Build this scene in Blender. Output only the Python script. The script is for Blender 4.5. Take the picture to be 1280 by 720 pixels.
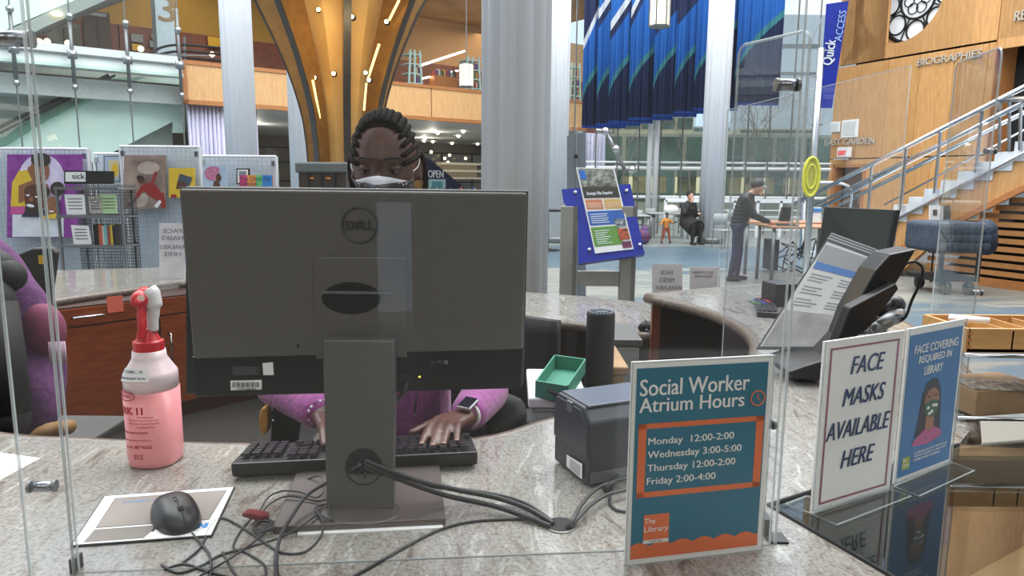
import bpy, bmesh, math, random
from math import sin, cos, pi, radians, sqrt, atan2, exp
from mathutils import Vector, Matrix, noise as mnoise
random.seed(7)
for o in list(bpy.data.objects): bpy.data.objects.remove(o)
SC = bpy.context.scene; COL = SC.collection
# ---------------- camera ----------------
FPX = 880.0; PIT = radians(8.7); ROL = radians(.5); CAM = Vector((0, 0, 1.65))
_f = Vector((0, cos(PIT), -sin(PIT))); _r0 = Vector((1, 0, 0)); _u0 = Vector((0, sin(PIT), cos(PIT)))
_R = cos(ROL)*_r0 + sin(ROL)*_u0; _U = cos(ROL)*_u0 - sin(ROL)*_r0
cd = bpy.data.cameras.new('camera'); cam = bpy.data.objects.new('camera', cd); COL.objects.link(cam)
cd.sensor_width = 36; cd.lens = FPX/1280*36; cd.clip_start = .05; cd.clip_end = 500
m3 = Matrix((_R, _U, -_f)).transposed(); cam.matrix_world = Matrix.Translation(CAM) @ m3.to_4x4()
SC.camera = cam
# ---------------- sky, lights, exposure ----------------
SC.view_settings.view_transform = 'Standard'; SC.view_settings.look = 'None'
SC.view_settings.exposure = 0.45; SC.view_settings.gamma = 1; SC.view_settings.use_curve_mapping = False
try:
    SC.cycles.transparent_max_bounces = 40; SC.cycles.max_bounces = 8
except Exception: pass
W = bpy.data.worlds.new('overcast_sky'); SC.world = W; W.use_nodes = True
nt = W.node_tree; bg = nt.nodes['Background']
tc = nt.nodes.new('ShaderNodeTexCoord'); nz = nt.nodes.new('ShaderNodeTexNoise'); nz.inputs['Scale'].default_value = 3.0; nz.inputs['Detail'].default_value = 6
cr = nt.nodes.new('ShaderNodeValToRGB'); cr.color_ramp.elements[0].position = .38; cr.color_ramp.elements[0].color = (.50, .70, .93, 1)
cr.color_ramp.elements[1].position = .6; cr.color_ramp.elements[1].color = (.86, .92, .98, 1)
nt.links.new(tc.outputs['Generated'], nz.inputs['Vector']); nt.links.new(nz.outputs['Fac'], cr.inputs['Fac'])
nt.links.new(cr.outputs['Color'], bg.inputs['Color']); bg.inputs['Strength'].default_value = 1.0
sun_d = bpy.data.lights.new('soft_sun', 'SUN'); sun_d.energy = .6; sun_d.angle = radians(25); sun_d.color = (1, .97, .93)
sun = bpy.data.objects.new('soft_sun', sun_d); COL.objects.link(sun); sun.rotation_euler = (radians(-28), radians(18), 0)

skd = bpy.data.lights.new('added_top_fill', 'AREA'); skd.shape = 'RECTANGLE'; skd.size = 34; skd.size_y = 20; skd.energy = 7400; skd.color = (1, .99, .97)  # added area lamp above the view, brightens the whole hall
sk = bpy.data.objects.new('added_top_fill', skd); COL.objects.link(sk); sk.location = (1, 12, 14.5)
for _x in (-3.5, .5, 4.5):   # added fill lamps behind the photographer, brightening surfaces that face the camera
    _d = bpy.data.lights.new('added_front_fill', 'AREA'); _d.shape = 'RECTANGLE'; _d.size = 2.6; _d.size_y = 3.0; _d.energy = 72; _d.color = (1, .95, .88)
    _o = bpy.data.objects.new('added_front_fill', _d); COL.objects.link(_o); _o.location = (_x, -2.6, 4.5); _o.rotation_euler = (radians(30), 0, 0)
# ---------------- helpers ----------------
def ray(x, y): return FPX*_f + (x-640)*_R + (360-y)*_U
def P(x, y, Y): d = ray(x, y); return CAM + d*(Y/d.y)
def G(x, y, z=0.0): d = ray(x, y); return CAM + d*((z-CAM.z)/d.z)
def PV(x, y, p0, dr):          # ray meets the vertical plane through p0 along dr
    n = Vector((-dr[1], dr[0], 0)); d = ray(x, y); p0 = Vector((p0[0], p0[1], 0))
    return CAM + d*((p0-CAM).dot(n)/d.dot(n))
def V(*a): return Vector(a)
def lin(c): return tuple(((v/255)/12.92 if v/255 <= .04045 else ((v/255+.055)/1.055)**2.4) for v in c)
_m = {}
def M(name, c=(200, 200, 200), r=.6, metal=0, var=.06, sc=12, bump=0, emit=0, alpha=1, trans=0, stretch=None, rnd=0, c2=None, coat=0, sheen=0, lo=.35, hi=.65, spec=None):
    if name in _m: return _m[name]
    m = bpy.data.materials.new(name); m.use_nodes = True; n = m.node_tree; b = n.nodes['Principled BSDF']
    L = lin(c); b.inputs['Roughness'].default_value = r; b.inputs['Metallic'].default_value = metal
    t = n.nodes.new('ShaderNodeTexCoord'); z = n.nodes.new('ShaderNodeTexNoise'); z.inputs['Scale'].default_value = sc; z.inputs['Detail'].default_value = 4
    if stretch:
        mp = n.nodes.new('ShaderNodeMapping'); mp.inputs['Scale'].default_value = stretch
        n.links.new(t.outputs['Object'], mp.inputs['Vector']); n.links.new(mp.outputs[0], z.inputs['Vector'])
    else: n.links.new(t.outputs['Object'], z.inputs['Vector'])
    q = n.nodes.new('ShaderNodeValToRGB'); e = q.color_ramp.elements
    e[0].position = lo; e[1].position = hi
    B = lin(c2) if c2 else tuple(min(1, v*(1+var)) for v in L)
    A = L if c2 else tuple(v*(1-var) for v in L)
    e[0].color = (*A, 1); e[1].color = (*B, 1)
    n.links.new(z.outputs['Fac'], q.inputs['Fac']); out = q.outputs['Color']
    if rnd:
        oi = n.nodes.new('ShaderNodeObjectInfo'); hs = n.nodes.new('ShaderNodeHueSaturation')
        mr = n.nodes.new('ShaderNodeMapRange'); mr.inputs['To Min'].default_value = 1-rnd; mr.inputs['To Max'].default_value = 1+rnd
        n.links.new(oi.outputs['Random'], mr.inputs['Value']); n.links.new(mr.outputs[0], hs.inputs['Value']); n.links.new(out, hs.inputs['Color']); out = hs.outputs[0]
    n.links.new(out, b.inputs['Base Color'])
    if bump:
        bp = n.nodes.new('ShaderNodeBump'); bp.inputs['Strength'].default_value = bump; bp.inputs['Distance'].default_value = .01
        n.links.new(z.outputs['Fac'], bp.inputs['Height']); n.links.new(bp.outputs[0], b.inputs['Normal'])
    if emit: b.inputs['Emission Color'].default_value = (*L, 1); b.inputs['Emission Strength'].default_value = emit
    if alpha < 1: b.inputs['Alpha'].default_value = alpha
    if trans: b.inputs['Transmission Weight'].default_value = trans
    if coat: b.inputs['Coat Weight'].default_value = coat; b.inputs['Coat Roughness'].default_value = .05
    if sheen: b.inputs['Sheen Weight'].default_value = sheen
    if spec is not None: b.inputs['Specular IOR Level'].default_value = spec
    _m[name] = m; return m
def glass(name, tint=(1, 1, 1), refl=1.0, body=0.0, bodyc=(.8, .85, .85)):
    if name in _m: return _m[name]
    m = bpy.data.materials.new(name); m.use_nodes = True; n = m.node_tree; n.nodes.remove(n.nodes['Principled BSDF'])
    o = n.nodes['Material Output']; tr = n.nodes.new('ShaderNodeBsdfTransparent'); tr.inputs[0].default_value = (*tint, 1)
    gl = n.nodes.new('ShaderNodeBsdfGlossy'); gl.inputs['Roughness'].default_value = .01
    geo = n.nodes.new('ShaderNodeNewGeometry'); fr = n.nodes.new('ShaderNodeLayerWeight'); fr.inputs['Blend'].default_value = .5
    pw = n.nodes.new('ShaderNodeMath'); pw.operation = 'POWER'; pw.inputs[1].default_value = 4
    ml = n.nodes.new('ShaderNodeMath'); ml.operation = 'MULTIPLY_ADD'; ml.inputs[1].default_value = .5*refl; ml.inputs[2].default_value = .022*refl
    mx = n.nodes.new('ShaderNodeMixShader'); last = tr.outputs[0]
    if body:
        df = n.nodes.new('ShaderNodeBsdfDiffuse'); df.inputs[0].default_value = (*bodyc, 1); m2 = n.nodes.new('ShaderNodeMixShader'); m2.inputs[0].default_value = body
        n.links.new(tr.outputs[0], m2.inputs[1]); n.links.new(df.outputs[0], m2.inputs[2]); last = m2.outputs[0]
    n.links.new(fr.outputs['Facing'], pw.inputs[0]); n.links.new(pw.outputs[0], ml.inputs[0]); n.links.new(ml.outputs[0], mx.inputs[0])
    n.links.new(last, mx.inputs[1]); n.links.new(gl.outputs[0], mx.inputs[2]); n.links.new(mx.outputs[0], o.inputs[0])
    _m[name] = m; return m
def frame_of(d):
    d = Vector(d).normalized(); a = Vector((0, 0, 1)) if abs(d.z) < .9 else Vector((1, 0, 0))
    x = a.cross(d).normalized(); return x, d.cross(x), d
class MB:
    def __init__(s): s.b = bmesh.new()
    def box(s, c, d, rz=0, mat=None):
        X = Matrix.Translation(Vector(c)) @ (Matrix.Rotation(rz, 4, 'Z') if mat is None else mat.to_4x4()) @ Matrix.Diagonal((d[0], d[1], d[2], 1))
        bmesh.ops.create_cube(s.b, size=1, matrix=X); return s
    def span(s, a, b): return s.box([(a[i]+b[i])/2 for i in range(3)], [abs(b[i]-a[i]) for i in range(3)])
    def bar(s, p, q, w, h):     # rectangular bar from p to q
        p = Vector(p); q = Vector(q); x, y, z = frame_of(q-p)
        return s.box((p+q)/2, (w, h, (q-p).length), mat=Matrix((x, y, z)).transposed())
    def tube(s, pts, r, n=8, closed=False, cap=True, flat=1):
        pts = [Vector(p) for p in pts]; N = len(pts); rs = r if isinstance(r, (list, tuple)) else [r]*N; rings = []; pv = None
        for i, p in enumerate(pts):
            if closed: t = pts[(i+1) % N]-pts[i-1]
            else: t = pts[min(i+1, N-1)]-pts[max(i-1, 0)]
            t = t.normalized() if t.length > 1e-9 else Vector((0, 0, 1))
            if pv is None: x, y, _ = frame_of(t)
            else:
                x = pv-t*pv.dot(t)
                x = x.normalized() if x.length > 1e-6 else frame_of(t)[0]
                y = t.cross(x)
            pv = x
            rings.append([s.b.verts.new(p+(x*cos(2*pi*k/n)+y*sin(2*pi*k/n)*flat)*rs[i]) for k in range(n)])
        for i in range(N if closed else N-1):
            a = rings[i]; b = rings[(i+1) % N]
            for k in range(n): s.b.faces.new((a[k], a[(k+1) % n], b[(k+1) % n], b[k]))
        if cap and not closed:
            s.b.faces.new(rings[0][::-1]); s.b.faces.new(rings[-1])
        return s
    def cyl(s, p, q, r, r2=None, n=16): return s.tube([p, q], [r, r if r2 is None else r2], n)
    def lathe(s, prof, c=(0, 0, 0), n=24, X=None, lobes=0, la=0, sq=0):
        c = Vector(c); rings = []
        for (r, z) in prof:
            ring = []
            for k in range(n):
                a = 2*pi*k/n; rr = max(r, 1e-4)
                if lobes: rr *= 1-la+la*abs(sin(lobes*a/2))
                if sq: rr *= 1/( (abs(cos(a))**sq+abs(sin(a))**sq)**(1/sq) )
                v = Vector((rr*cos(a), rr*sin(a), z)); v = (X @ v) if X else v
                ring.append(s.b.verts.new(c+v))
            rings.append(ring)
        for a, b in zip(rings, rings[1:]):
            for k in range(n): s.b.faces.new((a[k], a[(k+1) % n], b[(k+1) % n], b[k]))
        s.b.faces.new(rings[0][::-1]); s.b.faces.new(rings[-1]); return s
    def sph(s, c, r, u=16, v=10, mat=None):
        r = (r, r, r) if not hasattr(r, '__len__') else r
        X = Matrix.Translation(Vector(c)) @ (mat.to_4x4() if mat is not None else Matrix()) @ Matrix.Diagonal((*r, 1))
        bmesh.ops.create_uvsphere(s.b, u_segments=u, v_segments=v, radius=1, matrix=X); return s
    def prism(s, pts, ex):
        pts = [Vector(p) for p in pts]; ex = Vector(ex)
        a = [s.b.verts.new(p) for p in pts]; b = [s.b.verts.new(p+ex) for p in pts]; n = len(pts)
        s.b.faces.new(a[::-1]); s.b.faces.new(b)
        for k in range(n): s.b.faces.new((a[k], a[(k+1) % n], b[(k+1) % n], b[k]))
        return s
    def grid(s, rows):
        vs = [[s.b.verts.new(Vector(p)) for p in r] for r in rows]
        for a, b in zip(vs, vs[1:]):
            for k in range(len(a)-1): s.b.faces.new((a[k], a[k+1], b[k+1], b[k]))
        return s
    def build(s, name, mat, parent=None, smooth=False, bevel=0, label=None, kind=None, seg=2, sub=0, solid=0, remesh=0):
        bmesh.ops.recalc_face_normals(s.b, faces=s.b.faces)
        me = bpy.data.meshes.new(name); off = Vector()
        if parent is None:
            xs = [v.co for v in s.b.verts]
            off = Vector(((min(v.x for v in xs)+max(v.x for v in xs))/2, (min(v.y for v in xs)+max(v.y for v in xs))/2, min(v.z for v in xs)))
            bmesh.ops.translate(s.b, verts=s.b.verts, vec=-off)
        s.b.to_mesh(me); s.b.free(); o = bpy.data.objects.new(name, me); COL.objects.link(o); o.location = off
        me.materials.append(mat)
        if smooth: me.polygons.foreach_set('use_smooth', [True]*len(me.polygons))
        if parent: attach(o, parent)
        if solid: k = o.modifiers.new('s', 'SOLIDIFY'); k.thickness = solid
        if remesh:
            k = o.modifiers.new('r', 'REMESH'); k.mode = 'VOXEL'; k.voxel_size = remesh; k.use_smooth_shade = True
            k = o.modifiers.new('cs', 'SMOOTH'); k.factor = .5; k.iterations = 6
        if bevel: k = o.modifiers.new('b', 'BEVEL'); k.width = bevel; k.segments = seg; k.limit_method = 'ANGLE'; k.angle_limit = radians(40)
        if sub: k = o.modifiers.new('u', 'SUBSURF'); k.levels = sub; k.render_levels = sub
        if label: o['label'] = label
        if kind: o['kind'] = kind
        return o
def attach(o, parent):
    o.parent = parent; p = parent; X = parent.matrix_basis.copy()
    while p.parent: X = p.parent.matrix_basis @ p.matrix_parent_inverse @ X; p = p.parent
    o.matrix_parent_inverse = X.inverted()
def thing(name, label, cat, loc=(0, 0, 0), group=None, rz=0):
    o = bpy.data.objects.new(name, None); COL.objects.link(o); o.location = loc; o.rotation_euler = (0, 0, rz)
    o.empty_display_size = .05; o['label'] = label; o['category'] = cat
    if group: o['group'] = group
    return o
def struct(name, loc=(0, 0, 0)):
    o = bpy.data.objects.new(name, None); COL.objects.link(o); o.location = loc; o['kind'] = 'structure'; return o
def tag(o, label, cat, group=None):
    o['label'] = label; o['category'] = cat
    if group: o['group'] = group
    return o
def dup(root, loc, rz=None, label=None, group=None, scale=None):
    r = root.copy(); COL.objects.link(r); r.location = loc
    if rz is not None: r.rotation_euler = (0, 0, rz)
    if scale: r.scale = (scale,)*3
    if label: r['label'] = label
    if group: r['group'] = group
    for ch in list(root.children):
        c = ch.copy(); COL.objects.link(c); c.parent = r
        for g in list(ch.children):
            d = g.copy(); COL.objects.link(d); d.parent = c
    return r
_tc = {}
def text_mesh(t, bold=0, shear=0):
    k = (t, bold, shear)
    if k in _tc: return _tc[k]
    cu = bpy.data.curves.new('t', 'FONT'); cu.body = t; cu.offset = bold; cu.shear = shear; cu.resolution_u = 3; cu.extrude = .5
    o = bpy.data.objects.new('t', cu); COL.objects.link(o); dg = bpy.context.evaluated_depsgraph_get(); dg.update()
    me = bpy.data.meshes.new_from_object(o.evaluated_get(dg)); bpy.data.objects.remove(o)
    vs = [v.co.copy() for v in me.vertices]; fs = [tuple(p.vertices) for p in me.polygons]
    x0 = min(v.x for v in vs); x1 = max(v.x for v in vs); y0 = min(v.y for v in vs); y1 = max(v.y for v in vs)
    _tc[k] = ([((v.x-x0)/(x1-x0), (v.y-y0)/(y1-y0), v.z) for v in vs], fs, (x1-x0)/(y1-y0)); return _tc[k]
class Fr:
    def __init__(s, o, x, y): s.o = Vector(o); s.x = Vector(x).normalized(); s.y = Vector(y).normalized(); s.n = s.x.cross(s.y).normalized()
    def pt(s, u, v, w=0): return s.o+s.x*u+s.y*v+s.n*w
    def uv(s, px, py):
        d = ray(px, py); h = CAM+d*((s.o-CAM).dot(s.n)/d.dot(s.n))-s.o; return h.dot(s.x), h.dot(s.y)
    def rect(s, mb, u0, v0, u1, v1, w0=0, w1=.001): return s.poly(mb, [(u0, v0), (u1, v0), (u1, v1), (u0, v1)], w0, w1)
    def poly(s, mb, pts, w0=0, w1=.001): return mb.prism([s.pt(u, v, w0) for u, v in pts], s.n*(w1-w0))
    def ppoly(s, mb, pts, w0=0, w1=.001): return s.poly(mb, [s.uv(*p) for p in pts], w0, w1)
    def text(s, t, u0, v0, u1, v1, mat, parent, w=.001, th=.0004, bold=0, shear=0, name='lettering', mb=None, flip=False):
        vs, fs, _ = text_mesh(t, 0, shear); m = mb or MB(); e_ = bold*.9*abs(v1-v0)
        for k, dx in enumerate((-e_, 0, e_) if bold > .012 else (0,)):
            bv = []
            for (a, b, c) in vs:
                if flip: a = 1-a
                bv.append(m.b.verts.new(s.pt(u0+(u1-u0)*a+dx, v0+(v1-v0)*b, w+th*(c+.5)*(1+.06*k))))
            for f in fs:
                try: m.b.faces.new([bv[i] for i in f])
                except ValueError: pass
        if mb is None: return m.build(name, mat, parent)
    def ptext(s, t, x0, y0, x1, y1, mat, parent, **k):   # lower left and upper right pixel
        a = s.uv(x0, y0); b = s.uv(x1, y1); return s.text(t, a[0], a[1], b[0], b[1], mat, parent, **k)
def spl(pts, k=6):   # catmull-rom
    pts = [Vector(p) for p in pts]; out = []
    for i in range(len(pts)-1):
        a = pts[max(i-1, 0)]; b = pts[i]; c = pts[i+1]; d = pts[min(i+2, len(pts)-1)]
        for j in range(k):
            t = j/k; out.append(.5*((2*b)+(c-a)*t+(2*a-5*b+4*c-d)*t*t+(3*b-a-3*c+d)*t**3))
    return out+[pts[-1]]
def circ(c, r, n=24, ry=None, a0=0, a1=2*pi): return [(c[0]+r*cos(a0+(a1-a0)*k/n), c[1]+(ry or r)*sin(a0+(a1-a0)*k/n)) for k in range(n + (0 if a1-a0 >= 2*pi-1e-6 else 1))]
def lamp(name, kind, loc, e, c=(1, .8, .55), size=.1, rot=None):
    d = bpy.data.lights.new(name, kind); d.energy = e; d.color = c
    if kind == 'AREA': d.size = size
    elif kind != 'SUN': d.shadow_soft_size = size
    o = bpy.data.objects.new(name, d); COL.objects.link(o); o.location = loc
    if rot: o.rotation_euler = rot
    return o
# ---------------- materials ----------------
WHITE = M('white_paint', (226, 229, 232), .5, var=.03); COLUMN_M = M('column_plaster', (222, 225, 230), .45, var=.02, sc=3)
WOOD = M('honey_maple', (182, 134, 82), .38, c2=(198, 152, 98), sc=3, stretch=(6, 6, .7), rnd=.10)
WOODF = M('maple_fascia', (206, 158, 104), .4, c2=(219, 174, 120), sc=3, stretch=(9, 9, 1), rnd=.06)
WTRIM = M('maple_trim', (172, 112, 62), .4, var=.1); CHERRY = M('cherry_veneer', (112, 48, 18), .3, c2=(135, 62, 24), sc=4, stretch=(2, 2, 12))
DARK = M('dark_void', (24, 20, 20), .7); BLACK = M('black_plastic', (22, 23, 25), .38, var=.1); BLACKM = M('matt_black', (14, 14, 15), .7)
STEEL = M('brushed_steel', (175, 178, 182), .3, 1, var=.05); CHROME = M('polished_steel', (205, 208, 212), .15, 1); GREYM = M('grey_metal', (118, 122, 122), .4, .6)
MINT = M('mint_paint', (208, 230, 222), .4, var=.03, sc=2); CARD = M('cardboard', (150, 120, 86), .8, var=.1)
BLUE = M('royal_blue_board', (16, 38, 150), .35, var=.08); NAVY = M('navy_cloth', (22, 34, 78), .8)
PAPER = M('white_paper', (232, 232, 230), .6, var=.02); INK = M('black_ink', (20, 20, 22), .6); NAVYINK = M('navy_ink', (22, 52, 98), .5)
ACR = glass('clear_acrylic', (.985, .99, .99), 1.0, .015); ACREDGE = M('acrylic_edge', (190, 198, 198), .2, var=.02, alpha=.5)
PANE = glass('clear_pane', (.97, .985, .975), .8); LAMPW = M('warm_lamp', (255, 226, 170), .5, emit=5); LAMPC = M('white_lamp', (255, 244, 222), .5, emit=6)
YEL = M('yellow_paint', (220, 178, 40), .6); FLOORSTONE = None
def granite():
    m = bpy.data.materials.new('polished_granite'); m.use_nodes = True; n = m.node_tree; b = n.nodes['Principled BSDF']
    t = n.nodes.new('ShaderNodeTexCoord'); mp = n.nodes.new('ShaderNodeMapping'); mp.inputs['Rotation'].default_value = (0, 0, radians(38)); mp.inputs['Scale'].default_value = (3.2, .9, 2)
    z = n.nodes.new('ShaderNodeTexNoise'); z.inputs['Scale'].default_value = 6; z.inputs['Detail'].default_value = 9; z.inputs['Roughness'].default_value = .68; z.inputs['Distortion'].default_value = 1.6
    c = n.nodes.new('ShaderNodeValToRGB'); e = c.color_ramp.elements
    e[0].position = .33; e[0].color = (*lin((102, 95, 90)), 1); e[1].position = .68; e[1].color = (*lin((182, 181, 175)), 1)
    for p, k in ((.42, (134, 126, 118)), (.48, (150, 150, 143)), (.54, (138, 132, 126)), (.6, (160, 160, 153))):
        q = e.new(p); q.color = (*lin(k), 1)
    z2 = n.nodes.new('ShaderNodeTexNoise'); z2.inputs['Scale'].default_value = 160; z2.inputs['Detail'].default_value = 3
    c2 = n.nodes.new('ShaderNodeValToRGB'); c2.color_ramp.elements[0].position = .36; c2.color_ramp.elements[0].color = (.60, .56, .53, 1); c2.color_ramp.elements[1].position = .52; c2.color_ramp.elements[1].color = (1, 1, 1, 1)
    mx = n.nodes.new('ShaderNodeMix'); mx.data_type = 'RGBA'; mx.blend_type = 'MULTIPLY'; mx.inputs[0].default_value = .8
    n.links.new(t.outputs['Object'], mp.inputs[0]); n.links.new(mp.outputs[0], z.inputs['Vector']); n.links.new(z.outputs['Fac'], c.inputs[0])
    n.links.new(t.outputs['Object'], z2.inputs['Vector']); n.links.new(z2.outputs['Fac'], c2.inputs[0])
    n.links.new(c.outputs[0], mx.inputs[6]); n.links.new(c2.outputs[0], mx.inputs[7]); n.links.new(mx.outputs[2], b.inputs['Base Color'])
    b.inputs['Roughness'].default_value = .13; b.inputs['IOR'].default_value = 1.55
    return m
GRAN = granite()
GREDGE = M('granite_edge', (112, 98, 86), .3, c2=(82, 70, 58), sc=60)
def floor_mat():
    m = bpy.data.materials.new('patterned_carpet_floor'); m.use_nodes = True; n = m.node_tree; b = n.nodes['Principled BSDF']
    t = n.nodes.new('ShaderNodeTexCoord'); s = n.nodes.new('ShaderNodeSeparateXYZ'); z = n.nodes.new('ShaderNodeTexNoise'); z.inputs['Scale'].default_value = 1.3; z.inputs['Detail'].default_value = 8; z.inputs['Roughness'].default_value = .7
    mp = n.nodes.new('ShaderNodeMapping'); mp.inputs['Scale'].default_value = (.5, 1.6, 1)
    a = n.nodes.new('ShaderNodeMath'); a.operation = 'MULTIPLY_ADD'; a.inputs[1].default_value = 9
    d = n.nodes.new('ShaderNodeMath'); d.operation = 'MULTIPLY_ADD'; d.inputs[1].default_value = 1/31.5; d.inputs[2].default_value = -2.4/31.5
    c = n.nodes.new('ShaderNodeValToRGB'); e = c.color_ramp.elements; e[0].position = 0; e[0].color = (*lin((120, 118, 110)), 1); e[1].position = 1; e[1].color = (*lin((140, 142, 137)), 1)
    for p, k in ((.24, (120, 118, 110)), (.27, (73, 94, 107)), (.355, (83, 102, 113)), (.375, (112, 116, 112)), (.405, (142, 142, 132)), (.435, (108, 115, 113)), (.475, (137, 137, 129)), (.495, (67, 89, 102)), (.53, (83, 102, 110)), (.56, (62, 84, 99)), (.635, (78, 97, 108)), (.655, (124, 128, 124))):
        q = e.new(p); q.color = (*lin(k), 1)
    n.links.new(t.outputs['Object'], s.inputs[0]); n.links.new(t.outputs['Object'], mp.inputs[0]); n.links.new(mp.outputs[0], z.inputs['Vector'])
    n.links.new(z.outputs['Fac'], a.inputs[0]); n.links.new(s.outputs['Y'], a.inputs[2]); n.links.new(a.outputs[0], d.inputs[0]); n.links.new(d.outputs[0], c.inputs[0])
    n.links.new(c.outputs[0], b.inputs['Base Color']); b.inputs['Roughness'].default_value = .35
    return m
# ================= SETTING =================
ZC = 1.12; ZD = .90
def keep(mb, name, mat, **k):
    o = mb.build(name, mat, None, **k); me = o.data; me.transform(Matrix.Translation(o.location)); o.location = (0, 0, 0); return o
keep(MB().span((-26, -7, -.1), (30, 32, 0)), 'floor', floor_mat(), kind='structure')
# unseen low ceiling and back wall behind the photographer; wall gap shaped for its reflection
wb = struct('wall_back', (0, -6, 0))
WARMWALL = M('brown_wall', (92, 74, 62), .7)
for a, b in (((-26, -6.2, 0), (-.25, -6, 4.6)), ((.18, -6.2, 0), (16, -6, 4.6)), ((-.25, -6.2, 1.4), (.18, -6, 4.6))): MB().span(a, b).build('wall_panel', WARMWALL, wb)
MB().span((-.25, -6.13, 0), (-.2, -6.07, 1.4)).build('door_frame', GREYM, wb)  # jamb of the unseen gap that reflects in the acrylic
keep(MB().span((-26, -6.2, 4.6), (16, .2, 4.8)), 'ceiling', M('dim_ceiling', (150, 148, 142), .8), kind='structure')

# line of the upper floor edge
L0 = V(-9, 19.5, 0); LU = V(.789, .614, 0); LN = V(-.614, .789, 0)
def LP(s, off, z): return L0+LU*s+LN*off+V(0, 0, z)
def LF(off=0): return Fr(L0+LN*off, LU, V(0, 0, 1))
def lbox(mb, s0, s1, o0, o1, z0, z1):
    return mb.prism([LP(s0, o0, z0), LP(s1, o0, z0), LP(s1, o1, z0), LP(s0, o1, z0)], (0, 0, z1-z0))
lf = LF()
def ls(px, off=0): return LF(off).uv(px, 150)[0]
ZT, ZB = 4.77, 3.62
# balcony fascia of maple panels
bal = struct('trim_1', LP(0, 0, ZB))
x = ls(231); xe = ls(733)
k = 0
while x < xe:
    w = min(3.9, xe-x)
    lbox(MB(), x+.02, x+w-.02, 0, .12, ZB+.12, ZT-.1).build('fascia_panel', WOODF, bal)
    x += w; k += 1
lbox(MB(), ls(231), xe, -.03, .3, ZT-.1, ZT).build('cap_rail', WTRIM, bal); lbox(MB(), ls(231), xe, -.02, .14, ZB, ZB+.12).build('bottom_rail', WTRIM, bal)
lbox(MB(), ls(231), ls(231)+.12, -.02, .14, ZB, ZT).build('end_post', WTRIM, bal)
# slab of the upper floor and its soffit
SOFF = M('white_soffit', (196, 200, 200), .6)
o = keep(MB().prism([LP(-9, .5, ZB+.02), LP(xe, .5, ZB+.02), LP(ls(736, 14), 14, ZB+.02), LP(-9, 14, ZB+.02)], (0, 0, .48)), 'ceiling', SOFF, kind='structure')
o = keep(MB().prism([LP(-9, .5, ZB+.5), LP(xe, .5, ZB+.5), LP(ls(736, 14), 14, ZB+.5), LP(-9, 14, ZB+.5)], (0, 0, .05)), 'floor', M('upper_floor_carpet', (96, 78, 66), .8), kind='structure')
o = keep(lbox(MB(), -9, ls(735)+3, -.2, 14, 8.9, 9.2), 'ceiling', M('upper_ceiling', (150, 118, 82), .6, c2=(172, 140, 100), sc=1), kind='structure')
# upper floor back wall: brown panels below a yellow band
uw = struct('wall_upper', LP(0, 8, 4.2))
UBROWN = M('red_brown_panel', (124, 62, 30), .4, c2=(104, 50, 26), sc=3, rnd=.12)
f8 = LF(8); zyb = f8.uv(210, 38)[1]
for i in range(15):
    s0 = -6+i*2.0; lbox(MB(), s0+.02, s0+1.98, 8, 8.1, 4.2, zyb).build('wall_panel', UBROWN, uw)
lbox(MB(), -8, 10.8, 8, 8.15, zyb, 8.9).build('yellow_band', M('yellow_wall', (176, 140, 56), .6), uw)
lbox(MB(), 10.8, ls(742, 8), 8, 8.15, zyb, 8.9).build('maple_wall', M('dim_maple', (178, 138, 92), .5), uw)
lbox(MB(), -8, ls(742, 8), 8.16, 8.3, 4.2, 8.9).build('wall_core', M('core', (120, 90, 60), .8), uw)
# lower back wall under the balcony
lw = struct('wall_lower', LP(0, 12, 0))
lbox(MB(), -14, ls(735, 13), 13, 13.2, 0, 3.7).build('wall_face', M('grey_brown_wall', (92, 84, 76), .7), lw)  # one even grey-brown tone
# white beam of the upper landing (left), with its bottom flange
bm = struct('trim_2', LP(-4, 0, 4.3))
lbox(MB(), -9, ls(231), -.05, .35, 4.38, 4.83).build('beam', WHITE, bm); lbox(MB(), -9, ls(231), -.12, .0, 4.6, 4.64).build('beam_groove', GREYM, bm)
lbox(MB(), -9, ls(231), -.14, .2, 4.30, 4.38).build('beam_flange', MINT, bm); lbox(MB(), -9, ls(231), 1.5, 1.56, 2.4, 4.45).build('landing_face', M('pale_grey_green', (170, 178, 170), .6), bm)
# mint side of the lower stair flight, seen behind the glass
st = thing('staircase', 'mint sided stair flight rising to the upper landing behind the glass wall', 'staircase', LP(-4, 1.0, 0))
f1 = LF(1.0)
mb = MB(); f1.ppoly(mb, [(-60, 215), (12, 180), (60, 150), (120, 118), (182, 96), (231, 99), (231, 166), (216, 166), (216, 152), (150, 186), (110, 206), (60, 236), (-60, 300)], -.1, .0); mb.build('side_panel', MINT, st)
def sp(x, y, off): return PV(x, y, L0+LN*off, LU)
MB().bar(sp(-40, 178, .7), sp(136, 94, .7), .05, .09).build('handrail', BLACKM, st); MB().bar(sp(-40, 186, .7), sp(144, 94, .7), .04, .06).build('handrail', BLACKM, st)
mb = MB(); LF(.8).ppoly(mb, [(-40, 190), (140, 98), (182, 96), (60, 150), (12, 180), (-40, 212)], -.02, 0); mb.build('glass_balustrade', glass('green_glass', (.72, .88, .82), 1, .15, (.45, .65, .58)), st)
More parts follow.
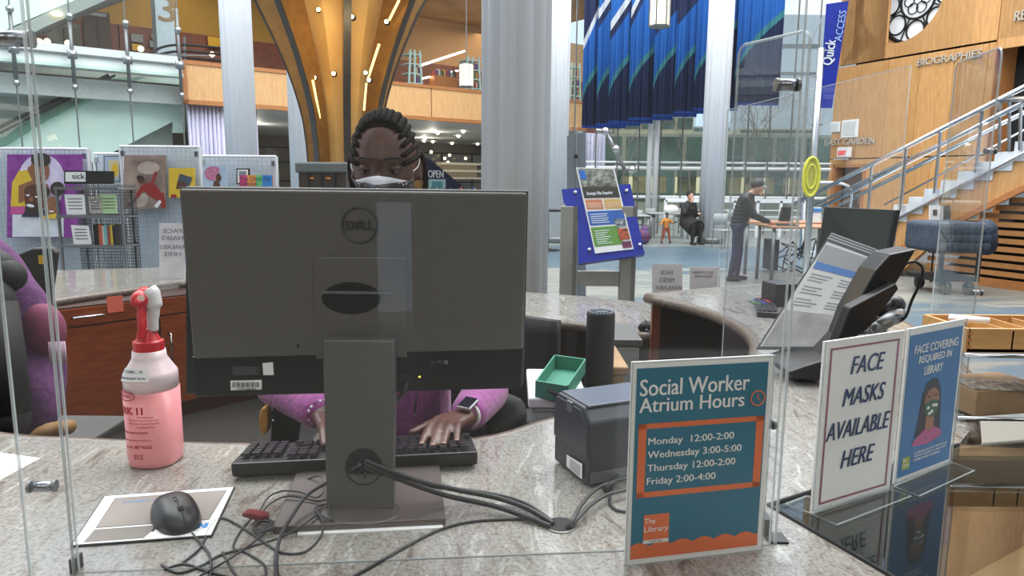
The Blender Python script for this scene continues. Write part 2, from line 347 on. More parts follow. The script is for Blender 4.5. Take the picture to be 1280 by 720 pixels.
# upper flight above it, with soffit and two downlights
st = thing('staircase', 'upper stair flight with grey soffit crossing the top left corner', 'staircase', LP(-4, .6, 5))
mb = MB(); LF(.5).ppoly(mb, [(-60, 72), (-60, -40), (170, -40), (94, 0), (18, 32)], -.5, 0); mb.build('side_panel', MINT, st)
mb = MB(); LF(.4).ppoly(mb, [(-60, 72), (18, 34), (94, 0), (150, -20), (190, -20), (133, 0), (55, 34), (-60, 96)], -1.5, 0); mb.build('soffit', M('grey_soffit', (142, 150, 146), .6), st)
for q in ((71, 17),): MB().sph(sp(*q, .35), (.13, .13, .06)).build('downlight', LAMPW, st)
# numbered column
f05 = LF(1.5)
c3 = thing('numbered_column', 'pale grey column marked with a gold number 3 on the upper floor', 'column', f05.pt(f05.uv(208, 60)[0], 4.2))
mb = MB(); u = f05.uv(197, 60)[0]; u2 = f05.uv(220, 60)[0]; f05.rect(mb, u, 4.2, u2, 8.9, -.5, 0); mb.build('shaft', M('blue_grey_column', (168, 182, 190), .5), c3)
f05.ptext('3', 199, 26, 218, -3, M('gold_paint', (128, 102, 62), .5), c3, bold=.03, th=.01, name='number')
# lower window band behind the stair and details of upper floor
for nm, lab, cat, x0, y0, x1, y1, off, m, cap in (
    ('dark_cabinet', 'tall dark cabinet standing on the upper floor before the brown wall', 'cabinet', 108, 16, 137, 82, 5, M('dark_cab', (64, 48, 36), .6), 0),
    ('wall_screen', 'grey framed display panel left of the tall dark cabinet upstairs', 'panel', 60, 30, 100, 68, 6.5, M('grey_panel', (104, 104, 92), .5), 0)):
    F = LF(off); t = thing(nm, lab, cat, F.pt(F.uv((x0+x1)/2, y1)[0], F.uv(x0, y1)[1]))
    a = F.uv(x0, y1); b = F.uv(x1, y0); mb = MB(); F.rect(mb, a[0], a[1], b[0], b[1], -.3, 0); mb.build('body', m, t, bevel=.02)
    mb = MB(); F.rect(mb, a[0]+.1, b[1]-.15, b[0]-.1, b[1]-.05, 0, .03); mb.build('top_strip', GREYM, t)
    mb = MB(); F.rect(mb, a[0]+(b[0]-a[0])*.49, a[1]+.05, a[0]+(b[0]-a[0])*.51, b[1]-.2, 0, .02); mb.build('door_gap', BLACKM, t)
F = LF(7.9)
for i, (x0, y0, x1, y1, m) in enumerate(((164, 44, 178, 52, GREYM), (189, 43, 197, 49, GREYM), (165, 56, 175, 63, YEL), (187, 52, 196, 59, GREYM), (260, 48, 278, 60, YEL))):
    mb = MB(); F.rect(mb, *F.uv(x0, y1), *F.uv(x1, y0), 0, .08); o = mb.build('wall_plaque', m, None)
    tag(o, ['grey plaque, upper of the pair on the brown wall upstairs', 'small grey plaque beside the numbered column, upper', 'yellow plaque below a grey one on the upstairs wall', 'small grey plaque beside the numbered column, lower', 'large yellow plaque upstairs right of the numbered column'][i], 'plaque')
for i, q in enumerate(((59, 52), (85, 54), (114, 64), (176, 61), (213, 80), (218, 75), (222, 80), (265, 68), (49, 52))):
    p = PV(*q, L0+LN*4.5, LU); o = MB().sph(p, .09, 10, 8).build('globe_lamp', LAMPW, None, smooth=True)
    tag(o, 'small warm globe light glowing on the upper floor behind the glass', 'lamp', 'warm globe lights upstairs at left')
lamp('upper_left_glow', 'AREA', LP(2, 4, 8.6), 150, size=6); lamp('upper_mid_glow', 'AREA', LP(16, 4, 8.6), 260, size=6)
# ---- glass curtain wall on the left, hung from spider fittings ----
gw = struct('window_1', LP(-3, -.35, 0)); Fg = LF(-.35)
sx = [ls(p, -.35) for p in (-40, 25, 97, 165, 229)]
for i in range(4):
    for (z0, z1) in ((0, 2.2), (2.23, 4.56), (4.59, 7.2), (7.23, 9.8)):
        mb = MB(); Fg.rect(mb, sx[i]+.012, z0, sx[i+1]-.012, z1, -.01, .01); mb.build('pane', PANE, gw)
zz = 4.57
for i, s in enumerate(sx[1:]):
    p = Fg.pt(s, 0); r = MB(); r.cyl(p+V(0, 0, 0), p+V(0, 0, 9.8), .018, n=6).build('cable', GREYM, gw)
    m = MB(); m.cyl(p+V(0, 0, 3.9), p+V(0, 0, 5.5 if i < 3 else 6.0), .045, n=8); m.build('rod', GREYM, gw, smooth=True)
    m = MB(); m.box(p+V(0, 0, zz), (.2, .1, .2), atan2(LU.y, LU.x), ); m.sph(p-LN*.08+V(0, 0, zz), .09, 10, 8); m.sph(p-LN*.04+V(0, 0, 5.45), .09, 10, 8); m.sph(p-LN*.04+V(0, 0, 3.8), .075, 10, 8); m.build('spider_fitting', STEEL, gw, smooth=True)
# upper landing curved rail
r = thing('guard_rail', 'dark double guard rail curving along the upper landing beside the numbered column', 'railing', LP(3, 1, 4.8))
for dy in (0, 8, 16):
    MB().tube(spl([sp(160, 88, .8), sp(185, 72+dy*.4, .8), sp(200, 60+dy, 1.0), (sp(228, 56+dy, .8)), sp(276, 60+dy, .8)], 5), .035, 6).build('rail', BLACKM, r, smooth=True)
for xx in (183, 231): MB().bar(sp(xx, 88, .8), sp(xx, 46 if xx > 200 else 74, .8), .05, .05).build('post', GREYM, r)
MB().bar(sp(0, 62, .5), sp(270, 70, .5), .03, .03).build('lower_rail', GREYM, r)
# ---- purple-white curtains under the balcony ----
CURT = M('lilac_curtain', (202, 200, 222), .8, var=.05)
def curtain(px0, px1, pt, pb, off, lab, n=10, amp=.07, grp=None):
    F = LF(off); a = F.uv(px0, pt); b = F.uv(px1, pt); a = (a[0], max(a[1], ZB+.02)) if off > 0 else a; zb = 0.01; N = n*8
    top = [F.pt(a[0]+(b[0]-a[0])*i/N, a[1], amp*sin(i/N*n*2*pi)+amp*.4*sin(i*1.7)) for i in range(N+1)]
    bot = [F.pt(a[0]+(b[0]-a[0])*i/N+.03*sin(i*.3), zb, amp*1.3*sin(i/N*n*2*pi+.5)) for i in range(N+1)]
    o = MB().grid([top, bot]).build('curtain', CURT, None, smooth=True, solid=.02); return tag(o, lab, 'curtain', grp)
curtain(234, 281, 138, 215, .3, 'gathered lilac curtain hanging under the balcony left of the first white column', 9)
curtain(313, 321, 143, 215, .3, 'narrow strip of lilac curtain right of the first white column', 2)
curtain(730, 757, 166, 218, -1.5, 'gathered lilac curtain beside the grey screen and glass wall', 6)
# ---- area under the balcony, centre ----
for i, (xx, yy) in enumerate(((531, 173), (547, 166), (579, 164), (541, 177), (573, 170), (565, 179), (597, 180), (530, 176), (553, 190), (585, 187), (561, 195))):
    if (G(xx, yy, ZB)-L0).dot(LN) > 13: continue
    o = tag(MB().cyl(G(xx, yy, ZB+.02), G(xx, yy, ZB-.02), .075, n=12).build('downlight', LAMPC, None), 'small round downlight in the soffit under the balcony', 'lamp', 'downlights in the balcony soffit')
[lamp('under_balcony', 'POINT', LP(s_, o_, 3.2), 32, (1, .93, .8), .08) for s_, o_ in ((7, 5), (11, 5), (9, 9), (13, 9), (4, 6))]
t = thing('glazed_partition', 'dark framed glazed partition under the balcony behind the seated woman', 'partition', LP(12, 8, 0)); F = LF(9)
a = F.uv(322, 260); b = F.uv(720, 260)
for i in range(11): mb = MB(); s = a[0]+(b[0]-a[0])*i/10; F.rect(mb, s-.05, 0, s+.05, 2.95); mb.build('mullion', BLACKM, t)
for zz in (.02, 1.5, 2.3, 2.9): mb = MB(); F.rect(mb, a[0], zz, b[0], zz+.07, 0, .06); mb.build('transom', BLACKM, t)
for i in range(10): mb = MB(); s = a[0]+(b[0]-a[0])*(i+.5)/10; F.rect(mb, s-.85, .1, s+.85, 2.9, -.03, -.01); mb.build('pane', PANE, t)
for i, (xx, yy) in enumerate(((539, 190), (562, 194), (556, 198), (582, 198), (560, 203), (590, 208), (530, 207))):
    tag(MB().sph(PV(xx, yy, L0+LN*8.5, LU), .07, 10, 8).build('globe_lamp', LAMPW, None, smooth=True), 'small warm pendant light hanging under the balcony behind the seated woman', 'lamp', 'pendant lights under the balcony')
# lit shelf unit, post and colourful counter display
F = LF(7)
t = thing('shelf_unit', 'white lit shelf unit below the balcony just left of the big column', 'shelf', F.pt(F.uv(580, 230)[0], 0))
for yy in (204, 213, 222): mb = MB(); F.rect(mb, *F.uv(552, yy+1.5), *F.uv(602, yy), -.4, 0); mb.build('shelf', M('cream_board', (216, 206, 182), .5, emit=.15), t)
mb = MB(); F.rect(mb, *F.uv(552, 222), *F.uv(602, 204), -.45, -.4); mb.build('back_board', M('cream_back', (176, 166, 142), .6), t)
F = LF(4)
t = tag(MB().prism([F.pt(F.uv(523, 240)[0], 0), F.pt(F.uv(532, 240)[0], 0), F.pt(F.uv(532, 240)[0], 0, -.3), F.pt(F.uv(523, 240)[0], 0, -.3)], (0, 0, F.uv(527, 195)[1])).build('wooden_post', WOOD, None), 'wooden post under the balcony beside the seated woman', 'post')
mb = MB(); F.ppoly(mb, [(532, 198), (536, 198), (580, 234), (580, 240), (532, 240)], -.1, 0); tag(mb.build('navy_awning', NAVY, None), 'navy sloping awning behind the OPEN sign', 'awning')
F = LF(3.6); t = thing('open_sign', 'small sign reading OPEN above a light blue display box', 'sign', F.pt(F.uv(545, 240)[0], 0))
F.ptext('OPEN', 535, 222, 554, 213, WHITE, t, bold=.02, th=.02); mb = MB(); F.rect(mb, *F.uv(535, 239), *F.uv(557, 224), -.2, 0); mb.build('display_box', M('ice_blue', (168, 206, 214), .4), t)
mb = MB(); F.rect(mb, *F.uv(540, 236), *F.uv(553, 227), 0, .02); mb.build('picture', M('teal_print', (84, 150, 160), .4), t)
mb = MB(); a = F.uv(533, 222); b = F.uv(533, 240); F.rect(mb, a[0], 0, a[0]+.05, a[1], -.1, -.05); mb.build('post', GREYM, t)
cols = [(200, 60, 60), (230, 190, 60), (70, 140, 90), (60, 90, 170), (235, 235, 230), (180, 90, 150), (230, 130, 60)]
ORD = 'first second third fourth fifth sixth seventh eighth ninth tenth eleventh twelfth thirteenth fourteenth fifteenth sixteenth seventeenth eighteenth nineteenth twentieth'.split()
ct = thing('display_table', 'long display table under the balcony holding small colourful goods', 'table', G(570, 262)); F = LF(3.2)
a = F.uv(520, 240); b = F.uv(606, 240)
mb = MB(); F.rect(mb, a[0], a[1]-.1, b[0], a[1], -.8, 0); mb.build('tabletop', WOOD, ct)
for s in (a[0]+.1, b[0]-.1): mb = MB(); F.rect(mb, s-.04, 0, s+.04, a[1]-.1, -.5, -.42); mb.build('leg', GREYM, ct)
for i in range(20):
    xx = 536+i*3.4; u, v = F.uv(xx, 240); h = random.uniform(.08, .24); mb = MB(); p = F.pt(u, v, -.2)
    mb.lathe([(.05, 0), (.06, h*.5), (.03, h*.8), (.035, h)], p, 8)
    tag(mb.build('small_toy', M('toy%d' % (i % 7), cols[i % 7], .5), None, smooth=True), '%s toy-like item, %s from the left on the display table under the balcony' % (['red', 'yellow', 'green', 'blue', 'white', 'mauve', 'orange'][i % 7], ORD[i]), 'item', 'colourful items on the display table')
# upstairs centre: book stacks with ladder-like pale green end frames, strip lights
BOOKC = [M('spine%d' % i, c, .6) for i, c in enumerate([(150, 60, 50), (60, 80, 130), (190, 180, 160), (90, 110, 80), (60, 56, 60), (190, 150, 70), (120, 60, 110)])]
for j, (x0, x1, yt, lab) in enumerate(((508, 528, 64, 'pale green ladder-ended bookcase upstairs right of the gilded column'), (579, 602, 72, 'pale green ladder-ended bookcase upstairs behind the lantern'), (710, 727, 80, 'dark bookcase of white leaflets upstairs right of the slim column'))):
    F = LF(2.5); a = F.uv(x0, 112); b = F.uv(x1, yt); z0 = 4.2; h = b[1]-z0; w = b[0]-a[0]
    t = thing('bookcase', lab, 'bookcase', F.pt(a[0]+w/2, z0)); FM = M('pale_green_metal', (168, 196, 190), .4)
    for s in (0, .42, .94):
        mb = MB(); F.poly(mb, [(a[0]+w*s, z0), (a[0]+w*s+.07, z0), (a[0]+w*(.2+s*.6)+.07, b[1]), (a[0]+w*(.2+s*.6), b[1])], 0, .05); mb.build('upright', FM, t)
    for q in range(6): mb = MB(); v = z0+h*(.12+q*.16); F.rect(mb, a[0]+w*.1, v, a[0]+w*.95, v+.04, -.5, .03); mb.build('shelf', FM, t)
    for q in range(5):
        v = z0+h*(.12+q*.16)+.04
        for r in range(4): mb = MB(); F.rect(mb, a[0]+w*(.62+r*.08), v, a[0]+w*(.68+r*.08), v+h*.1, -.2, 0.02); mb.build('book', BOOKC[(q*3+r*2+j) % 7], t)
F = LF(6); t = tag(MB().bar(PV(525, 82, L0+LN*3, LU), PV(580, 64, L0+LN*7, LU), .09, .06).build('strip_light', LAMPC, None), 'upper slanting strip light on the upstairs ceiling left of the lantern', 'lamp')
tag(MB().bar(PV(524, 99, L0+LN*3, LU), PV(578, 87, L0+LN*7, LU), .07, .05).build('strip_light', LAMPC, None), 'lower slanting strip light upstairs left of the lantern', 'lamp')
tag(MB().bar(PV(685, 74, L0+LN*3, LU), PV(693, 71, L0+LN*5, LU), .07, .05).build('strip_light', LAMPC, None), 'short strip light upstairs seen between the two centre columns', 'lamp')
F = LF(3.5); t = thing('book_stack', 'long low brown bookcase upstairs beneath the strip lights', 'bookcase', F.pt(F.uv(555, 108)[0], 4.2)); a = F.uv(543, 112); b = F.uv(572, 97)
mb = MB(); F.rect(mb, a[0], 4.2, b[0], b[1], -.4, 0); mb.build('body', WTRIM, t)
for r in range(12): mb = MB(); s = a[0]+.05+r*(b[0]-a[0]-.1)/12; F.rect(mb, s, b[1], s+.08, b[1]+.16+.05*(r % 3), -.2, -.04); mb.build('book', BOOKC[r % 7], t)
# lanterns
def lantern(px, ytop, ybot, Y, w, lab):
    p = P(px, ybot, Y); q = P(px, ytop, Y); h = q.z-p.z; t = thing('lantern', lab, 'lamp', p)
    MB().lathe([(w*.45, h*.06), (w*.45, h*.94)], p, 6).build('shade', LAMPC if 0 else M('lantern_glow', (255, 240, 208), .5, emit=1.6), t)
    for k in range(6):
        a = pi/3*k; d = V(cos(a), sin(a), 0)*w*.48; MB().cyl(p+d, p+d+V(0, 0, h), w*.04, n=6).build('frame_bar', GREYM, t)
    for z in (0, h*.95): MB().lathe([(w*.52, z), (w*.52, z+h*.05)], p, 6).build('frame_ring', GREYM, t)
    MB().cyl(p+V(0, 0, h), p+V(0, 0, h+5), .012, n=6).build('cord', GREYM, t)
lantern(583, 79, 109, 18, .36, 'glowing lantern hanging by the balcony left of the big white column')
lantern(824, -8, 34, 10.5, .30, 'large glowing lantern hanging in front of the blue banners')
# ---------- white fluted columns ----------
def column(pxl, pxr, py, Y, lab, n=5, top=12):
    a = P(pxl, py, Y); b = P(pxr, py, Y); r = (b.x-a.x)/2; c = V((a.x+b.x)/2, Y, 0)
    t = thing('fluted_column', lab, 'column', c)
    MB().lathe([(r*1.0, .0), (r*1.0, top)], c, 12*12, lobes=12 if r > .2 else 10, la=.10).build('shaft', COLUMN_M, t, smooth=True)
    MB().lathe([(r*1.08, 0), (r*1.08, .12), (r*1.02, .16)], c, 32).build('base_ring', GREYM, t, smooth=True); return c
column(601, 690, 60, 5.75, 'thick white fluted column right behind the computer')
column(685, 712, 120, 19.0, 'slim white column right next to the thick one, wooden balcony behind it')
column(879, 910, 160, 19.2, 'white column in front of the blue banners and glass wall')
column(279, 317, 100, 16.5, 'white column at left, before the maple balcony front')
column(361, 392, 150, 15.5, 'pale column half hidden by the gilded flaring column')
# ---------- gilded tree column ----------
tcx = P(431, 200, 9.0); tcx = V(tcx.x, 9.0, 0)
t = thing('flaring_column', 'gilded flaring tree-shaped column with dark ribs and small spotlights', 'column', tcx)
def zy(py): return P(431, py, 9).z
GOLD = M('gilded_panel', (206, 158, 84), .45, c2=(222, 176, 104), sc=2, metal=.15); GOLDS = M('gold_rib', (150, 108, 48), .35, .35, var=.12)
DRIB = M('dark_rib_edge', (46, 44, 42), .4)
prof = [(.45, 0), (.45, zy(236)), (.46, zy(190)), (.50, zy(150)), (.585, zy(115)), (.70, zy(80)), (.80, zy(55)), (1.04, zy(0)), (1.35, zy(-50)), (1.9, zy(-110)), (2.6, zy(-150))]
def rad(z):
    for (r0, z0), (r1, z1) in zip(prof, prof[1:]):
        if z <= z1: return r0+(r1-r0)*(z-z0)/(z1-z0)
    return prof[-1][0]
zs = [0, .8, 1.5]+[zy(240)+(zy(-150)-zy(240))*i/26 for i in range(27)]
MB().lathe([(rad(z)*.62, z) for z in zs], tcx, 7, X=Matrix.Rotation(radians(-90+18-25), 3, 'Z')).build('funnel', GOLD, t)
MB().lathe([(rad(1)*.36, 0), (rad(1)*.36, zy(105))], tcx, 28, lobes=14, la=.15, X=None).build('core_shaft', M('gold_core', (178, 132, 74), .35, c2=(150, 108, 58)), t, smooth=True)
for k in range(7):
    a = radians(-90+18+k*51.4); d = V(cos(a), sin(a), 0); s = V(-sin(a), cos(a), 0); w = .07
    for nm, m, ri, ro, ww in (('rib', GOLDS, .60, .97, .065), ('rib_edge', DRIB, .97, 1.0, .085)):
        L = [[tcx+d*(rad(z)*ri)-s*ww*.5+V(0, 0, z), tcx+d*(rad(z)*ro)-s*ww*.5+V(0, 0, z), tcx+d*(rad(z)*ro)+s*ww*.5+V(0, 0, z), tcx+d*(rad(z)*ri)+s*ww*.5+V(0, 0, z), tcx+d*(rad(z)*ri)-s*ww*.5+V(0, 0, z)] for z in zs]
        MB().grid(L).build(nm, m, t)
MB().tube([tcx+V(rad(z)*.98*cos(0)*0, 0, z) for z in (0, .1)], .52, 24).build('base_ring', GREYM, t)
for i, q in enumerate(((398, 12), (363, 25), (365, 16), (440, 21), (483, 27), (417, 92), (434, 94), (457, 91), (393, 97), (461, 100))):
    p = P(q[0], q[1], 8.45 if i < 5 else 8.6); tt = MB(); tt.cyl(p+V(0, .06, 0), p, .035, n=12); o = tt.build('spotlight', BLACKM, t, smooth=True)
    MB().cyl(p+V(0, -.004, 0), p+V(0, -.008, 0), .024, n=12).build('lens', LAMPW, o)
for i, (q, r_) in enumerate((((349, 0), (366, 28)), ((366, 30), (392, 92)), ((398, 20), (411, 88)), ((499, 0), (484, 30)), ((474, 55), (460, 98)), ((446, 0), (441, 18)), ((391, 100), (400, 148)), ((458, 104), (455, 138)))):
    MB().bar(P(*q, 8.55), P(*r_, 8.65), .02, .02).build('lit_rib_glow', M('gold_glow', (255, 214, 130), .5, emit=2.2), t)  # glowing bars put in for the spotlit gold bands, not lamps
for q, e in (((398, 40), 11), ((440, 40), 11), ((478, 50), 9), ((365, 50), 9), ((425, 85), 4)): lamp('column_spot', 'POINT', P(*q, 7.9), e*.45, (1, .74, .38), .12)
# litter bins under it (brown box with steel top)
t = thing('recycling_bin', 'dark bin cabinet with a grey metal rim at the foot of the gilded column', 'bin', V(P(407, 235, 7.8).x, 7.8, 0))
a = P(372, 216, 7.6); b = P(437, 203, 7.6)
MB().span((a.x, 7.5, a.z), (b.x, 8.0, b.z)).build('rim', GREYM, t, bevel=.02); MB().span((a.x+.03, 7.53, 0), (b.x-.03, 7.97, a.z)).build('body', M('dark_brown_metal', (62, 52, 46), .4), t)
for q in (.25, .5, .75): MB().box((a.x+(b.x-a.x)*q, 7.52, a.z/2), (.015, .03, a.z)).build('door_gap', BLACKM, t)
for q in (.3, .62): MB().sph((a.x+(b.x-a.x)*q, 7.53, a.z-.06), (.035, .02, .02)).build('handle', M('copper', (190, 120, 70), .3, 1), t)
# ================= right: glass wall outdoors =================
YG = 23.0; gx0 = P(690, 200, YG).x; gx1 = P(1036, 200, YG).x; n = 13
wn = struct('window_2', ((gx0+gx1)/2, YG, 0)); zl = [0, P(800, 246, YG).z, P(800, 210, YG).z, 4.4, 7.0, 10.0]
for i in range(n):
    xa = gx0+(gx1-gx0)*i/n; xb = gx0+(gx1-gx0)*(i+1)/n
    for z0, z1 in zip(zl, zl[1:]): MB().span((xa+.015, YG-.01, z0+.01), (xb-.015, YG+.01, z1-.01)).build('pane', PANE, wn)
    MB().cyl((xa, YG-.25, 0), (xa, YG-.25, 10), .025, n=6).build('cable', GREYM, wn)
    MB().sph((xa, YG-.12, zl[2]), .10, 10, 8).build('spider_fitting', STEEL, wn, smooth=True)
for z, r in ((zl[1], .05), (zl[2], .05), (zl[2]+.18, .03)): MB().cyl((gx0, YG-.18, z), (gx1, YG-.18, z), r, n=8).build('rail', WHITE, wn, smooth=True)
for px in (812, 820):
    x = P(px, 200, YG-.6).x; MB().cyl((x, YG-.6, 0), (x, YG-.6, 10), .085, n=12).build('tube_mast', WHITE, wn, smooth=True)
# tubular truss brace
t = thing('tube_brace', 'silver tubular brace running down from the curtain to the glass wall', 'brace', P(755, 165, 20))
MB().cyl(P(757, 164, 20), P(781, 212, 20.5), .06, n=10).build('tube', STEEL, t, smooth=True); MB().cyl(P(745, 163, 20), P(768, 165, 20), .06, n=10).build('tube', STEEL, t, smooth=True)
for q in ((757, 164), (770, 186), (790, 212)): MB().sph(P(*q, 19.9), .12, 12, 8).build('joint', CHROME, t, smooth=True)
# outdoors
keep(MB().span((-15, 32, -.1), (90, 120, 0)), 'floor', M('outdoor_paving', (160, 160, 156), .8), kind='structure')
def building(px0, px1, pt, Y, m, lab, depth=10, rows=(), rx=0, pm=None):
    a = P(px0, pt, Y); b = P(px1, pt, Y); t = thing('building', lab, 'building', ((a.x+b.x)/2, Y+depth/2, 0))
    MB().span((a.x, Y, 0), (b.x, Y+depth, a.z)).build('wall', m, t)
    for (yt, yb, n_, mm) in rows:
        zt = P(px0, yt, Y).z; zb = P(px0, yb, Y).z; w = (b.x-a.x)/n_
        for i in range(n_): MB().span((a.x+w*(i+.08), Y-.08, zb), (a.x+w*(i+.92), Y+.02, zt)).build('window', mm, t)
    return t
GRNG = M('green_window', (92, 116, 106), .25, c2=(60, 80, 74), sc=.6); LITW = M('lit_window', (214, 208, 170), .5, emit=.25)
building(705, 1045, 166, 38, M('olive_render', (150, 156, 140), .8), 'low building with green windows outside the glass wall', 10, ((170, 205, 9, GRNG), (212, 250, 12, GRNG), (220, 240, 5, LITW)))
building(690, 868, 138, 52, M('beige_block', (196, 188, 158), .8), 'beige building outside rising behind the low green-windowed one', 12, ((146, 160, 8, GRNG),))
building(866, 915, 158, 99, M('far_beige', (198, 192, 172), .8), 'distant pale building on the skyline between the banners and the middle column', 12, ((160, 164, 5, GRNG),))
building(925, 1020, 160, 70, M('far_beige2', (196, 186, 160), .8), 'distant beige row of houses right of the middle column', 12, ((162, 166, 12, GRNG),))
building(966, 1100, 18, 84, M('pale_facade', (196, 202, 204), .7), 'tall pale grey building high behind the right banner', 14, ((55, 60, 2, GREYM), (90, 93, 2, GREYM)))
# bare trees
BARK = M('bare_branch', (128, 120, 114), .8)
def tree(px, Y, h, lab, seed):
    random.seed(seed); base = V(P(px, 200, Y).x, Y, 0); mb = MB(); tw = MB()
    def br(m, p, d, l, r, k):
        q = p+d*l; m.tube([p, (p+q)/2+V(random.uniform(-.05, .05)*l, 0, 0), q], [r, r*.8, r*.6], 4)
        if k:
            for _ in range(3):
                e = (d+V(random.uniform(-.8, .8), random.uniform(-.8, .8), random.uniform(-.1, .6))).normalized(); br(tw, q, e, l*.68, r*.55, k-1)
    t = thing('bare_tree', lab, 'tree', base); br(mb, base, V(0, 0, 1), h*.30, .055, 6)
    mb.build('trunk', BARK, t); o = tw.build('branches', BARK, t); o['kind'] = 'stuff'; return t
tree(780, 31, 6.5, 'bare tree outside behind the left part of the glass wall', 1); tree(862, 36.8, 7.0, 'bare tree outside just left of the middle column', 2)
tree(940, 30.5, 7.0, 'bare tree outside between the middle column and the panel edge', 3); tree(985, 34, 7.6, 'bare tree outside behind the steel pole with yellow ring', 4)
# white outdoor fence
t = thing('white_railing', 'white railing outside the glass wall behind the seated visitor', 'railing', (P(880, 260, 21.5).x, 21.5, 0))
a = P(832, 250, 21.5); b = P(1005, 254, 21.5)
MB().bar(V(a.x, 21.5, a.z), V(b.x, 21.5, a.z), .08, .12).build('top_rail', WHITE, t)
for i in range(7): MB().span((a.x+(b.x-a.x)*i/6-.04, 21.46, 0), (a.x+(b.x-a.x)*i/6+.04, 21.54, a.z)).build('post', WHITE, t)
for i in range(4): MB().bar(V(a.x, 21.5, a.z*(.2+.18*i)), V(b.x, 21.5, a.z*(.2+.18*i)), .03, .03).build('rail', WHITE, t)
# ---------- blue banners ----------
def banner_mat(w, g0, slope, over, under, n0):
    m = bpy.data.materials.new('blue_banner_print'); m.use_nodes = True; n = m.node_tree; b = n.nodes['Principled BSDF']; b.inputs['Roughness'].default_value = .75
    t = n.nodes.new('ShaderNodeTexCoord'); s = n.nodes.new('ShaderNodeSeparateXYZ'); n.links.new(t.outputs['Object'], s.inputs[0])
    def mt(op, a, b_=None, c=None):
        q = n.nodes.new('ShaderNodeMath'); q.operation = op
        for i, v in enumerate((a, b_, c)):
            if v is None: continue
            if isinstance(v, (int, float)): q.inputs[i].default_value = v
            else: n.links.new(v, q.inputs[i])
        return q.outputs[0]
    x = mt('ADD', mt('DIVIDE', s.outputs['X'], w), .5); z = s.outputs['Z']
    f = mt('MULTIPLY_ADD', mt('POWER', mt('MAXIMUM', x, 0.001), .6), 1.35*w, .55*w)
    g = mt('MULTIPLY_ADD', x, slope*w, g0*w)
    def mix(prev, fac, col):
        q = n.nodes.new('ShaderNodeMix'); q.data_type = 'RGBA'; n.links.new(fac, q.inputs[0])
        if isinstance(prev, tuple): q.inputs[6].default_value = prev
        else: n.links.new(prev, q.inputs[6])
        q.inputs[7].default_value = (*lin(col), 1); return q.outputs[2]
    N_ = (26, 42, 84); c = (*lin((26, 104, 190)), 1)
    if over: c = mix(c, mt('GREATER_THAN', z, g), N_)
    if under: c = mix(c, mt('MULTIPLY', mt('GREATER_THAN', z, mt('SUBTRACT', g, .20*w)), mt('LESS_THAN', z, g)), N_)
    if n0: c = mix(c, mt('GREATER_THAN', z, mt('MULTIPLY_ADD', x, 1.2*w, n0*w)), N_)
    if g0 < 5: c = mix(c, mt('MULTIPLY', mt('GREATER_THAN', z, g), mt('LESS_THAN', z, mt('ADD', g, .20*w))), (222, 226, 232))
    c = mix(c, mt('LESS_THAN', z, mt('ADD', f, .16*w)), (66, 142, 150)); c = mix(c, mt('LESS_THAN', z, f), N_); c = mix(c, mt('LESS_THAN', z, .055*w), (30, 84, 180))
    n.links.new(c, b.inputs['Base Color']); return m
def banner(px, pyb, lab, Y, mp):
    a = P(px, pyb, Y); w = 54*Y/880; rows = []
    for z in (0, 3.9*w, 7.5): rows.append([V(-w/2+w*i/32, .05*sin(i*.9+px)*(1 if z else .6)+.025*sin(i*2.3), z) for i in range(33)])
    mb = MB().grid(rows); me = bpy.data.meshes.new('banner'); mb.b.to_mesh(me); o = bpy.data.objects.new('hanging_banner', me); COL.objects.link(o)
    me.polygons.foreach_set('use_smooth', [True]*len(me.polygons)); me.materials.append(banner_mat(w, *mp)); k = o.modifiers.new('s', 'SOLIDIFY'); k.thickness = .006
    o.location = (a.x+w/2, Y, a.z); return tag(o, lab, 'banner', None)
ordn = ['first (leftmost)', 'second', 'third', 'fourth', 'fifth', 'sixth', 'seventh']
for i, (px, py, mp) in enumerate(((727, 160, (1.7, 2.3, 1, 0, 0)), (745, 157, (2.3, 1.6, 0, 1, 0)), (760, 154, (2.0, 1.5, 0, 1, 0)), (785, 150, (2.2, 2.2, 0, 1, 0)), (815, 146, (9, 1, 0, 0, 1.75)), (842, 142, (9, 1, 0, 0, 1.9)), (866, 138, (9, 1, 0, 0, 2.6)))):
    banner(px, py, 'blue, navy and green hanging banner, %s from the left in the overlapping row' % ordn[i], 22.3-.22*i, mp)
banner(917, 131.5, 'blue, navy and green hanging banner on its own right of the middle column', 20.4, (9, 1, 0, 0, 0))
# ================= right wooden wall =================
W0 = V(11.5, 26, 0); WD = V(.4226, -.9063, 0)        # runs from the far glass wall towards the camera
fw = Fr(W0, WD, V(0, 0, 1))                            # normal faces left, towards the hall
if fw.n.dot(CAM-W0) < 0: fw.n = -fw.n
def wuv(x, y): d = ray(x, y); h = CAM+d*((W0-CAM).dot(fw.n)/d.dot(fw.n)); return (h-W0).dot(WD), h.z
wr = struct('wall_right', W0)
def wrect(mb, u0, z0, u1, z1, w0=0, w1=.03): return mb.prism([fw.pt(u0, z0, w0), fw.pt(u1, z0, w0), fw.pt(u1, z1, w0), fw.pt(u0, z1, w0)], fw.n*(w1-w0))
zg1 = wuv(1060, 82)[1]; zg2 = wuv(1045, 199)[1]; u_c, z_c = wuv(1128, -4); u_r = wuv(1246, 60)[0]; RW = 1.42
wrect(MB(), 0, 0, 12, 14, -1.4, -.95).build('wall_core', BLACKM, wr)
ud0, zd = wuv(1042, 206); ud1 = wuv(1083, 206)[0]
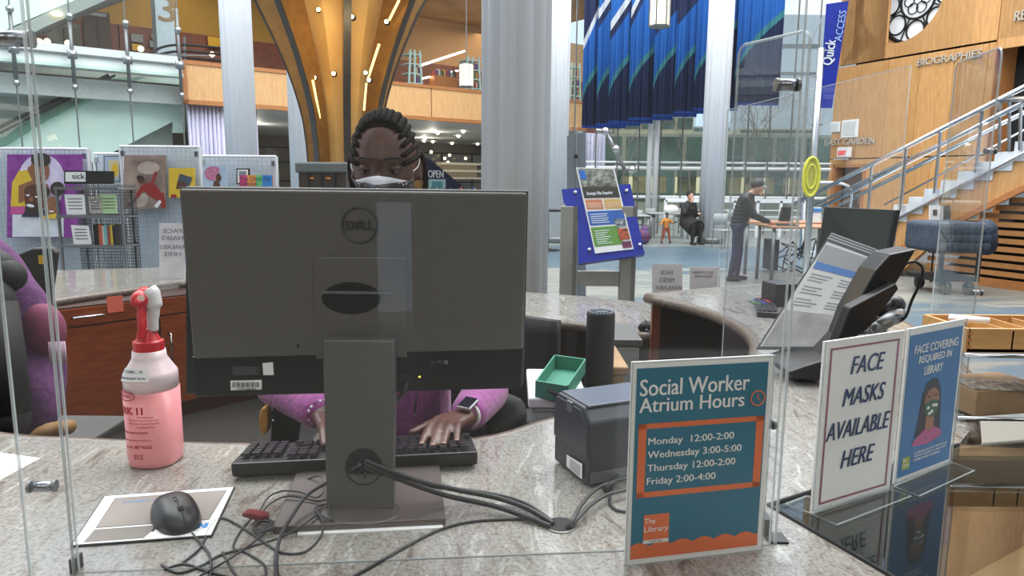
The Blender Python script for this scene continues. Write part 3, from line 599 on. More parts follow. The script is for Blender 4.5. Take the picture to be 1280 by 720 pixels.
# panels with a round hole
mb = MB()
pa = [fw.pt(u, z, 0) for u, z in ((u_c-2.2, zg1+.03), (u_c+2.4, zg1+.03), (u_c+2.4, z_c+2.6), (u_c-2.2, z_c+2.6))]; NC = 40
pb = [fw.pt(u, z, 0) for u, z in circ((u_c, z_c), RW, NC)]
va = [mb.b.verts.new(p) for p in pa]; vb = [mb.b.verts.new(p) for p in pb]
ed = [mb.b.edges.new((va[i], va[(i+1) % 4])) for i in range(4)]+[mb.b.edges.new((vb[i], vb[(i+1) % NC])) for i in range(NC)]
bmesh.ops.triangle_fill(mb.b, use_beauty=True, edges=ed)
vc = [mb.b.verts.new(fw.pt(u, z, -.9)) for u, z in circ((u_c, z_c), RW, NC)]
for i in range(NC): mb.b.faces.new((vb[i], vb[(i+1) % NC], vc[(i+1) % NC], vc[i]))
mb.build('round_opening_panel', WOOD, wr)
us = [0, .9, 1.9, u_c-2.2]; 
for a, b in zip(us, us[1:]): wrect(MB(), a, zg1+.03, b-.012, 14, -.1, 0).build('wall_panel', WOOD, wr)
us = [u_c+2.4+i*1.5 for i in range(8)]
for a, b in zip(us, us[1:]): wrect(MB(), a, zg1+.03, b-.012, 14, -.1, 0).build('wall_panel', WOOD, wr)
us = [0, 1.05, 2.1, 3.2, 4.3, 5.3, u_r]
for a, b in zip(us, us[1:]): wrect(MB(), a, zg2+.02, b-.012, zg1-.03, -.1, 0).build('wall_panel', WOOD, wr)
for a, b in ((0, ud0), (ud1, ud1+1.1), (ud1+1.1, ud1+2.3), (ud1+2.3, ud1+3.4), (ud1+3.4, u_r)): wrect(MB(), a, 0, b-.012, zg2-.02, -.1, 0).build('wall_panel', WOOD, wr)
wrect(MB(), ud0, zd, ud1, zg2-.02, -.1, 0).build('wall_panel', WOOD, wr)
# recess behind stairs on the far right
wrect(MB(), u_r, 0, 20, 14, -3.6, -3.5).build('recess_back', M('dark_maple', (140, 92, 50), .5), wr)
wrect(MB(), u_r-.02, 0, u_r+.02, 14, -3.5, 0).build('return_panel', WTRIM, wr)
wrect(MB(), u_r, zg1-.25, 20, 14, -.1, 0).build('upper_band', WOOD, wr)
dr = struct('door_1', fw.pt((ud0+ud1)/2, 0, -.2))
wrect(MB(), ud0, 0, ud1, zd, -.4, -.35).build('door_leaf', M('dark_brown_door', (70, 46, 28), .4), dr); wrect(MB(), ud0, 0, ud0+.12, zd, -.35, .03).build('door_frame', WTRIM, dr); wrect(MB(), ud0, zd-.1, ud1, zd, -.35, .03).build('door_frame', WTRIM, dr); wrect(MB(), ud1-.12, 0, ud1, zd, -.35, .03).build('door_frame', WTRIM, dr)
wrect(MB(), ud0+.9, .9, ud0+.95, 1.3, -.35, -.3).build('door_handle', STEEL, dr)
# rose tracery
t = thing('round_window', 'round tracery window of white circles set deep in the wooden wall', 'window', fw.pt(u_c, z_c-RW, -.8))
def ring(c, r, th, w=-.75, nm='tracery_ring', m=BLACKM): MB().tube([fw.pt(u, z, w) for u, z in circ(c, r, 24)], th, 6, closed=True).build(nm, m, t)
mb = MB(); mb.prism([fw.pt(u, z, -.85) for u, z in circ((u_c, z_c), RW, 40)], fw.n*.04); mb.build('pane', M('milky_pane', (216, 222, 226), .4, emit=.35), t)
ring((u_c, z_c), RW-.06, .07); ring((u_c, z_c), RW*.42, .04)
for k in range(8): a = k*pi/4; ring((u_c+cos(a)*RW*.68, z_c+sin(a)*RW*.68), RW*.22, .03); MB().cyl(fw.pt(u_c+cos(a+.39)*RW*.42, z_c+sin(a+.39)*RW*.42, -.75), fw.pt(u_c+cos(a+.39)*RW*.95, z_c+sin(a+.39)*RW*.95, -.75), .025, n=6).build('tracery_bar', BLACKM, t)
for k in range(6): a = k*pi/3; ring((u_c+cos(a)*RW*.21, z_c+sin(a)*RW*.21), RW*.12, .02)
# lettering and small fittings on the wall
LET = M('grey_metal_letter', (176, 170, 158), .5, .0)
def wtext(s, x0, y0, x1, y1, name_lab, h):
    a = wuv(x0, y0); b = wuv(x1, y1); F = Fr(W0, WD, V(0, 0, 1)); F.n = fw.n
    t = thing('wall_lettering', name_lab, 'sign', fw.pt((a[0]+b[0])/2, a[1], .03)); F.text(s, a[0], a[1], b[0], a[1]+h, LET, t, w=.03, th=.03, bold=.015, name='letters'); return t
wtext('BIOGRAPHIES', 1148, 83, 1228, 72, 'raised metal lettering BIOGRAPHIES on the wooden wall', .22)
wtext('EAST GARDEN', 1032, 182.5, 1094, 176, 'raised metal lettering EAST GARDEN above the doorway', .22)
wtext('REFERENCE', 1269, 27, 1345, 8, 'raised metal lettering starting RE at the right edge of the wooden wall', .27)
for x, y, s, lab in ((1045, 159, .2, 'small white square device on the wooden wall, left of the larger'), (1063, 161, .34, 'larger white square speaker plate on the wooden wall')):
    u, z = wuv(x, y); o = wrect(MB(), u-s, z-s*.9, u+s, z+s*.9, 0, .06).build('wall_plate', WHITE, None, bevel=.02); tag(o, lab, 'wall plate')
    wrect(MB(), u-s*.75, z-s*.68, u+s*.75, z+s*.68, .06, .07).build('grille', M('pale_grille', (200, 204, 204), .6), o)
t = thing('exit_sign', 'small lit EXIT sign with red letters above the doorway', 'sign', fw.pt(*wuv(1060, 196), .3))
a = wuv(1053, 197); b = wuv(1068, 184); wrect(MB(), a[0], a[1], b[0], b[1], .1, .3).build('housing', WHITE, t, bevel=.02); F = Fr(W0, WD, V(0, 0, 1)); F.n = fw.n
F.text('EXIT', a[0]+.08, a[1]+.08, b[0]-.08, b[1]-.12, M('exit_red', (200, 30, 40), .5, emit=.6), t, w=.3, th=.02, bold=.03)
# ================= stairs on the right =================
YS = 12.6; S0 = P(1137, 246, YS); SN = V(.9063, .4226, 0)
t = thing('marble_staircase', 'open staircase with white marble steps and maple side rising to the right', 'staircase', V(S0.x+1, S0.y-1, 0)); MARB = M('white_marble', (214, 220, 224), .3, c2=(176, 184, 190), sc=2)
def Q(px, py, off=0): return PV(px, py, S0+SN*off, WD)
def QS(p): return (p-S0).dot(WD)
def SP(s, z, off=0): return V(S0.x, S0.y, 0)+WD*s+SN*off+V(0, 0, z)
zt = S0.z; q5 = Q(1245, 190); run = QS(q5)/5; rise = (q5.z-zt)/5
for i in range(-10, 10):
    xa = run*i; z = zt+rise*i
    if z < .1: continue
    MB().prism([SP(xa, max(0, z-rise), .04), SP(xa+run*1.05, max(0, z-rise), .04), SP(xa+run*1.05, max(0, z-rise), 2.4), SP(xa, max(0, z-rise), 2.4)], (0, 0, min(rise, z))).build('step', MARB, t, bevel=.008)
    MB().prism([SP(xa, max(0, z-rise*2), -.02), SP(xa+run, max(0, z-rise*2), -.02), SP(xa+run, z, -.02), SP(xa, z, -.02)], SN*.06).build('edge_block', MARB, t)
p2 = Q(1195, 278); p3 = Q(1280, 236); sl = (p3.z-p2.z)/QS(p3-p2+S0); se = run*10
pts = []
for i in range(-10, 10):
    z = zt+rise*(i-1.8)
    if z < 0: continue
    pts += [SP(run*i, z), SP(run*(i+1), z)]
s0_ = QS(pts[0]); lowp = [SP(se, max(0, p2.z+sl*(se-QS(p2)))), SP(QS(p2), p2.z), SP(QS(p2)-p2.z/sl*.55, 0.0), SP(s0_, 0)]
MB().prism([V(*p) for p in pts]+lowp, SN*.1).build('stringer', WOOD, t)
MB().bar(SP(QS(p2)-.9, p2.z-.9*sl, -.03), SP(se, p2.z+sl*(se-QS(p2)), -.03), .06, .09).build('edge_trim', WTRIM, t)
sl_t = thing('slatted_screen', 'horizontal maple slats over a dark void beneath the staircase', 'screen', SP(2.5, 0, .2))
for i in range(12):
    zz = Q(1262, 343-10.4*i, .2).z
    if zz < .1: continue
    ss = max(QS(Q(1150, 340)), QS(p2)+(zz-p2.z)/sl+.05)
    MB().prism([SP(ss, zz-.045, .16), SP(9, zz-.045, .16), SP(9, zz-.045, .20), SP(ss, zz-.045, .20)], (0, 0, .08)).build('slat', M('slat_maple', (168, 116, 66), .45, rnd=.1), sl_t)
MB().prism([SP(QS(Q(1150, 340)), 0, .24), SP(9, 0, .24), SP(9, 3.2, .24), SP(QS(p2)+(1.2)/sl, p2.z+1.2, .24)], SN*.03).build('backing', BLACKM, sl_t)  # matt black sheet stands in for the darkness behind the slats
MB().prism([SP(QS(Q(1150, 340)), 0, .13), SP(9, 0, .13), SP(9, 0, .21), SP(QS(Q(1150, 340)), 0, .21)], (0, 0, .14)).build('skirting', WTRIM, sl_t)
hr = thing('stair_handrail', 'polished steel handrails on steel posts climbing the marble stair', 'railing', SP(0, 0, -.1))
def rail(a, b, off, r, k0=0, k1=.9):
    p = Q(*a, off); q = Q(*b, off); d = q-p; MB().tube([p-d*k0, q+d*k1], r, 8).build('rail', CHROME, hr, smooth=True)
rail((992, 255), (1140, 180), -.10, .042, 0, .715); rail((1012, 259), (1176, 180), -.06, .03); rail((1010, 268), (1202, 168), -.06, .04)
rail((1049, 256), (1202, 180), 2.2, .045); rail((1105, 256), (1240, 184), 2.2, .02); rail((1100, 285), (1280, 191), -.06, .025, .3)
for px in (1090, 1133, 1176, 1228):
    yt = 180-(px-1140)*.507+1; a_ = Q(px, yt, -.08); MB().bar(a_, V(a_.x, a_.y, max(.02, zt+rise*QS(a_)/run-.2)), .05, .03).build('post', STEEL, hr)
p = Q(1246, 125, -.1); MB().tube([p, Q(1330, 122, -.1)], .042, 8).build('landing_rail', CHROME, hr, smooth=True)
for px in (1250, 1262, 1276): MB().bar(Q(px, 124, -.05), Q(px-1, 188, -.05), .04, .03).build('post', STEEL, hr)
# steel stop bar of the closer handrail at the foot
tag(MB().tube(spl([G(1000, 318), P(1002, 270, 16.2), P(1003, 232, 16.2), P(1008, 228, 16.2), P(1060, 232, 16.2), P(1063, 260, 16.2)], 5), .035, 8).build('rail_loop', CHROME, None, smooth=True), 'bent steel loop rail in front of the doorway', 'railing')
# ============ pole with banner and yellow ring ============
YP = 10.2; q = P(1014, 240, YP); q = V(q.x, YP, 0); t = thing('banner_pole', 'slim grey steel pole carrying the Quick ACCESS banner', 'pole', q)
MB().cyl(q, q+V(0, 0, P(1024, 60, YP).z), .045, n=12).build('pole', STEEL, t, smooth=True); MB().lathe([(.22, 0), (.22, .02), (.05, .04)], q, 20).build('base', STEEL, t)
for yy in (22, 66, 126): MB().bar(P(1014, yy+30, YP).lerp(P(1014, yy+30, YP), 0), P(1028, yy+30 if yy > 60 else yy, YP), .015, .015).build('bracket', STEEL, t)
F = Fr(V(0, YP-.02, 0), V(1, 0, 0), V(0, 0, 1)); b = thing('pole_banner', 'narrow royal blue banner reading Quick ACCESS hung from the pole', 'banner', P(1040, 135, YP))
mb = MB(); F.ppoly(mb, [(1024, 135), (1040, 135), (1061, 1), (1033, 5)], -.01, .0); mb.build('cloth', BLUE, b)
def vtext(s, x, y0, y1, w, m, par):      # text running upwards
    F2 = Fr(V(0, YP-.03, 0), V(.10, 0, 1), V(-1, 0, .10)); a = F2.uv(x, y0); c = F2.uv(x, y1); F2.text(s, a[0], a[1], c[0], a[1]+w, m, par, w=0, th=.005, bold=.02)
vtext('Quick', 1042, 82, 50, .17, WHITE, b); vtext('ACCESS', 1051.5, 52, 13, .10, M('pale_blue_ink', (150, 176, 230), .6), b)
F = Fr(V(0, YP-.06, 0), V(1, 0, 0), V(0, 0, 1)); t = thing('ring_sign', 'yellow open ring sign fixed to the steel pole', 'sign', P(1014, 245, YP-.06))
for rr, w_ in ((1, .02), (.62, .015)):
    cu, cv = F.uv(1014, 221); ux, vy = F.uv(1025.5, 197); pts = [F.pt(cu+(ux-cu)*rr*cos(a/32*2*pi), cv+(vy-cv)*rr*sin(a/32*2*pi)) for a in range(32)]; MB().tube(pts, w_*1.2, 6, closed=True).build('ring' if rr == 1 else 'inner_ring', M('ring_yellow', (214, 208, 60), .4), t)
mb = MB(); F.poly(mb, circ((cu, cv), (ux-cu), 32, vy-cv), -.012, -.002); mb.build('disc', glass('yellow_film', (.92, .9, .42), .5, .45, (.75, .7, .15)), t)
# ============ tables, chairs, people in the hall ============
TT = M('table_wood', (170, 120, 86), .4); CH = M('grey_chair', (150, 156, 156), .5); SKIN_L = M('light_skin', (196, 150, 128), .5); SKIN_D = M('dark_skin', (78, 50, 38), .42, c2=(88, 57, 44), sc=20)
def table(x, y, w, d, h, lab, top=TT, n=4):
    t = thing('table', lab, 'table', (x, y, 0)); MB().box((x, y, h-.015), (w, d, .03)).build('tabletop', top, t, bevel=.005)
    for sx_ in (-1, 1):
        for sy in (-1, 1): MB().cyl((x+sx_*(w/2-.06), y+sy*(d/2-.06), 0), (x+sx_*(w/2-.06), y+sy*(d/2-.06), h-.03), .03, n=8).build('leg', GREYM, t, smooth=True)
    return t
def chair(x, y, rz, lab, m=CH, grp=None):
    t = thing('cafe_chair', lab, 'chair', (0, 0, 0))
    MB().box((0, 0, .45), (.42, .42, .03)).build('seat', m, t, bevel=.01); mb = MB(); N = 8
    mb.grid([[V(-.2+.4*i/N, .2+.03*sin(pi*i/N), z) for i in range(N+1)] for z in (.58, .72, .86)]); mb.build('backrest', m, t, smooth=True, solid=.02)
    for a in (-1, 1):
        MB().cyl((a*.19, -.18, 0), (a*.18, -.16, .45), .014, n=6).build('leg', STEEL, t); MB().cyl((a*.19, .24, 0), (a*.18, .2, .86), .014, n=6).build('leg', STEEL, t)
    t.location = (x, y, 0); t.rotation_euler = (0, 0, rz)
    if grp: t['group'] = grp
    return t
p = G(957, 344); table(4.75, 11.75, 1.15, .8, .95, 'standing table with wooden top at which the man in the padded jacket works')
q = P(1000, 292, 13.0); table(q.x, 13.0, 2.3, .8, .95, 'long wooden worktable behind the standing man, near the steel pole', TT)
for i, (px, py, rz, lab) in enumerate(((892, 306, .3, 'pale grey chair right beside the middle white column'), (903, 298, -.4, 'pale grey chair with metal frame right of the column, second from it'), (865, 299, 1.8, 'grey chair with a bag-draped back under the seated woman in black'), (800, 300, 2.4, 'grey cafe chair behind the toddler'), (818, 297, .6, 'grey cafe chair between the toddler and the seated woman'), (765, 303, 2.8, 'grey cafe chair partly behind the blue display board'), (838, 296, -1.2, 'far grey cafe chair by the white railing'))):
    g = G(px, py); chair(g.x, g.y-(.9 if i < 2 else 0), rz, lab, CH)
g = G(775, 302); table(g.x+.0, g.y, 1.5, .8, .74, 'grey cafe table between the display board and the toddler', CH)
g = G(832, 300); table(g.x+.2, g.y+.8, 1.2, .8, .74, 'grey cafe table behind the toddler with a white bag on it', CH)
o = MB().sph(V(g.x+.3, g.y+.8, .84), (.22, .16, .14), 12, 8).build('white_bag', PAPER, None, smooth=True); tag(o, 'crumpled white bag on the cafe table left of the seated woman', 'bag')
def capsule(mb, a, b, ra, rb, n=10):
    a = V(*a); b = V(*b); mb.tube([a, a.lerp(b, .5), b], [ra, (ra+rb)/2*1.02, rb], n); mb.sph(a, ra*.99, n, 8); mb.sph(b, rb*.99, n, 8)
def figure(label, base, rz, S, J, skin, top, bot, shoe, hair, grp=None, coat=0, cap=None, long=False):
    """J: joints in metres for a 1.75 m adult, x right, y forward(negative = facing -y)"""
    t = thing('person', label, 'person', base); A = Matrix.Rotation(rz, 4, 'Z')
    def T(p): return V(*base)+(A @ (V(*p)*S))
    def cap_(mb, a, b, ra, rb): capsule(mb, T(J[a]) if isinstance(a, str) else T(a), T(J[b]) if isinstance(b, str) else T(b), ra*S, rb*S)
    bm_ = MB(); h = V(*J['head']); f_ = V(*J.get('face', (0, -1, 0))).normalized()
    bm_.sph(T(h), (.078*S, .095*S, .115*S), 16, 12, mat=Matrix.Rotation(rz, 3, 'Z')); cap_(bm_, 'neck', h-V(0, 0, .05), .055, .05)
    bm_.sph(T(h+f_*.09+V(0, 0, -.01)), .017*S, 8, 6); bm_.sph(T(h+f_*.06+V(0, 0, -.075)), .045*S, 10, 8)
    cap_(bm_, 'chest', 'neck', .1, .06)
    for s in 'LR':
        cap_(bm_, 'el'+s, 'ha'+s, .04, .028); q = V(*J['ha'+s]); d = (q-V(*J['el'+s])).normalized(); sd = f_.cross(V(0, 0, 1))
        cap_(bm_, q, q+d*.07, .03, .034)
        for k in range(4): cap_(bm_, q+d*.08+sd*(.018*(k-1.5)), q+d*(.16-.012*abs(k-1.3))+sd*(.02*(k-1.5))-V(0, 0, .015), .010, .008)
        cap_(bm_, q+d*.03, q+d*.08+sd*(.045 if s == 'L' else -.045), .012, .009)
    bm_.build('body', skin, t, remesh=.012*S)
    c = MB(); cap_(c, 'pelvis', 'chest', .135, .15); c.sph(T(V(*J['chest'])+V(0, 0, .02)), (.19*S, .13*S, .15*S), 12, 8, mat=Matrix.Rotation(rz, 3, 'Z')); cap_(c, V(*J['chest'])+V(0, 0, .08), V(*J['neck'])-V(0, 0, .02), .09, .07)
    for s in 'LR': cap_(c, 'sh'+s, 'el'+s, .068, .052); cap_(c, 'el'+s, 'ha'+s, .052, .038)
    if long: c.tube([T(V(*J['chest'])), T(V(*J['pelvis'])), T(V(*J['knL'])*.5+V(*J['knR'])*.5+V(0, 0, -.1))], [.19*S, .22*S, .24*S], 14)
    c.build('jacket', top, t, remesh=.016*S)
    if coat:      # quilting seams
        for k in range(7):
            a = T(V(*J['pelvis']).lerp(V(*J['chest']), k/6)); r = (.148+.012*(k/6))*S; MB().tube([a+V(r*cos(i/14*2*pi), r*.98*sin(i/14*2*pi), 0) for i in range(14)], .012*S, 6, closed=True).build('quilt_ridge', top, t, smooth=True)
    g_ = MB(); cap_(g_, 'hipL', 'hipR', .105, .105); cap_(g_, 'pelvis', V(*J['pelvis'])-V(0, 0, .05), .13, .12)
    for s in 'LR': cap_(g_, 'hip'+s, 'kn'+s, .095, .065); cap_(g_, 'kn'+s, 'ft'+s, .063, .048)
    g_.build('trousers', bot, t, remesh=.016*S)
    for s in 'LR': q = V(*J['ft'+s]); d = J.get('toe', (0, -1, 0)); m_ = MB(); capsule(m_, T(q+V(0, 0, -.055)-V(*d)*.04), T(q+V(0, 0, -.06)+V(*d)*.14), .042*S, .034*S); m_.build('shoe', shoe, t, smooth=True)
    if hair:
        m_ = MB(); m_.sph(T(h+V(0, 0, .03)-f_*.015), (.088*S, .10*S, .105*S), 14, 10, mat=Matrix.Rotation(rz, 3, 'Z')); m_.build('hair', hair, t, smooth=True)
    if cap:
        m_ = MB(); c0 = T(h+V(0, 0, .055)); m_.sph(c0, (.095*S, .108*S, .085*S), 16, 10, mat=Matrix.Rotation(rz, 3, 'Z')); m_.build('cap', cap[0], t, smooth=True)
        m_ = MB(); capsule(m_, T(h+f_*.055+V(0, 0, .085)), T(h+f_*.125+V(0, 0, .075)), .05*S, .04*S); o = m_.build('cap_peak', cap[1], t, smooth=True)
    return t, T
STAND = dict(pelvis=(0, 0, .95), chest=(0, -.10, 1.32), neck=(0, -.17, 1.46), head=(0, -.27, 1.58), face=(0, -.75, -.65), shL=(.18, -.1, 1.38), shR=(-.18, -.1, 1.38), elL=(.22, -.2, 1.10), elR=(-.22, -.25, 1.12), haL=(.14, -.44, 1.0), haR=(-.12, -.47, 1.02), hipL=(.09, 0, .9), hipR=(-.09, 0, .9), knL=(.12, -.04, .5), knR=(-.10, .02, .5), ftL=(.13, -.02, .1), ftR=(-.11, .08, .1))
g = G(919, 351); figure('man in dark padded jacket, jeans and cap bending over the standing table', (g.x, g.y, 0), radians(72), 1.0, STAND, SKIN_L, M('padded_jacket', (17, 20, 24), .5, var=.3, sc=30), M('jeans', (24, 34, 62), .8, var=.2), BLACKM, M('brown_hair', (60, 44, 36), .8), coat=1, cap=(M('charcoal_cap', (64, 66, 70), .7), M('light_peak', (190, 190, 188), .7)))
SIT = dict(pelvis=(0, 0, .55), chest=(0, -.02, .92), neck=(0, -.04, 1.08), head=(0, -.07, 1.23), face=(0, -1, 0), shL=(.18, 0, .99), shR=(-.18, 0, .99), elL=(.22, -.08, .72), elR=(-.2, -.16, .76), haL=(.12, -.3, .76), haR=(-.06, -.2, 1.05), hipL=(.09, 0, .5), hipR=(-.09, 0, .5), knL=(.11, -.42, .5), knR=(-.11, -.42, .5), ftL=(.11, -.42, .09), ftR=(-.11, -.42, .09))
g = G(858, 304); figure('person in black coat and black hat seated at a cafe table by the column', (g.x, g.y, 0), radians(20), 1.05, SIT, SKIN_L, BLACKM, BLACKM, BLACKM, BLACKM, long=True)
KID = dict(pelvis=(0, 0, .88), chest=(0, -.02, 1.2), neck=(0, -.02, 1.34), head=(0, -.04, 1.52), face=(0, -1, 0), shL=(.17, 0, 1.26), shR=(-.17, 0, 1.26), elL=(.33, -.03, 1.08), elR=(-.33, -.06, 1.06), haL=(.28, -.26, 1.1), haR=(-.44, -.2, 1.0), hipL=(.09, 0, .8), hipR=(-.09, 0, .8), knL=(.16, -.05, .45), knR=(-.18, -.05, .45), ftL=(.24, 0, .1), ftR=(-.24, 0, .1))
g = G(832, 304); figure('toddler in mustard top and rust trousers walking on the pale floor', (g.x, g.y, 0), radians(10), .50, dict(KID, head=(0, -.04, 1.54)), SKIN_D, M('mustard_top', (190, 124, 52), .8), M('rust_trousers', (140, 62, 40), .8), BLACKM, BLACKM)
g = G(694, 300); figure('person in white shirt seated at a far table left of the display board', (g.x+.2, g.y, 0), radians(-60), 1.0, SIT, SKIN_L, PAPER, BLACKM, BLACKM, M('grey_hair', (120, 110, 100), .8))
# pedestal table in front of that person
g = G(684, 313); t = thing('pedestal_table', 'small black pedestal table on a round foot beside the slim column', 'table', g)
MB().lathe([(.3, 0), (.3, .02), (.04, .05)], g, 20).build('foot', BLACKM, t); MB().cyl(g, g+V(0, 0, .95), .035, n=10).build('stem', BLACKM, t); MB().lathe([(.35, .93), (.35, .97)], g, 20).build('tabletop', BLACKM, t)
# stroller and its bright seat, rucksack on the floor
g = G(785, 300); t = thing('pushchair', 'dark pushchair with green trim behind the blue display board', 'pushchair', g)
mb = MB(); capsule(mb, g+V(-.35, 0, 1.05), g+V(.25, 0, .75), .16, .10); mb.build('hood', M('dark_hood', (60, 64, 66), .7), t, smooth=True); mb = MB(); capsule(mb, g+V(.2, 0, .75), g+V(.42, 0, .58), .07, .04); mb.build('trim', M('lime_trim', (110, 190, 60), .6), t, smooth=True)
for dx in (-.3, .3): MB().cyl(g+V(dx, 0, .08), g+V(-dx*.4, 0, .8), .02, n=6).build('frame_bar', GREYM, t); MB().cyl(g+V(dx, -.03, .1), g+V(dx, .03, .1), .1, n=16).build('wheel', BLACKM, t)
g = G(805, 305); o = MB(); capsule(o, g+V(0, 0, .15), g+V(0, 0, .38), .15, .11); tag(o.build('rucksack', M('multi_bag', (120, 60, 80), .8, c2=(40, 60, 120), sc=14), None, smooth=True), 'colourful rucksack standing on the floor beside the blue board', 'bag')
# things on standing tables
def laptop(x, y, z, rz, lab): 
    t = thing('laptop', lab, 'laptop', (x, y, z)); MB().box((0, 0, .01), (.33, .23, .018)).build('keyboard_base', BLACK, t, bevel=.004)
    MB().box((0, .12, .12), (.33, .012, .22)).build('screen', BLACK, t); t.rotation_euler = (0, 0, rz)
    return t
p = V(4.5, 11.65, .95); o = thing('laptop', 'flat black laptop on the standing table under the man\'s hands', 'laptop', p); MB().box(p+V(0, 0, .012), (.34, .25, .02)).build('base', BLACK, o, bevel=.004); MB().box(p+V(.0, 0, .024), (.28, .12, .004)).build('keys', BLACKM, o)
def fbox(name, lab, cat, px0, py0, px1, py1, Y, d, m, **k):
    a = P(px0, py1, Y); b = P(px1, py0, Y); o = MB().span((a.x, Y, a.z), (b.x, Y+d, b.z)).build(name, m, None, bevel=k.get('bevel', .01)); return tag(o, lab, cat)
mb = MB(); F = Fr(V(0, 12.9, 0), V(1, 0, 0), V(0, 0, 1)); t = thing('desktop_computer', 'black all-in-one computer seen edge-on on the long worktable left of the pole', 'computer', P(980, 283, 12.9))
F.ppoly(mb, [(974, 281), (987, 281), (990, 259), (979, 259)], -.1, 0); mb.build('screen', BLACK, t); mb = MB(); F.ppoly(mb, [(972, 283), (992, 283), (992, 281), (972, 281)], -.2, 0.05); mb.build('foot', STEEL, t)
F = Fr(V(0, 12.7, 0), V(1, 0, 0), V(0, 0, 1)); t = thing('leaflet_stand', 'white and blue leaflet in a clear stand on the worktable beside the pole', 'sign', P(1020, 284, 12.7))
mb = MB(); F.ppoly(mb, [(1013, 284), (1025, 284), (1027, 259), (1015, 259)], -.02, 0); mb.build('sheet', PAPER, t); mb = MB(); F.ppoly(mb, [(1015.5, 265), (1026, 265), (1026.5, 260.5), (1016, 260.5)], 0, .01); mb.build('heading', M('sky_ink', (60, 130, 200), .5), t)
# cable clutter under the worktable
random.seed(3)
for i in range(5):
    c = P(990+i*3, 322, 12.9); pts = [c+V(random.uniform(-.3, .3), random.uniform(-.1, .1), random.uniform(-.3, .35)) for _ in range(7)]
    tag(MB().tube(spl(pts, 5), .012, 5).build('loose_cable', BLACKM, None, smooth=True), 'tangled black cable hanging under the long worktable', 'cable', 'tangled cables under the worktable')
fbox('computer_tower', 'black computer tower hanging below the long worktable', 'computer', 962, 300, 975, 338, 12.95, .4, BLACK)
# poster boards by the stair foot
for i, (x0, y0, x1, y1, m, lab) in enumerate(((1162, 257, 1179, 277, PAPER, 'white notice on a stand near the foot of the marble stair'), (1179, 257, 1188, 279, GREYM, 'grey framed notice just right of the white one by the stair'))):
    F = Fr(V(0, 11.8, 0), V(1, 0, 0), V(0, 0, 1)); t = thing('notice_stand', lab, 'sign', G((x0+x1)/2, 353)); mb = MB(); F.ppoly(mb, [(x0, y1), (x1, y1), (x1, y0), (x0, y0)], -.02, 0); mb.build('notice', m, t)
    a = P((x0+x1)/2, y1, 11.85); MB().cyl((a.x, 11.85, 0), a, .015, n=6).build('post', BLACKM, t); mb = MB(); F.ppoly(mb, [(x0+4, y1-8), (x0+9, y1-8), (x0+9, y0+5), (x0+4, y0+5)], 0, .01); mb.build('small_print', GREYM, t)
# quilted cart
a = P(1168, 345, 10.4); b = P(1235, 278, 10.4)
t = thing('covered_cart', 'large cart on castors draped with a quilted blue-grey moving blanket', 'cart', ((a.x+b.x)/2, 10.8, 0)); QB = M('quilted_blanket', (54, 64, 78), .85, var=.25, sc=9, bump=.6)
zt_ = P(1200, 279, 10.3).z; zm = P(1200, 318, 10.3).z
mb = MB(); mb.span((a.x-.02, 10.38, zm), (b.x+.1, 11.3, zt_)); mb.build('blanket', QB, t, bevel=.08, seg=4)
mb = MB(); capsule(mb, V(b.x+.1, 10.6, zt_-.12), V(b.x+.22, 10.7, zm+.1), .17, .15); mb.build('blanket_bunch', QB, t, smooth=True)
for r in range(3):
    for c in range(7):
        x = a.x+.05+(b.x-a.x)*c/6.5; z = zm+.05+(zt_-zm-.1)*(r+.5)/3; mb = MB(); mb.sph((x, 10.37, z), (.07, .02, .07), 8, 6); mb.build('quilt_pad', QB, t, smooth=True)
for x in (a.x+.25, b.x-.12):
    for y in (10.5, 11.2): MB().cyl((x-.03, y, .1), (x+.03, y, .1), .1, n=16).build('castor', BLACK, t, smooth=True)
MB().span((a.x+.05, 10.5, .2), (b.x, 11.25, .26)).build('deck', BLACKM, t)
for x in (a.x+.1, b.x-.05): MB().span((x, 10.45, .2), (x+.05, 10.5, zm+.1)).build('upright', BLACKM, t)
g = G(1262, 358); t = thing('belt_post', 'black queue barrier post with belt at the right edge by the slatted screen', 'barrier', g)
MB().lathe([(.22, 0), (.22, .03), (.04, .06)], g, 20).build('foot', BLACKM, t); MB().cyl(g, g+V(.03, 0, .97), .035, n=12).build('post', BLACKM, t); MB().bar(g+V(.03, 0, .92), g+V(-.35, .1, .95), .01, .05).build('belt', BLACKM, t)
# grey screen panels beside curtain (behind kiosk)
F = Fr(V(0, 9.5, 0), V(1, 0, 0), V(0, 0, 1)); t = thing('grey_screen', 'folding grey screen panel standing behind the blue display board', 'screen', G(722, 375))
SCRM = M('grey_fabric_panel', (112, 118, 124), .8)
mb = MB(); F.ppoly(mb, [(709, 372), (720, 372), (720, 167), (709, 170)], -.04, 0); mb.build('panel', SCRM, t); mb = MB(); F.ppoly(mb, [(721, 372), (733, 372), (733, 164), (721, 167)], -.1, -.06); mb.build('panel', SCRM, t); mb = MB(); F.ppoly(mb, [(719.5, 372), (721.3, 372), (721.3, 165), (719.5, 165)], -.05, .01); mb.build('pole', STEEL, t); mb = MB(); mb.sph(P(720, 195, 9.45), .03); mb.build('catch', BLACKM, t)
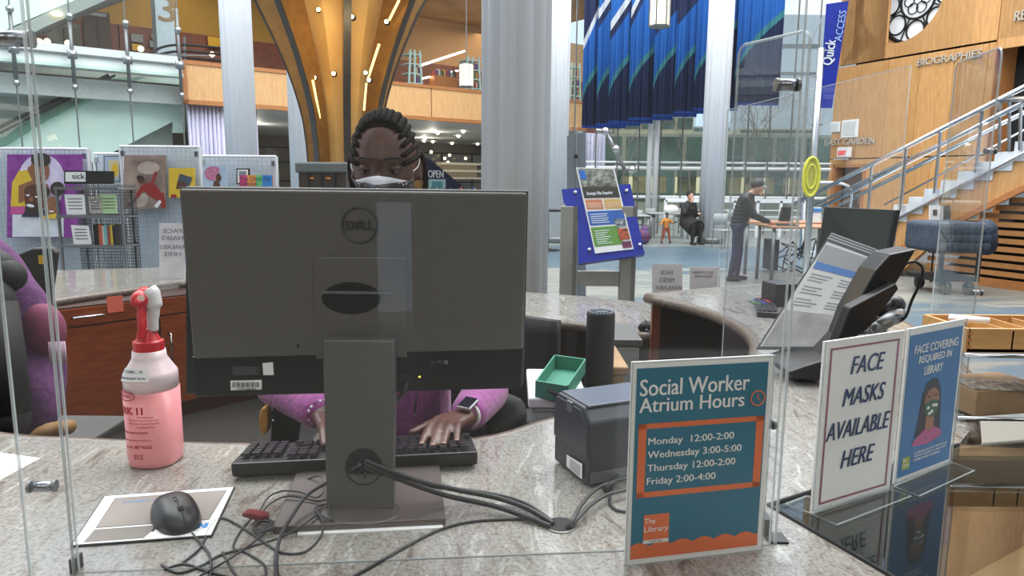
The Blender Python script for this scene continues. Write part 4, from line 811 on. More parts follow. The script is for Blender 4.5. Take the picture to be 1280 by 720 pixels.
# ============ blue board kiosk ============
YK = 5.3; POSTM = M('greige_metal', (158, 157, 148), .45, .1)
t = thing('display_stand', 'grey two-post stand holding the tilted royal blue board', 'display stand', (P(750, 375, YK).x, YK, 0))
for x0_, x1_ in ((702, 722), (778, 797)): 
    a = P(x0_, 258, YK); b = P(x1_, 258, YK); MB().span((a.x, YK, 0), (b.x, YK+.09, a.z)).build('post', POSTM, t, bevel=.004)
    MB().span((b.x-.03, YK-.002, 0), (b.x+.001, YK+.09, a.z-.0)).build('post_side', M('greige_shaded', (120, 118, 110), .45, .1), t)  # darker copy of the post colour paints its shaded side
a = P(722, 358, YK); b = P(779, 340, YK); MB().span((a.x, YK+.02, a.z), (b.x, YK+.07, b.z)).build('crossbar', POSTM, t)
F = Fr(P(723, 327, YK-.10), V(1, -.04, .05), V(-.0, .35, .94)); 
mb = MB(); F.ppoly(mb, [(723, 327), (805, 318), (785, 232), (699, 236), (702, 252), (721, 275)], -.02, 0)
mb.build('blue_board', BLUE, t)
mb = MB(); F.ppoly(mb, [(723, 327), (805, 318), (805, 322), (723, 331)], -.03, .035); mb.build('lower_lip', BLUE, t)
for q in ((716, 241), (780, 241), (736, 313), (799, 309)): c = F.uv(*q); MB().cyl(F.pt(*c, 0), F.pt(*c, .02), .012, n=12).build('stud', CHROME, t, smooth=True)
t2 = thing('poster', 'framed library leaflet with photos on the tilted blue board', 'poster', F.pt(*F.uv(766, 316), .01))
mb = MB(); F.ppoly(mb, [(743.5, 318), (791.5, 314), (764, 213), (716, 210)], .002, .012); mb.build('sheet', PAPER, t2)
def pk(nm, pts, m, w=.013, par=None, fr=None):
    mb = MB(); (fr or F).ppoly(mb, pts, w-.001, w+.001); return mb.build(nm, m, par or t2)
def qz(u0, v0, u1, v1):      # bilinear on the poster corners (v from top)
    A_, B_, C_, D_ = (717, 211), (763.5, 214), (791, 313.5), (744, 317.5)
    f = lambda u, v: tuple((A_[i]*(1-u)+B_[i]*u)*(1-v)+(D_[i]*(1-u)+C_[i]*u)*v for i in (0, 1))
    return [f(u0, v1), f(u1, v1), f(u1, v0), f(u0, v0)]
pk('photo_panel', qz(.02, 0, .98, .22), M('photo_print', (80, 84, 72), .5, c2=(170, 172, 160), sc=30)); pk('title_band', qz(.02, .2, .98, .355), M('dark_olive_print', (52, 48, 40), .5)); pk('logo_square', qz(.04, .03, .2, .13), M('sky_logo', (30, 100, 190), .5), .015)
pk('orange_panel', qz(.03, .37, .48, .49), M('salmon_print', (196, 128, 92), .5)); pk('ochre_panel', qz(.52, .37, .97, .49), M('ochre_print', (200, 164, 96), .5))
pk('blue_panel', qz(.02, .51, .98, .68), M('blue_print', (44, 92, 168), .5)); pk('green_panel', qz(.02, .70, .78, .93), M('green_print', (96, 146, 62), .5)); pk('photo', qz(.68, .62, .98, .72), M('photo_a', (180, 186, 190), .5, c2=(40, 60, 70), sc=40), .015); pk('photo', qz(.70, .74, .98, .88), M('photo_b', (200, 90, 50), .5, c2=(90, 50, 40), sc=40), .015); pk('photo', qz(.74, .90, .98, .98), M('photo_c', (150, 50, 70), .5, c2=(30, 30, 80), sc=40), .015)
a = qz(.1, .27, .82, .33); F.ptext('Strategic Plan Snapshot', a[0][0], a[0][1], a[2][0], a[2][1], WHITE, t2, w=.015, bold=.02)
for k in range(5): pk('text_line', qz(.08, .545+.025*k, .55-.04*(k % 2), .553+.025*k), WHITE, .015)
for k in range(7): pk('text_line', qz(.1, .745+.025*k, .5-.07*(k % 3), .753+.025*k), WHITE, .015)
for k in range(3): pk('text_line', qz(.06, .42+.02*k, .44, .427+.02*k), M('peach', (235, 200, 180), .6), .015); pk('text_line', qz(.55, .42+.02*k, .93, .427+.02*k), M('peach', (235, 200, 180), .6), .015)
# ============ exhibition panels at left ============
YGW = 7.5; GWM = M('white_wire', (188, 198, 206), .5); BACKM = M('white_backing', (214, 220, 226), .7)
def gridwall(px0, px1, py, Y, lab):
    a = P(px0, py, Y); b = P(px1, py, Y); t = thing('grid_panel', lab, 'display panel', ((a.x+b.x)/2, Y, 0)); h = a.z
    for x in (a.x, b.x): MB().cyl((x, Y, 0), (x, Y, h), .016, n=8).build('upright', WHITE, t)
    for z in (.1, h): MB().cyl((a.x, Y, z), (b.x, Y, z), .014, n=8).build('frame_bar', WHITE, t)
    mb = MB(); n_ = int((b.x-a.x)/.048)
    for i in range(1, n_): x = a.x+(b.x-a.x)*i/n_; mb.box((x, Y, h/2), (.006, .006, h))
    m_ = int(h/.048)
    for i in range(3, m_): mb.box(((a.x+b.x)/2, Y, h*i/m_), (b.x-a.x, .006, .006))
    o = mb.build('wire_grid', GWM, t); o['kind'] = 'stuff'; MB().span((a.x, Y+.05, .1), (b.x, Y+.06, h)).build('backing', BACKM, t)
    for x in (a.x+.03, b.x-.03): MB().box((x, Y-.015, h-.07), (.03, .02, .05)).build('clip', STEEL, t)
gridwall(-60, 109, 185, YGW, 'white wire display panel at far left carrying the painting of a girl and a man')
gridwall(117, 152, 192, YGW+.25, 'narrow white wire display panel holding the small framed picture')
gridwall(150, 249, 183, YGW-.05, 'white wire display panel carrying the dancer and the yellow painting')
gridwall(250, 345, 195, YGW+.1, 'white wire display panel carrying the pink-flower painting, nearest the first column')
# low white skirt of panels
F7 = Fr(V(0, YGW-.12, 0), V(1, 0, 0), V(0, 0, 1))
def art(nm, lab, c, bgc, shapes, frame=None, Y=None, cat='painting'):
    F = Fr(V(0, (Y or YGW-.12), 0), V(1, 0, 0), V(0, 0, 1)); (x0, y0, x1, y1) = c
    t = thing(nm, lab, cat, F.pt(*F.uv((x0+x1)/2, y1)))
    if frame: mb = MB(); F.ppoly(mb, [(x0-1.5, y1+1.5), (x1+1.5, y1+1.5), (x1+1.5, y0-1.5), (x0-1.5, y0-1.5)], -.025, .0); mb.build('picture_frame', frame, t)
    mb = MB(); F.ppoly(mb, [(x0, y1), (x1, y1), (x1, y0), (x0, y0)], -.02, .003); mb.build('canvas', bgc, t)
    for k, (pn, pts, m) in enumerate(shapes): mb = MB(); F.ppoly(mb, pts, .004+.0012*k, .005+.0012*k); mb.build(pn, m, t)
    return t, F
BR1 = M('paint_brown', (142, 92, 62), .7, var=.12, sc=30); BR2 = M('paint_dark_brown', (92, 50, 32), .7, var=.15, sc=30); PNT_Y = M('paint_yellow', (222, 184, 44), .7); PNT_P = M('paint_purple', (120, 40, 130), .7, c2=(150, 70, 160), sc=12)
def el(cx, cy, rx, ry, a=0, n=20): 
    return [(cx+rx*cos(2*pi*k/n)*cos(a)-ry*sin(2*pi*k/n)*sin(a), cy+rx*cos(2*pi*k/n)*sin(a)+ry*sin(2*pi*k/n)*cos(a)) for k in range(n)]
LILAC = M('paint_lilac', (206, 190, 222), .7, c2=(224, 214, 236), sc=14); PNK = M('paint_pink', (200, 80, 150), .7); HAIRP = M('paint_hair', (50, 38, 34), .7)
art('painting', 'painting of a girl in yellow hugging a bearded man on a purple ground', (9, 193, 102, 297), PNT_P, [
 ('halo', el(52, 228, 30, 36), LILAC), ('page', [(16, 296), (80, 296), (80, 270), (16, 268)], M('paint_page', (222, 224, 230), .7)), ('skirt', [(14, 268), (40, 268), (40, 256), (14, 256)], PNK), ('shirt', [(14, 258), (44, 258), (48, 226), (38, 212), (24, 214), (16, 228)], PNT_Y), ('arm', [(24, 254), (30, 252), (34, 234), (50, 232), (64, 240), (60, 230), (44, 224), (24, 232)], BR1),
 ('head', el(50, 214, 12.5, 15), BR1), ('hair', el(52, 200, 12, 9), HAIRP), ('bun', [(40, 203), (64, 203), (63, 194), (40, 194)], HAIRP), ('ear', el(38, 212, 2.5, 4), BR1), ('eye', el(48, 215, 2.5, 1), HAIRP), ('eye', el(57, 216, 2, 1), HAIRP), ('mouth', el(52, 223, 3, 1), BR2),
 ('man_shoulders', [(28, 271), (70, 271), (58, 262), (34, 262)], M('paint_navy', (36, 40, 70), .7)), ('man_hair', el(48, 240, 16, 10), HAIRP), ('man_head', el(46, 248, 14, 18), BR2), ('beard', el(43, 261, 10, 8), HAIRP), ('smile', el(40, 257, 5, 2, .2), PAPER), ('nose', el(41, 249, 2.6, 3.2), BR1), ('eye', el(37, 244, 2.2, 1.1), PAPER), ('eye', el(48, 246, 2.2, 1.1), PAPER),
 ('second_hair', el(74, 236, 9, 9), HAIRP), ('second_head', el(68, 258, 8, 13), BR1), ('second_shirt', [(52, 273), (76, 273), (74, 266), (56, 270)], PNT_Y), ('second_smile', el(67, 264, 3, 1), PAPER)])
CL = M('paint_cloud', (120, 96, 88), .7, c2=(178, 154, 138), sc=4); RED = M('paint_red', (150, 34, 30), .7)
art('painting', 'painting of a leaping figure in red against brown storm clouds', (155, 194, 207, 261), CL, [('cloud', el(174, 250, 12, 9), M('paint_pale_cloud', (164, 148, 138), .7, c2=(196, 176, 158), sc=8)), ('cloud', el(186, 210, 14, 8), M('paint_pale_cloud', (1, 1, 1))), ('arm', [(163, 254), (166, 256), (182, 236), (178, 231)], RED), ('torso', [(176, 233), (184, 228), (196, 232), (204, 244), (196, 250), (186, 244)], RED), ('arm', [(188, 230), (192, 231), (197, 215), (194, 214)], RED), ('leg', [(194, 246), (205, 240), (208, 258), (204, 261), (200, 252)], RED), ('head', el(177, 225, 4, 4), BR2), ('hair', el(176, 222, 4.5, 3), HAIRP), ('hand', el(163, 255, 2, 2), BR2), ('sock', [(193, 258), (198, 260), (203, 252), (200, 250)], PAPER)])
art('painting', 'yellow painting of a hand raising a dark book', (211, 210, 243, 247), PNT_Y, [('book', [(225, 217), (241, 222), (236, 235), (221, 231)], M('paint_slate', (70, 80, 96), .7)), ('hand', [(220, 236), (234, 236), (232, 228), (223, 226)], BR2), ('sleeve', [(214, 247), (221, 247), (221, 243), (214, 243)], RED)])
art('painting', 'small pale blue painting of a profile with pink flower hair', (254, 207, 284, 236), M('paint_iceblue', (176, 196, 214), .7), [('flower_hair', el(265, 217, 9, 9), M('paint_rose', (210, 140, 168), .7, c2=(180, 90, 130), sc=40)), ('flower', el(270, 212, 5, 4), M('paint_rose', (1, 1, 1))), ('face', [(271, 228), (276, 226), (277, 221), (274, 216), (270, 220)], BR2), ('neck', [(266, 235), (276, 235), (274, 226), (268, 226)], BR2)])
art('framed_picture', 'small framed yellow drawing behind the dancer painting', (131, 196, 149, 226), M('mat_blue', (168, 186, 204), .7), [('drawing', [(136, 222), (149, 222), (149, 200), (136, 200)], M('beige_print', (206, 196, 150), .7)), ('figure', el(144, 212, 4, 8), PNT_Y)], frame=GREYM, Y=YGW+.13, cat='picture')
art('framed_picture', 'tiny black-framed picture above the rainbow card', (297, 212, 310, 229), PAPER, [('print', [(299, 220), (308, 220), (308, 214), (299, 214)], M('slate_print', (110, 130, 150), .7))], frame=BLACKM, cat='picture')
t, F = art('rainbow_card', 'rainbow coloured title card reading The Chris Collection', (299.5, 219, 341, 233), M('card_orange', (236, 150, 60), .6), [('pink_end', [(299.5, 233), (309, 233), (309, 219), (299.5, 219)], M('card_pink', (220, 70, 120), .6)), ('green_mid', [(320, 233), (332, 233), (332, 219), (320, 219)], M('card_green', (110, 190, 110), .6)), ('blue_end', [(328, 233), (341, 233), (341, 219), (328, 219)], M('card_blue', (50, 130, 200), .6))], Y=YGW-.16, cat='sign')
F.ptext('The Chris Co', 300, 225.5, 338, 221, NAVYINK, t, w=.012); F.ptext('Collection', 300, 231.5, 322, 227, NAVYINK, t, w=.012)
# magazine rack
YR = 6.6; F = Fr(V(0, YR, 0), V(1, 0, 0), V(0, 0, 1)); SILV = M('silver_frame', (150, 154, 158), .35, .7)
t = thing('leaflet_rack', 'silver wire rack of leaflets and books in front of the wire panels', 'rack', F.pt(F.uv(115, 300)[0], 0)); BASKET = M('wire_basket', (120, 124, 128), .5, .5)
zr = F.uv(80, 235)[1]; a = F.uv(76, 300)[0]; b = F.uv(155, 300)[0]
for x in (a, b, a+.06, b-.06): MB().box((x, YR+(.0 if x in (a, b) else .3), zr/2), (.02, .02, zr)).build('upright', SILV, t)
for i, yy in enumerate((235, 270, 307, 342)):
    z = F.uv(80, yy)[1]; MB().span((a, YR-.03, z-.015), (b, YR+.3, z)).build('shelf', SILV, t); MB().span((a, YR-.04, z-.015), (b, YR-.03, z+.01)).build('shelf_lip', SILV, t)
for yy in (245, 282, 318): 
    z = F.uv(80, yy)[1]; mb = MB()
    for i in range(34): mb.box((a+(b-a)*(i+.5)/34, YR+.28, z-.04), (.006, .006, .3))
    for i in range(10): mb.box(((a+b)/2, YR+.28, z-.18+.03*i), (b-a, .006, .006))
    o = mb.build('wire_back', BASKET, t); o['kind'] = 'stuff'
hd = thing('rack_header', 'black and white header strip standing on top of the leaflet rack', 'sign', F.pt(F.uv(110, 231)[0], F.uv(110, 231)[1]))
mb = MB(); F.ppoly(mb, [(80, 230), (140, 230), (140, 214), (80, 213)], -.04, 0); mb.build('board', BLACKM, hd); mb = MB(); F.ppoly(mb, [(82, 227), (107, 227), (107, 215), (82, 215)], 0, .004); mb.build('label_plate', PAPER, hd); F.ptext('sick', 91, 223.5, 106, 217, INK, hd, w=.006, bold=.02)
def sheet(lab, pts, m, w=.02, cat='leaflet', lines=4, li=GREYM, Fq=None):
    Fq = Fq or F; o = MB(); Fq.ppoly(o, pts, w-.004, w); o = tag(o.build('leaflet', m, None), lab, cat)
    (x0, y0), (x1, y1), (x2, y2), (x3, y3) = pts
    for k in range(lines):
        mb = MB(); v = .2+.65*k/max(lines, 1); xa = x3+(x0-x3)*v+(x1-x0)*.15; xb = x2+(x1-x2)*v-(x1-x0)*.15; ya = y3+(y0-y3)*v; Fq.ppoly(mb, [(xa, ya+1), (xb, ya+1), (xb, ya), (xa, ya)], w, w+.002); mb.build('text_line', li, o)
sheet('white leaflet with a blue corner mark on the top rack shelf', [(85, 268), (109, 268), (107, 243), (82, 243)], PAPER)
sheet('patterned cream leaflet in the middle of the top rack shelf', [(113, 267), (128, 267), (126, 245), (111, 245)], M('cream_leaf', (206, 200, 186), .6, c2=(120, 110, 110), sc=60), .01)
sheet('pale green leaflet at the right of the top rack shelf', [(128, 267), (147, 267), (145, 243), (123, 243)], M('leaf_green', (184, 214, 160), .6), .0)
sheet('white booklet leaning on the middle rack shelf', [(95, 305), (117, 305), (113, 282), (91, 281)], PAPER, .03)
bz = F.uv(120, 306)[1]; bx = F.uv(118, 300)[0]
for i, c in enumerate([(24, 22, 22), (30, 28, 30), (200, 90, 60), (210, 200, 190), (120, 190, 190), (150, 80, 60), (220, 190, 60), (30, 30, 34), (50, 46, 46)]):
    w = .018+.006*(i % 3); o = MB().span((bx, YR, bz), (bx+w, YR+.14, bz+.19-.012*(i % 2))).build('book', M('bookc%d' % i, c, .6), None); bx += w+.002
    tag(o, ['black book, first in the row on the middle rack shelf', 'dark grey book, second in the row on the rack', 'orange-red book on the rack', 'cream book on the rack', 'pale teal book on the rack', 'brown book on the rack beside the yellow one', 'yellow book on the rack', 'black book just right of the yellow one on the rack', 'charcoal book, last in the row on the rack'][i], 'book', 'books on the middle rack shelf')
# ================= information desk =================
inner = [(-2.3, 2.6), (-2.1, 2.15), (-1.75, 1.75), (-1.4, 1.53), (-1.06, 1.40), (-.87, 1.375), (-.65, 1.355), (-.38, 1.355), (-.16, 1.375), (-.03, 1.415), (.1, 1.53), (.35, 1.70), (.57, 1.89), (.72, 2.07), (.82, 2.30), (.87, 2.56), (.85, 2.82), (.78, 3.06), (.645, 3.32)]
g = G(965, 353, ZC)
outer = [(g.x, g.y), (1.42, 3.2), (1.53, 2.72), (1.45, 2.3), (1.29, 1.93), (1.12, 1.66), (1.0, 1.47)]
A1 = G(1198, 556, ZC); A2 = G(960, 632, ZC); A3 = G(1110, 719, ZC); A4 = A3+(A3-A2)*1.2
outer += [(A1.x, A1.y), (A2.x, A2.y), (A4.x, A4.y), (-.5, A4.y-.05), (-1.6, .6), (-2.9, 1.3), (-3.1, 2.6)]
TH = .04
dk = thing('information_desk', 'curved information desk with a polished granite top and cherry panels', 'desk', (-.4, 1.0, 0))
ip = [V(x, y, ZC-TH) for x, y in spl([V(x, y, 0) for x, y in inner], 3) for z in (0,)] if 0 else [V(p.x, p.y, ZC-TH) for p in spl([V(x, y, 0) for x, y in inner], 3)]
op = [V(x, y, ZC-TH) for x, y in outer]
MB().prism(ip+op, (0, 0, TH)).build('granite_top', GRAN, dk)
MB().tube([p+V(0, 0, TH*.45) for p in ip], .0235, 10).build('granite_edge', GREDGE, dk, smooth=True)
MB().tube([p+V(0, 0, TH*.45) for p in [ip[-1]]+op[:7]], .0235, 10).build('granite_edge', GREDGE, dk, smooth=True)
# cherry panels below, as separate facets
def ring_panels(pts, off, z0, z1, mat, nm, par, th=.02, step=1):
    for a, b in zip(pts[::step], pts[step::step]):
        d = (b-a).normalized(); nrm = V(-d.y, d.x, 0)*off; a2 = V(a.x, a.y, z0)+nrm; b2 = V(b.x, b.y, z0)+nrm
        MB().prism([a2, b2, b2+nrm.normalized()*th, a2+nrm.normalized()*th], (0, 0, z1-z0)).build(nm, mat, par)
DKW = M('dark_cherry', (58, 26, 16), .35, c2=(44, 20, 14), sc=3, stretch=(2, 2, 10))
ipt = [V(x, y, 0) for x, y in inner]
ring_panels(ipt, -.35, 0, ZC-TH, DKW, 'inner_panel', dk); ring_panels([V(x, y, 0) for x, y in outer[:6]], -.06, 0, ZC-TH, DKW, 'outer_panel', dk)
ring_panels([V(x, y, 0) for x, y in outer[9:]], -.10, 0, ZC-TH, DKW, 'outer_panel', dk)
e0 = ipt[-1]; e1 = V(g.x, g.y, 0); d_ = (e1-e0).normalized()
MB().prism([e0+V(.02, -.04, 0), e0+V(.06, -.04, 0), e0+V(.06, -.01, 0), e0+V(.02, -.01, 0)], (0, 0, ZC-TH)).build('end_post', CHERRY, dk)
MB().prism([e0+V(.06, -.03, 0), e1+V(-.05, -.05, 0), e1+V(-.05, -.03, 0), e0+V(.06, -.01, 0)], (0, 0, ZC-TH)).build('end_panel', DKW, dk)
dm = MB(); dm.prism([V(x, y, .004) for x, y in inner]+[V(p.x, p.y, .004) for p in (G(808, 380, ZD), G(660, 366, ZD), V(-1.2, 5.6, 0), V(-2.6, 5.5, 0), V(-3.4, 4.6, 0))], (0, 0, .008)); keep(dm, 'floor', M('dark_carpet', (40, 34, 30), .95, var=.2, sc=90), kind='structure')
# lower rear desk
l1 = [G(-40, 392, ZD), G(82, 372, ZD), G(160, 361, ZD), G(232, 352, ZD), V(-1.6, 5.15, ZD), V(-.9, 4.75, ZD), V(-.35, 4.2, ZD), G(660, 398, ZD), G(730, 404, ZD), G(805, 416, ZD), V(.85, 3.5, ZD)]
l2 = [V(1.1, 4.3, ZD), G(820, 380, ZD), G(740, 371, ZD), G(655, 365, ZD), V(-.5, 5.3, ZD), V(-1.4, 5.8, ZD), G(240, 335, ZD)+V(0, .1, 0), G(60, 338, ZD), G(-60, 352, ZD)]
rd = thing('rear_desk', 'lower granite-topped rear desk curving behind the seated woman', 'desk', (-1, 4.8, 0))
MB().prism([p-V(0, 0, TH) for p in l1+l2], (0, 0, TH)).build('granite_top', GRAN, rd)
MB().tube([p-V(0, 0, TH*.5) for p in spl(l1, 4)], .024, 10).build('granite_edge', GREDGE, rd, smooth=True)
ring_panels([p for p in l1[3:]], .45, 0, ZD-TH, DKW, 'back_panel', rd)
# cherry drawer cabinets at left
cb = thing('drawer_cabinet', 'cherry cabinet with a long drawer over doors under the left rear desk', 'cabinet', (l1[1]+l1[3])*.5-V(0, 0, ZD)+V(0, .3, 0))
a, b = V(l1[0].x, l1[0].y, 0), V(l1[3].x+.9, l1[3].y+.45, 0)
def face(u0, u1, z0, z1, w0, w1, nm, m, par):
    d = (b-a).normalized(); n_ = V(d.y, -d.x, 0)*-1
    if n_.dot(V(0, -1, 0)) < 0: n_ = -n_
    p = [a+d*u0+V(0, 0, z0), a+d*u1+V(0, 0, z0), a+d*u1+V(0, 0, z1), a+d*u0+V(0, 0, z1)]; return MB().prism([q+n_*w0 for q in p], n_*(w1-w0)).build(nm, m, par)
Lc = (b-a).length
def uat(px, py=400): h = PV(px, py, a, b-a); return (h-a).dot((b-a).normalized())
zd_ = [PV(120, 408, a, b-a).z, PV(120, 392, a, b-a).z]
face(0, Lc, 0, ZD-TH, -.5, -.06, 'carcass', DKW, cb)
us = [0, uat(60), uat(202), Lc]
zsplit = PV(120, 407, a, b-a).z
for i in range(3):
    dw = face(us[i]+.008, us[i+1]-.008, zsplit+.006, ZD-TH-.01, -.06, -.04, 'drawer', CHERRY, cb)
    m_ = (uat(113) if i == 1 else (us[i]+us[i+1])/2); d = (b-a).normalized(); n_ = V(d.y, -d.x, 0)
    if n_.dot(V(0, -1, 0)) < 0: n_ = -n_
    zz = (zsplit+ZD-TH)/2; pp = [a+d*(m_-.09)+n_*(-.04)+V(0, 0, zz), a+d*(m_-.085)+n_*(-.01)+V(0, 0, zz), a+d*(m_+.085)+n_*(-.01)+V(0, 0, zz), a+d*(m_+.09)+n_*(-.04)+V(0, 0, zz)]
    MB().tube(pp, .007, 8).build('handle', CHROME, dw, smooth=True)
for i, (u0, u1) in enumerate(((us[0], us[1]), (us[1], us[2]), (us[2], Lc))):
    dr_ = face(u0+.008, u1-.008, .12, zsplit-.006, -.06, -.04, 'door', CHERRY, cb)
    h = a+d*(u1-.06 if i == 1 else u0+.06)+n_*(-.015); MB().tube([h+n_*-.025+V(0, 0, zsplit-.32), h+V(0, 0, zsplit-.31), h+V(0, 0, zsplit-.13), h+n_*-.025+V(0, 0, zsplit-.12)], .007, 8).build('handle', CHROME, dr_, smooth=True)
face(0, Lc, 0, .11, -.1, -.08, 'plinth', BLACKM, cb)
o = face(uat(138), uat(158), PV(148, 391, a, b-a).z, PV(148, 371, a, b-a).z, -.038, -.034, 'pink_note', M('salmon_note', (214, 98, 74), .7), None); tag(o, 'small salmon pink note stuck on the cherry drawer front', 'note')
for yy, lab in ((393, 'tiny white tag on the cherry drawer, upper of two'), (402, 'tiny white tag on the cherry door, lower of two')): tag(face(uat(195), uat(199.5), PV(197, yy+2, a, b-a).z, PV(197, yy-2, a, b-a).z, -.038, -.034, 'small_tag', PAPER, None), lab, 'tag')
# ================= clear guards =================
GD = []
def guard(bl, br, z0, z1l, z1r, lab, m=ACR, th=.006, cut=0):
    bl = V(bl.x, bl.y, 0); br = V(br.x, br.y, 0); d = (br-bl).normalized(); n_ = V(d.y, -d.x, 0); L = (br-bl).length
    t = thing('clear_guard', lab, 'screen', (bl+br)/2+V(0, 0, z0)); c = cut; GD.append(t)
    pts = [(0, z0), (L, z0)]+([(L, z1r-c)]+[(L-c+c*sin(k*pi/8), z1r-c+c*cos(k*pi/8)) for k in (3, 2, 1)][::1]+[(L-c, z1r)] if c else [(L, z1r)])+([(c, z1l)]+[(c-c*sin(k*pi/8), z1l-c+c*cos(k*pi/8)) for k in (1, 2, 3)]+[(0, z1l-c)] if c else [(0, z1l)])
    MB().prism([bl+d*u+V(0, 0, z)-n_*th/2 for u, z in pts], n_*th).build('sheet', m, t)
    e = [bl+d*u+V(0, 0, z) for u, z in pts]; MB().tube(e, .0022, 6, closed=True).build('polished_edge', ACREDGE, t, smooth=True); return t, d, n_
def clamp(p, d, L, r, par):
    t = MB().cyl(p-d*L/2, p+d*L/2, r, n=16).build('clamp', M('satin_steel', (150, 154, 160), .25, .9), par, smooth=True)
    MB().cyl(p-d*(L/2+.004), p-d*L/2, r*1.12, n=16).build('collar', GREYM, t); MB().cyl(p+d*L/2, p+d*(L/2+.004), r*1.12, n=16).build('collar', GREYM, t)
gl_ = G(99, 716, ZC); gr_ = G(962, 681, ZC)
guard(gl_, gr_, ZC, 2.25, 2.25, 'large clear acrylic guard in front of the computer and woman')
w0_ = G(40, 736, ZC); t, d, _ = guard(w0_, gl_-V(.004, .004, 0), ZC, 2.25, 2.25, 'narrow clear acrylic wing at the left end of the desk guard')
mb = MB(); mb.box(G(96, 712, ZC)+V(0, 0, .010), (.007, .02, .02)); mb.build('foot_clip', BLACK, GD[-1])
clamp(P(53, 608, .93), V(1, .15, 0).normalized(), .028, .0075, GD[-1]); clamp(P(10, 48, .93), V(1, .15, 0).normalized(), .05, .010, GD[-1])
pr_ = P(962, 681, gr_.y); zt = P(1003, 36, gr_.y).z; br_ = V(P(960, 600, 1.2).x*0+G(962, 681, ZC).x+.008, gr_.y, 0)
lf_ = P(905, 400, 1.14)
guard(V(lf_.x, 1.14, 0), br_, ZC, P(913, 58, 1.14).z, zt, 'round-cornered clear acrylic panel right of the big guard, behind the hours sign', cut=.018)
clamp(P(984, 106, gr_.y-.01), V(1, .0, 0), .024, .0078, GD[-1]); MB_ = 0
clamp(P(956, 531, gr_.y-.0), V(1, .1, 0).normalized(), .022, .0065, GD[-1])
mb = MB(); mb.box(G(958, 668, ZC)+V(0, .01, .012), (.012, .03, .028)); mb.box(G(972, 678, ZC)+V(0, .01, .002), (.03, .03, .003)); mb.build('foot_clip', BLACK, GD[-1])
ra = G(1163, 405, ZC+.0); rb = G(1218, 436, ZC); 
guard(V(P(1178, 250, 2.25).x, 2.25, 0), V(1.22, 1.83, 0), ZC, P(1178, 80, 2.25).z, P(1249, 57, 1.83).z, 'tall clear acrylic panel at the far right over the curved desk', cut=.03)
guard(V(1.05, 3.55, 0), V(1.36, 2.5, 0), ZC, 2.0, 2.05, 'clear acrylic panel on the far end of the curved desk')
clamp(P(1221, 366, 1.84), V(1, 0, 0), .02, .007, GD[-1]); clamp(P(1238, 189, 1.84), V(1, 0, 0), .02, .007, GD[-1])
# ================= computer =================
YM = 1.13; F = Fr(V(0, YM, 0), V(1, 0, 0), V(0, 0, 1))
MD = M('graphite_plastic', (86, 83, 81), .32, var=.04, sc=60); MD2 = M('gloss_black_band', (14, 15, 18), .25); STND = M('stand_grey', (92, 90, 88), .38, .25, var=.04)
mon = thing('computer_monitor', 'large dark grey all-in-one computer seen from behind on its stand', 'computer', G(450, 640, ZC))
mb = MB(); F.ppoly(mb, [(241, 449), (654, 437), (659, 241), (223, 236)], -.03, 0); mb.build('back_shell', MD, mon, bevel=.004)
mb = MB(); F.ppoly(mb, [(243, 497), (652, 486), (654.5, 434), (238, 446)], -.03, -.002); mb.build('lower_band', MD2, mon, bevel=.002)
mb = MB(); F.ppoly(mb, [(221, 500), (655, 489), (661, 238), (220.5, 233)], -.042, -.030); mb.build('screen_bezel', BLACK, mon, bevel=.003)
mb = MB(); F.ppoly(mb, [(221.5, 236), (660.5, 241), (660.5, 239), (221.5, 234)], -.028, -.006); mb.build('bright_rim', GREYM, mon)
mb = MB(); F.ppoly(mb, [(396, 448), (509, 446), (509, 324), (504, 321), (396, 321), (392, 325)], 0, .004); mb.build('stand_cover', MD, mon, bevel=.002)
mb = MB(); F.poly(mb, [F.uv(*q) for q in el(440, 372, 37, 20)], .004, .0055); mb.build('finger_recess', MD2, mon); mb = MB(); F.ppoly(mb, [(403, 366), (490, 367), (490, 364), (403, 363)], .0055, .008); mb.build('release_lip', GREYM, mon)
# badge ring + word
c = F.uv(450, 281); r = F.uv(472, 281)[0]-c[0]; MB().tube([F.pt(c[0]+r*cos(k/40*2*pi), c[1]+r*sin(k/40*2*pi), .0012) for k in range(40)], .0021, 6, closed=True).build('badge_ring', BLACK, mon)
for s_, x0, x1, y0, y1, sh in (('D', 434, 442.5, 287, 276, 0), ('L', 454, 460, 287, 276, 0), ('L', 461, 468, 287, 276, 0)): F.ptext(s_, x0, y0, x1, y1, INK, mon, bold=.05, w=.001, th=.002)
F2 = Fr(V(0, YM, 0), V(1, 0, .0), V(.45, 0, 1)); mbx = MB(); q = F.uv(443, 287); q2 = F.uv(454, 276); vs, fs, _ = text_mesh('E', .05); 
bv = [mbx.b.verts.new(F.pt(q[0]+(q2[0]-q[0])*(.15+.75*a_)+.0, q[1]+(q2[1]-q[1])*(b_*.85+.22*a_), .001+.002*(c_+.5))) for a_, b_, c_ in vs]
for f_ in fs: mbx.b.faces.new([bv[i] for i in f_])
mbx.build('lettering', INK, mon)
def lab_(pts, m, nm, w, par): mb = MB(); F.ppoly(mb, pts, w, w+.0006); return mb.build(nm, m, par)
st_ = lab_([(288, 488), (327, 487), (327, 475), (288, 476)], PAPER, 'barcode_sticker', -.001, mon)
for k in range(17): x = 291+2.0*k; lab_([(x, 484), (x+.6+.5*(k % 3 == 0), 484), (x+.6+.5*(k % 3 == 0), 478), (x, 478)], INK, 'barcode_bar', .0, st_)
F.ptext('4 1970 0368 0781', 296, 487.3, 320, 485, INK, st_, w=.0, th=.0004)
s2 = lab_([(290, 470), (326, 469), (326, 457), (290, 458)], M('dark_label', (40, 40, 44), .4), 'dark_label', -.001, mon)
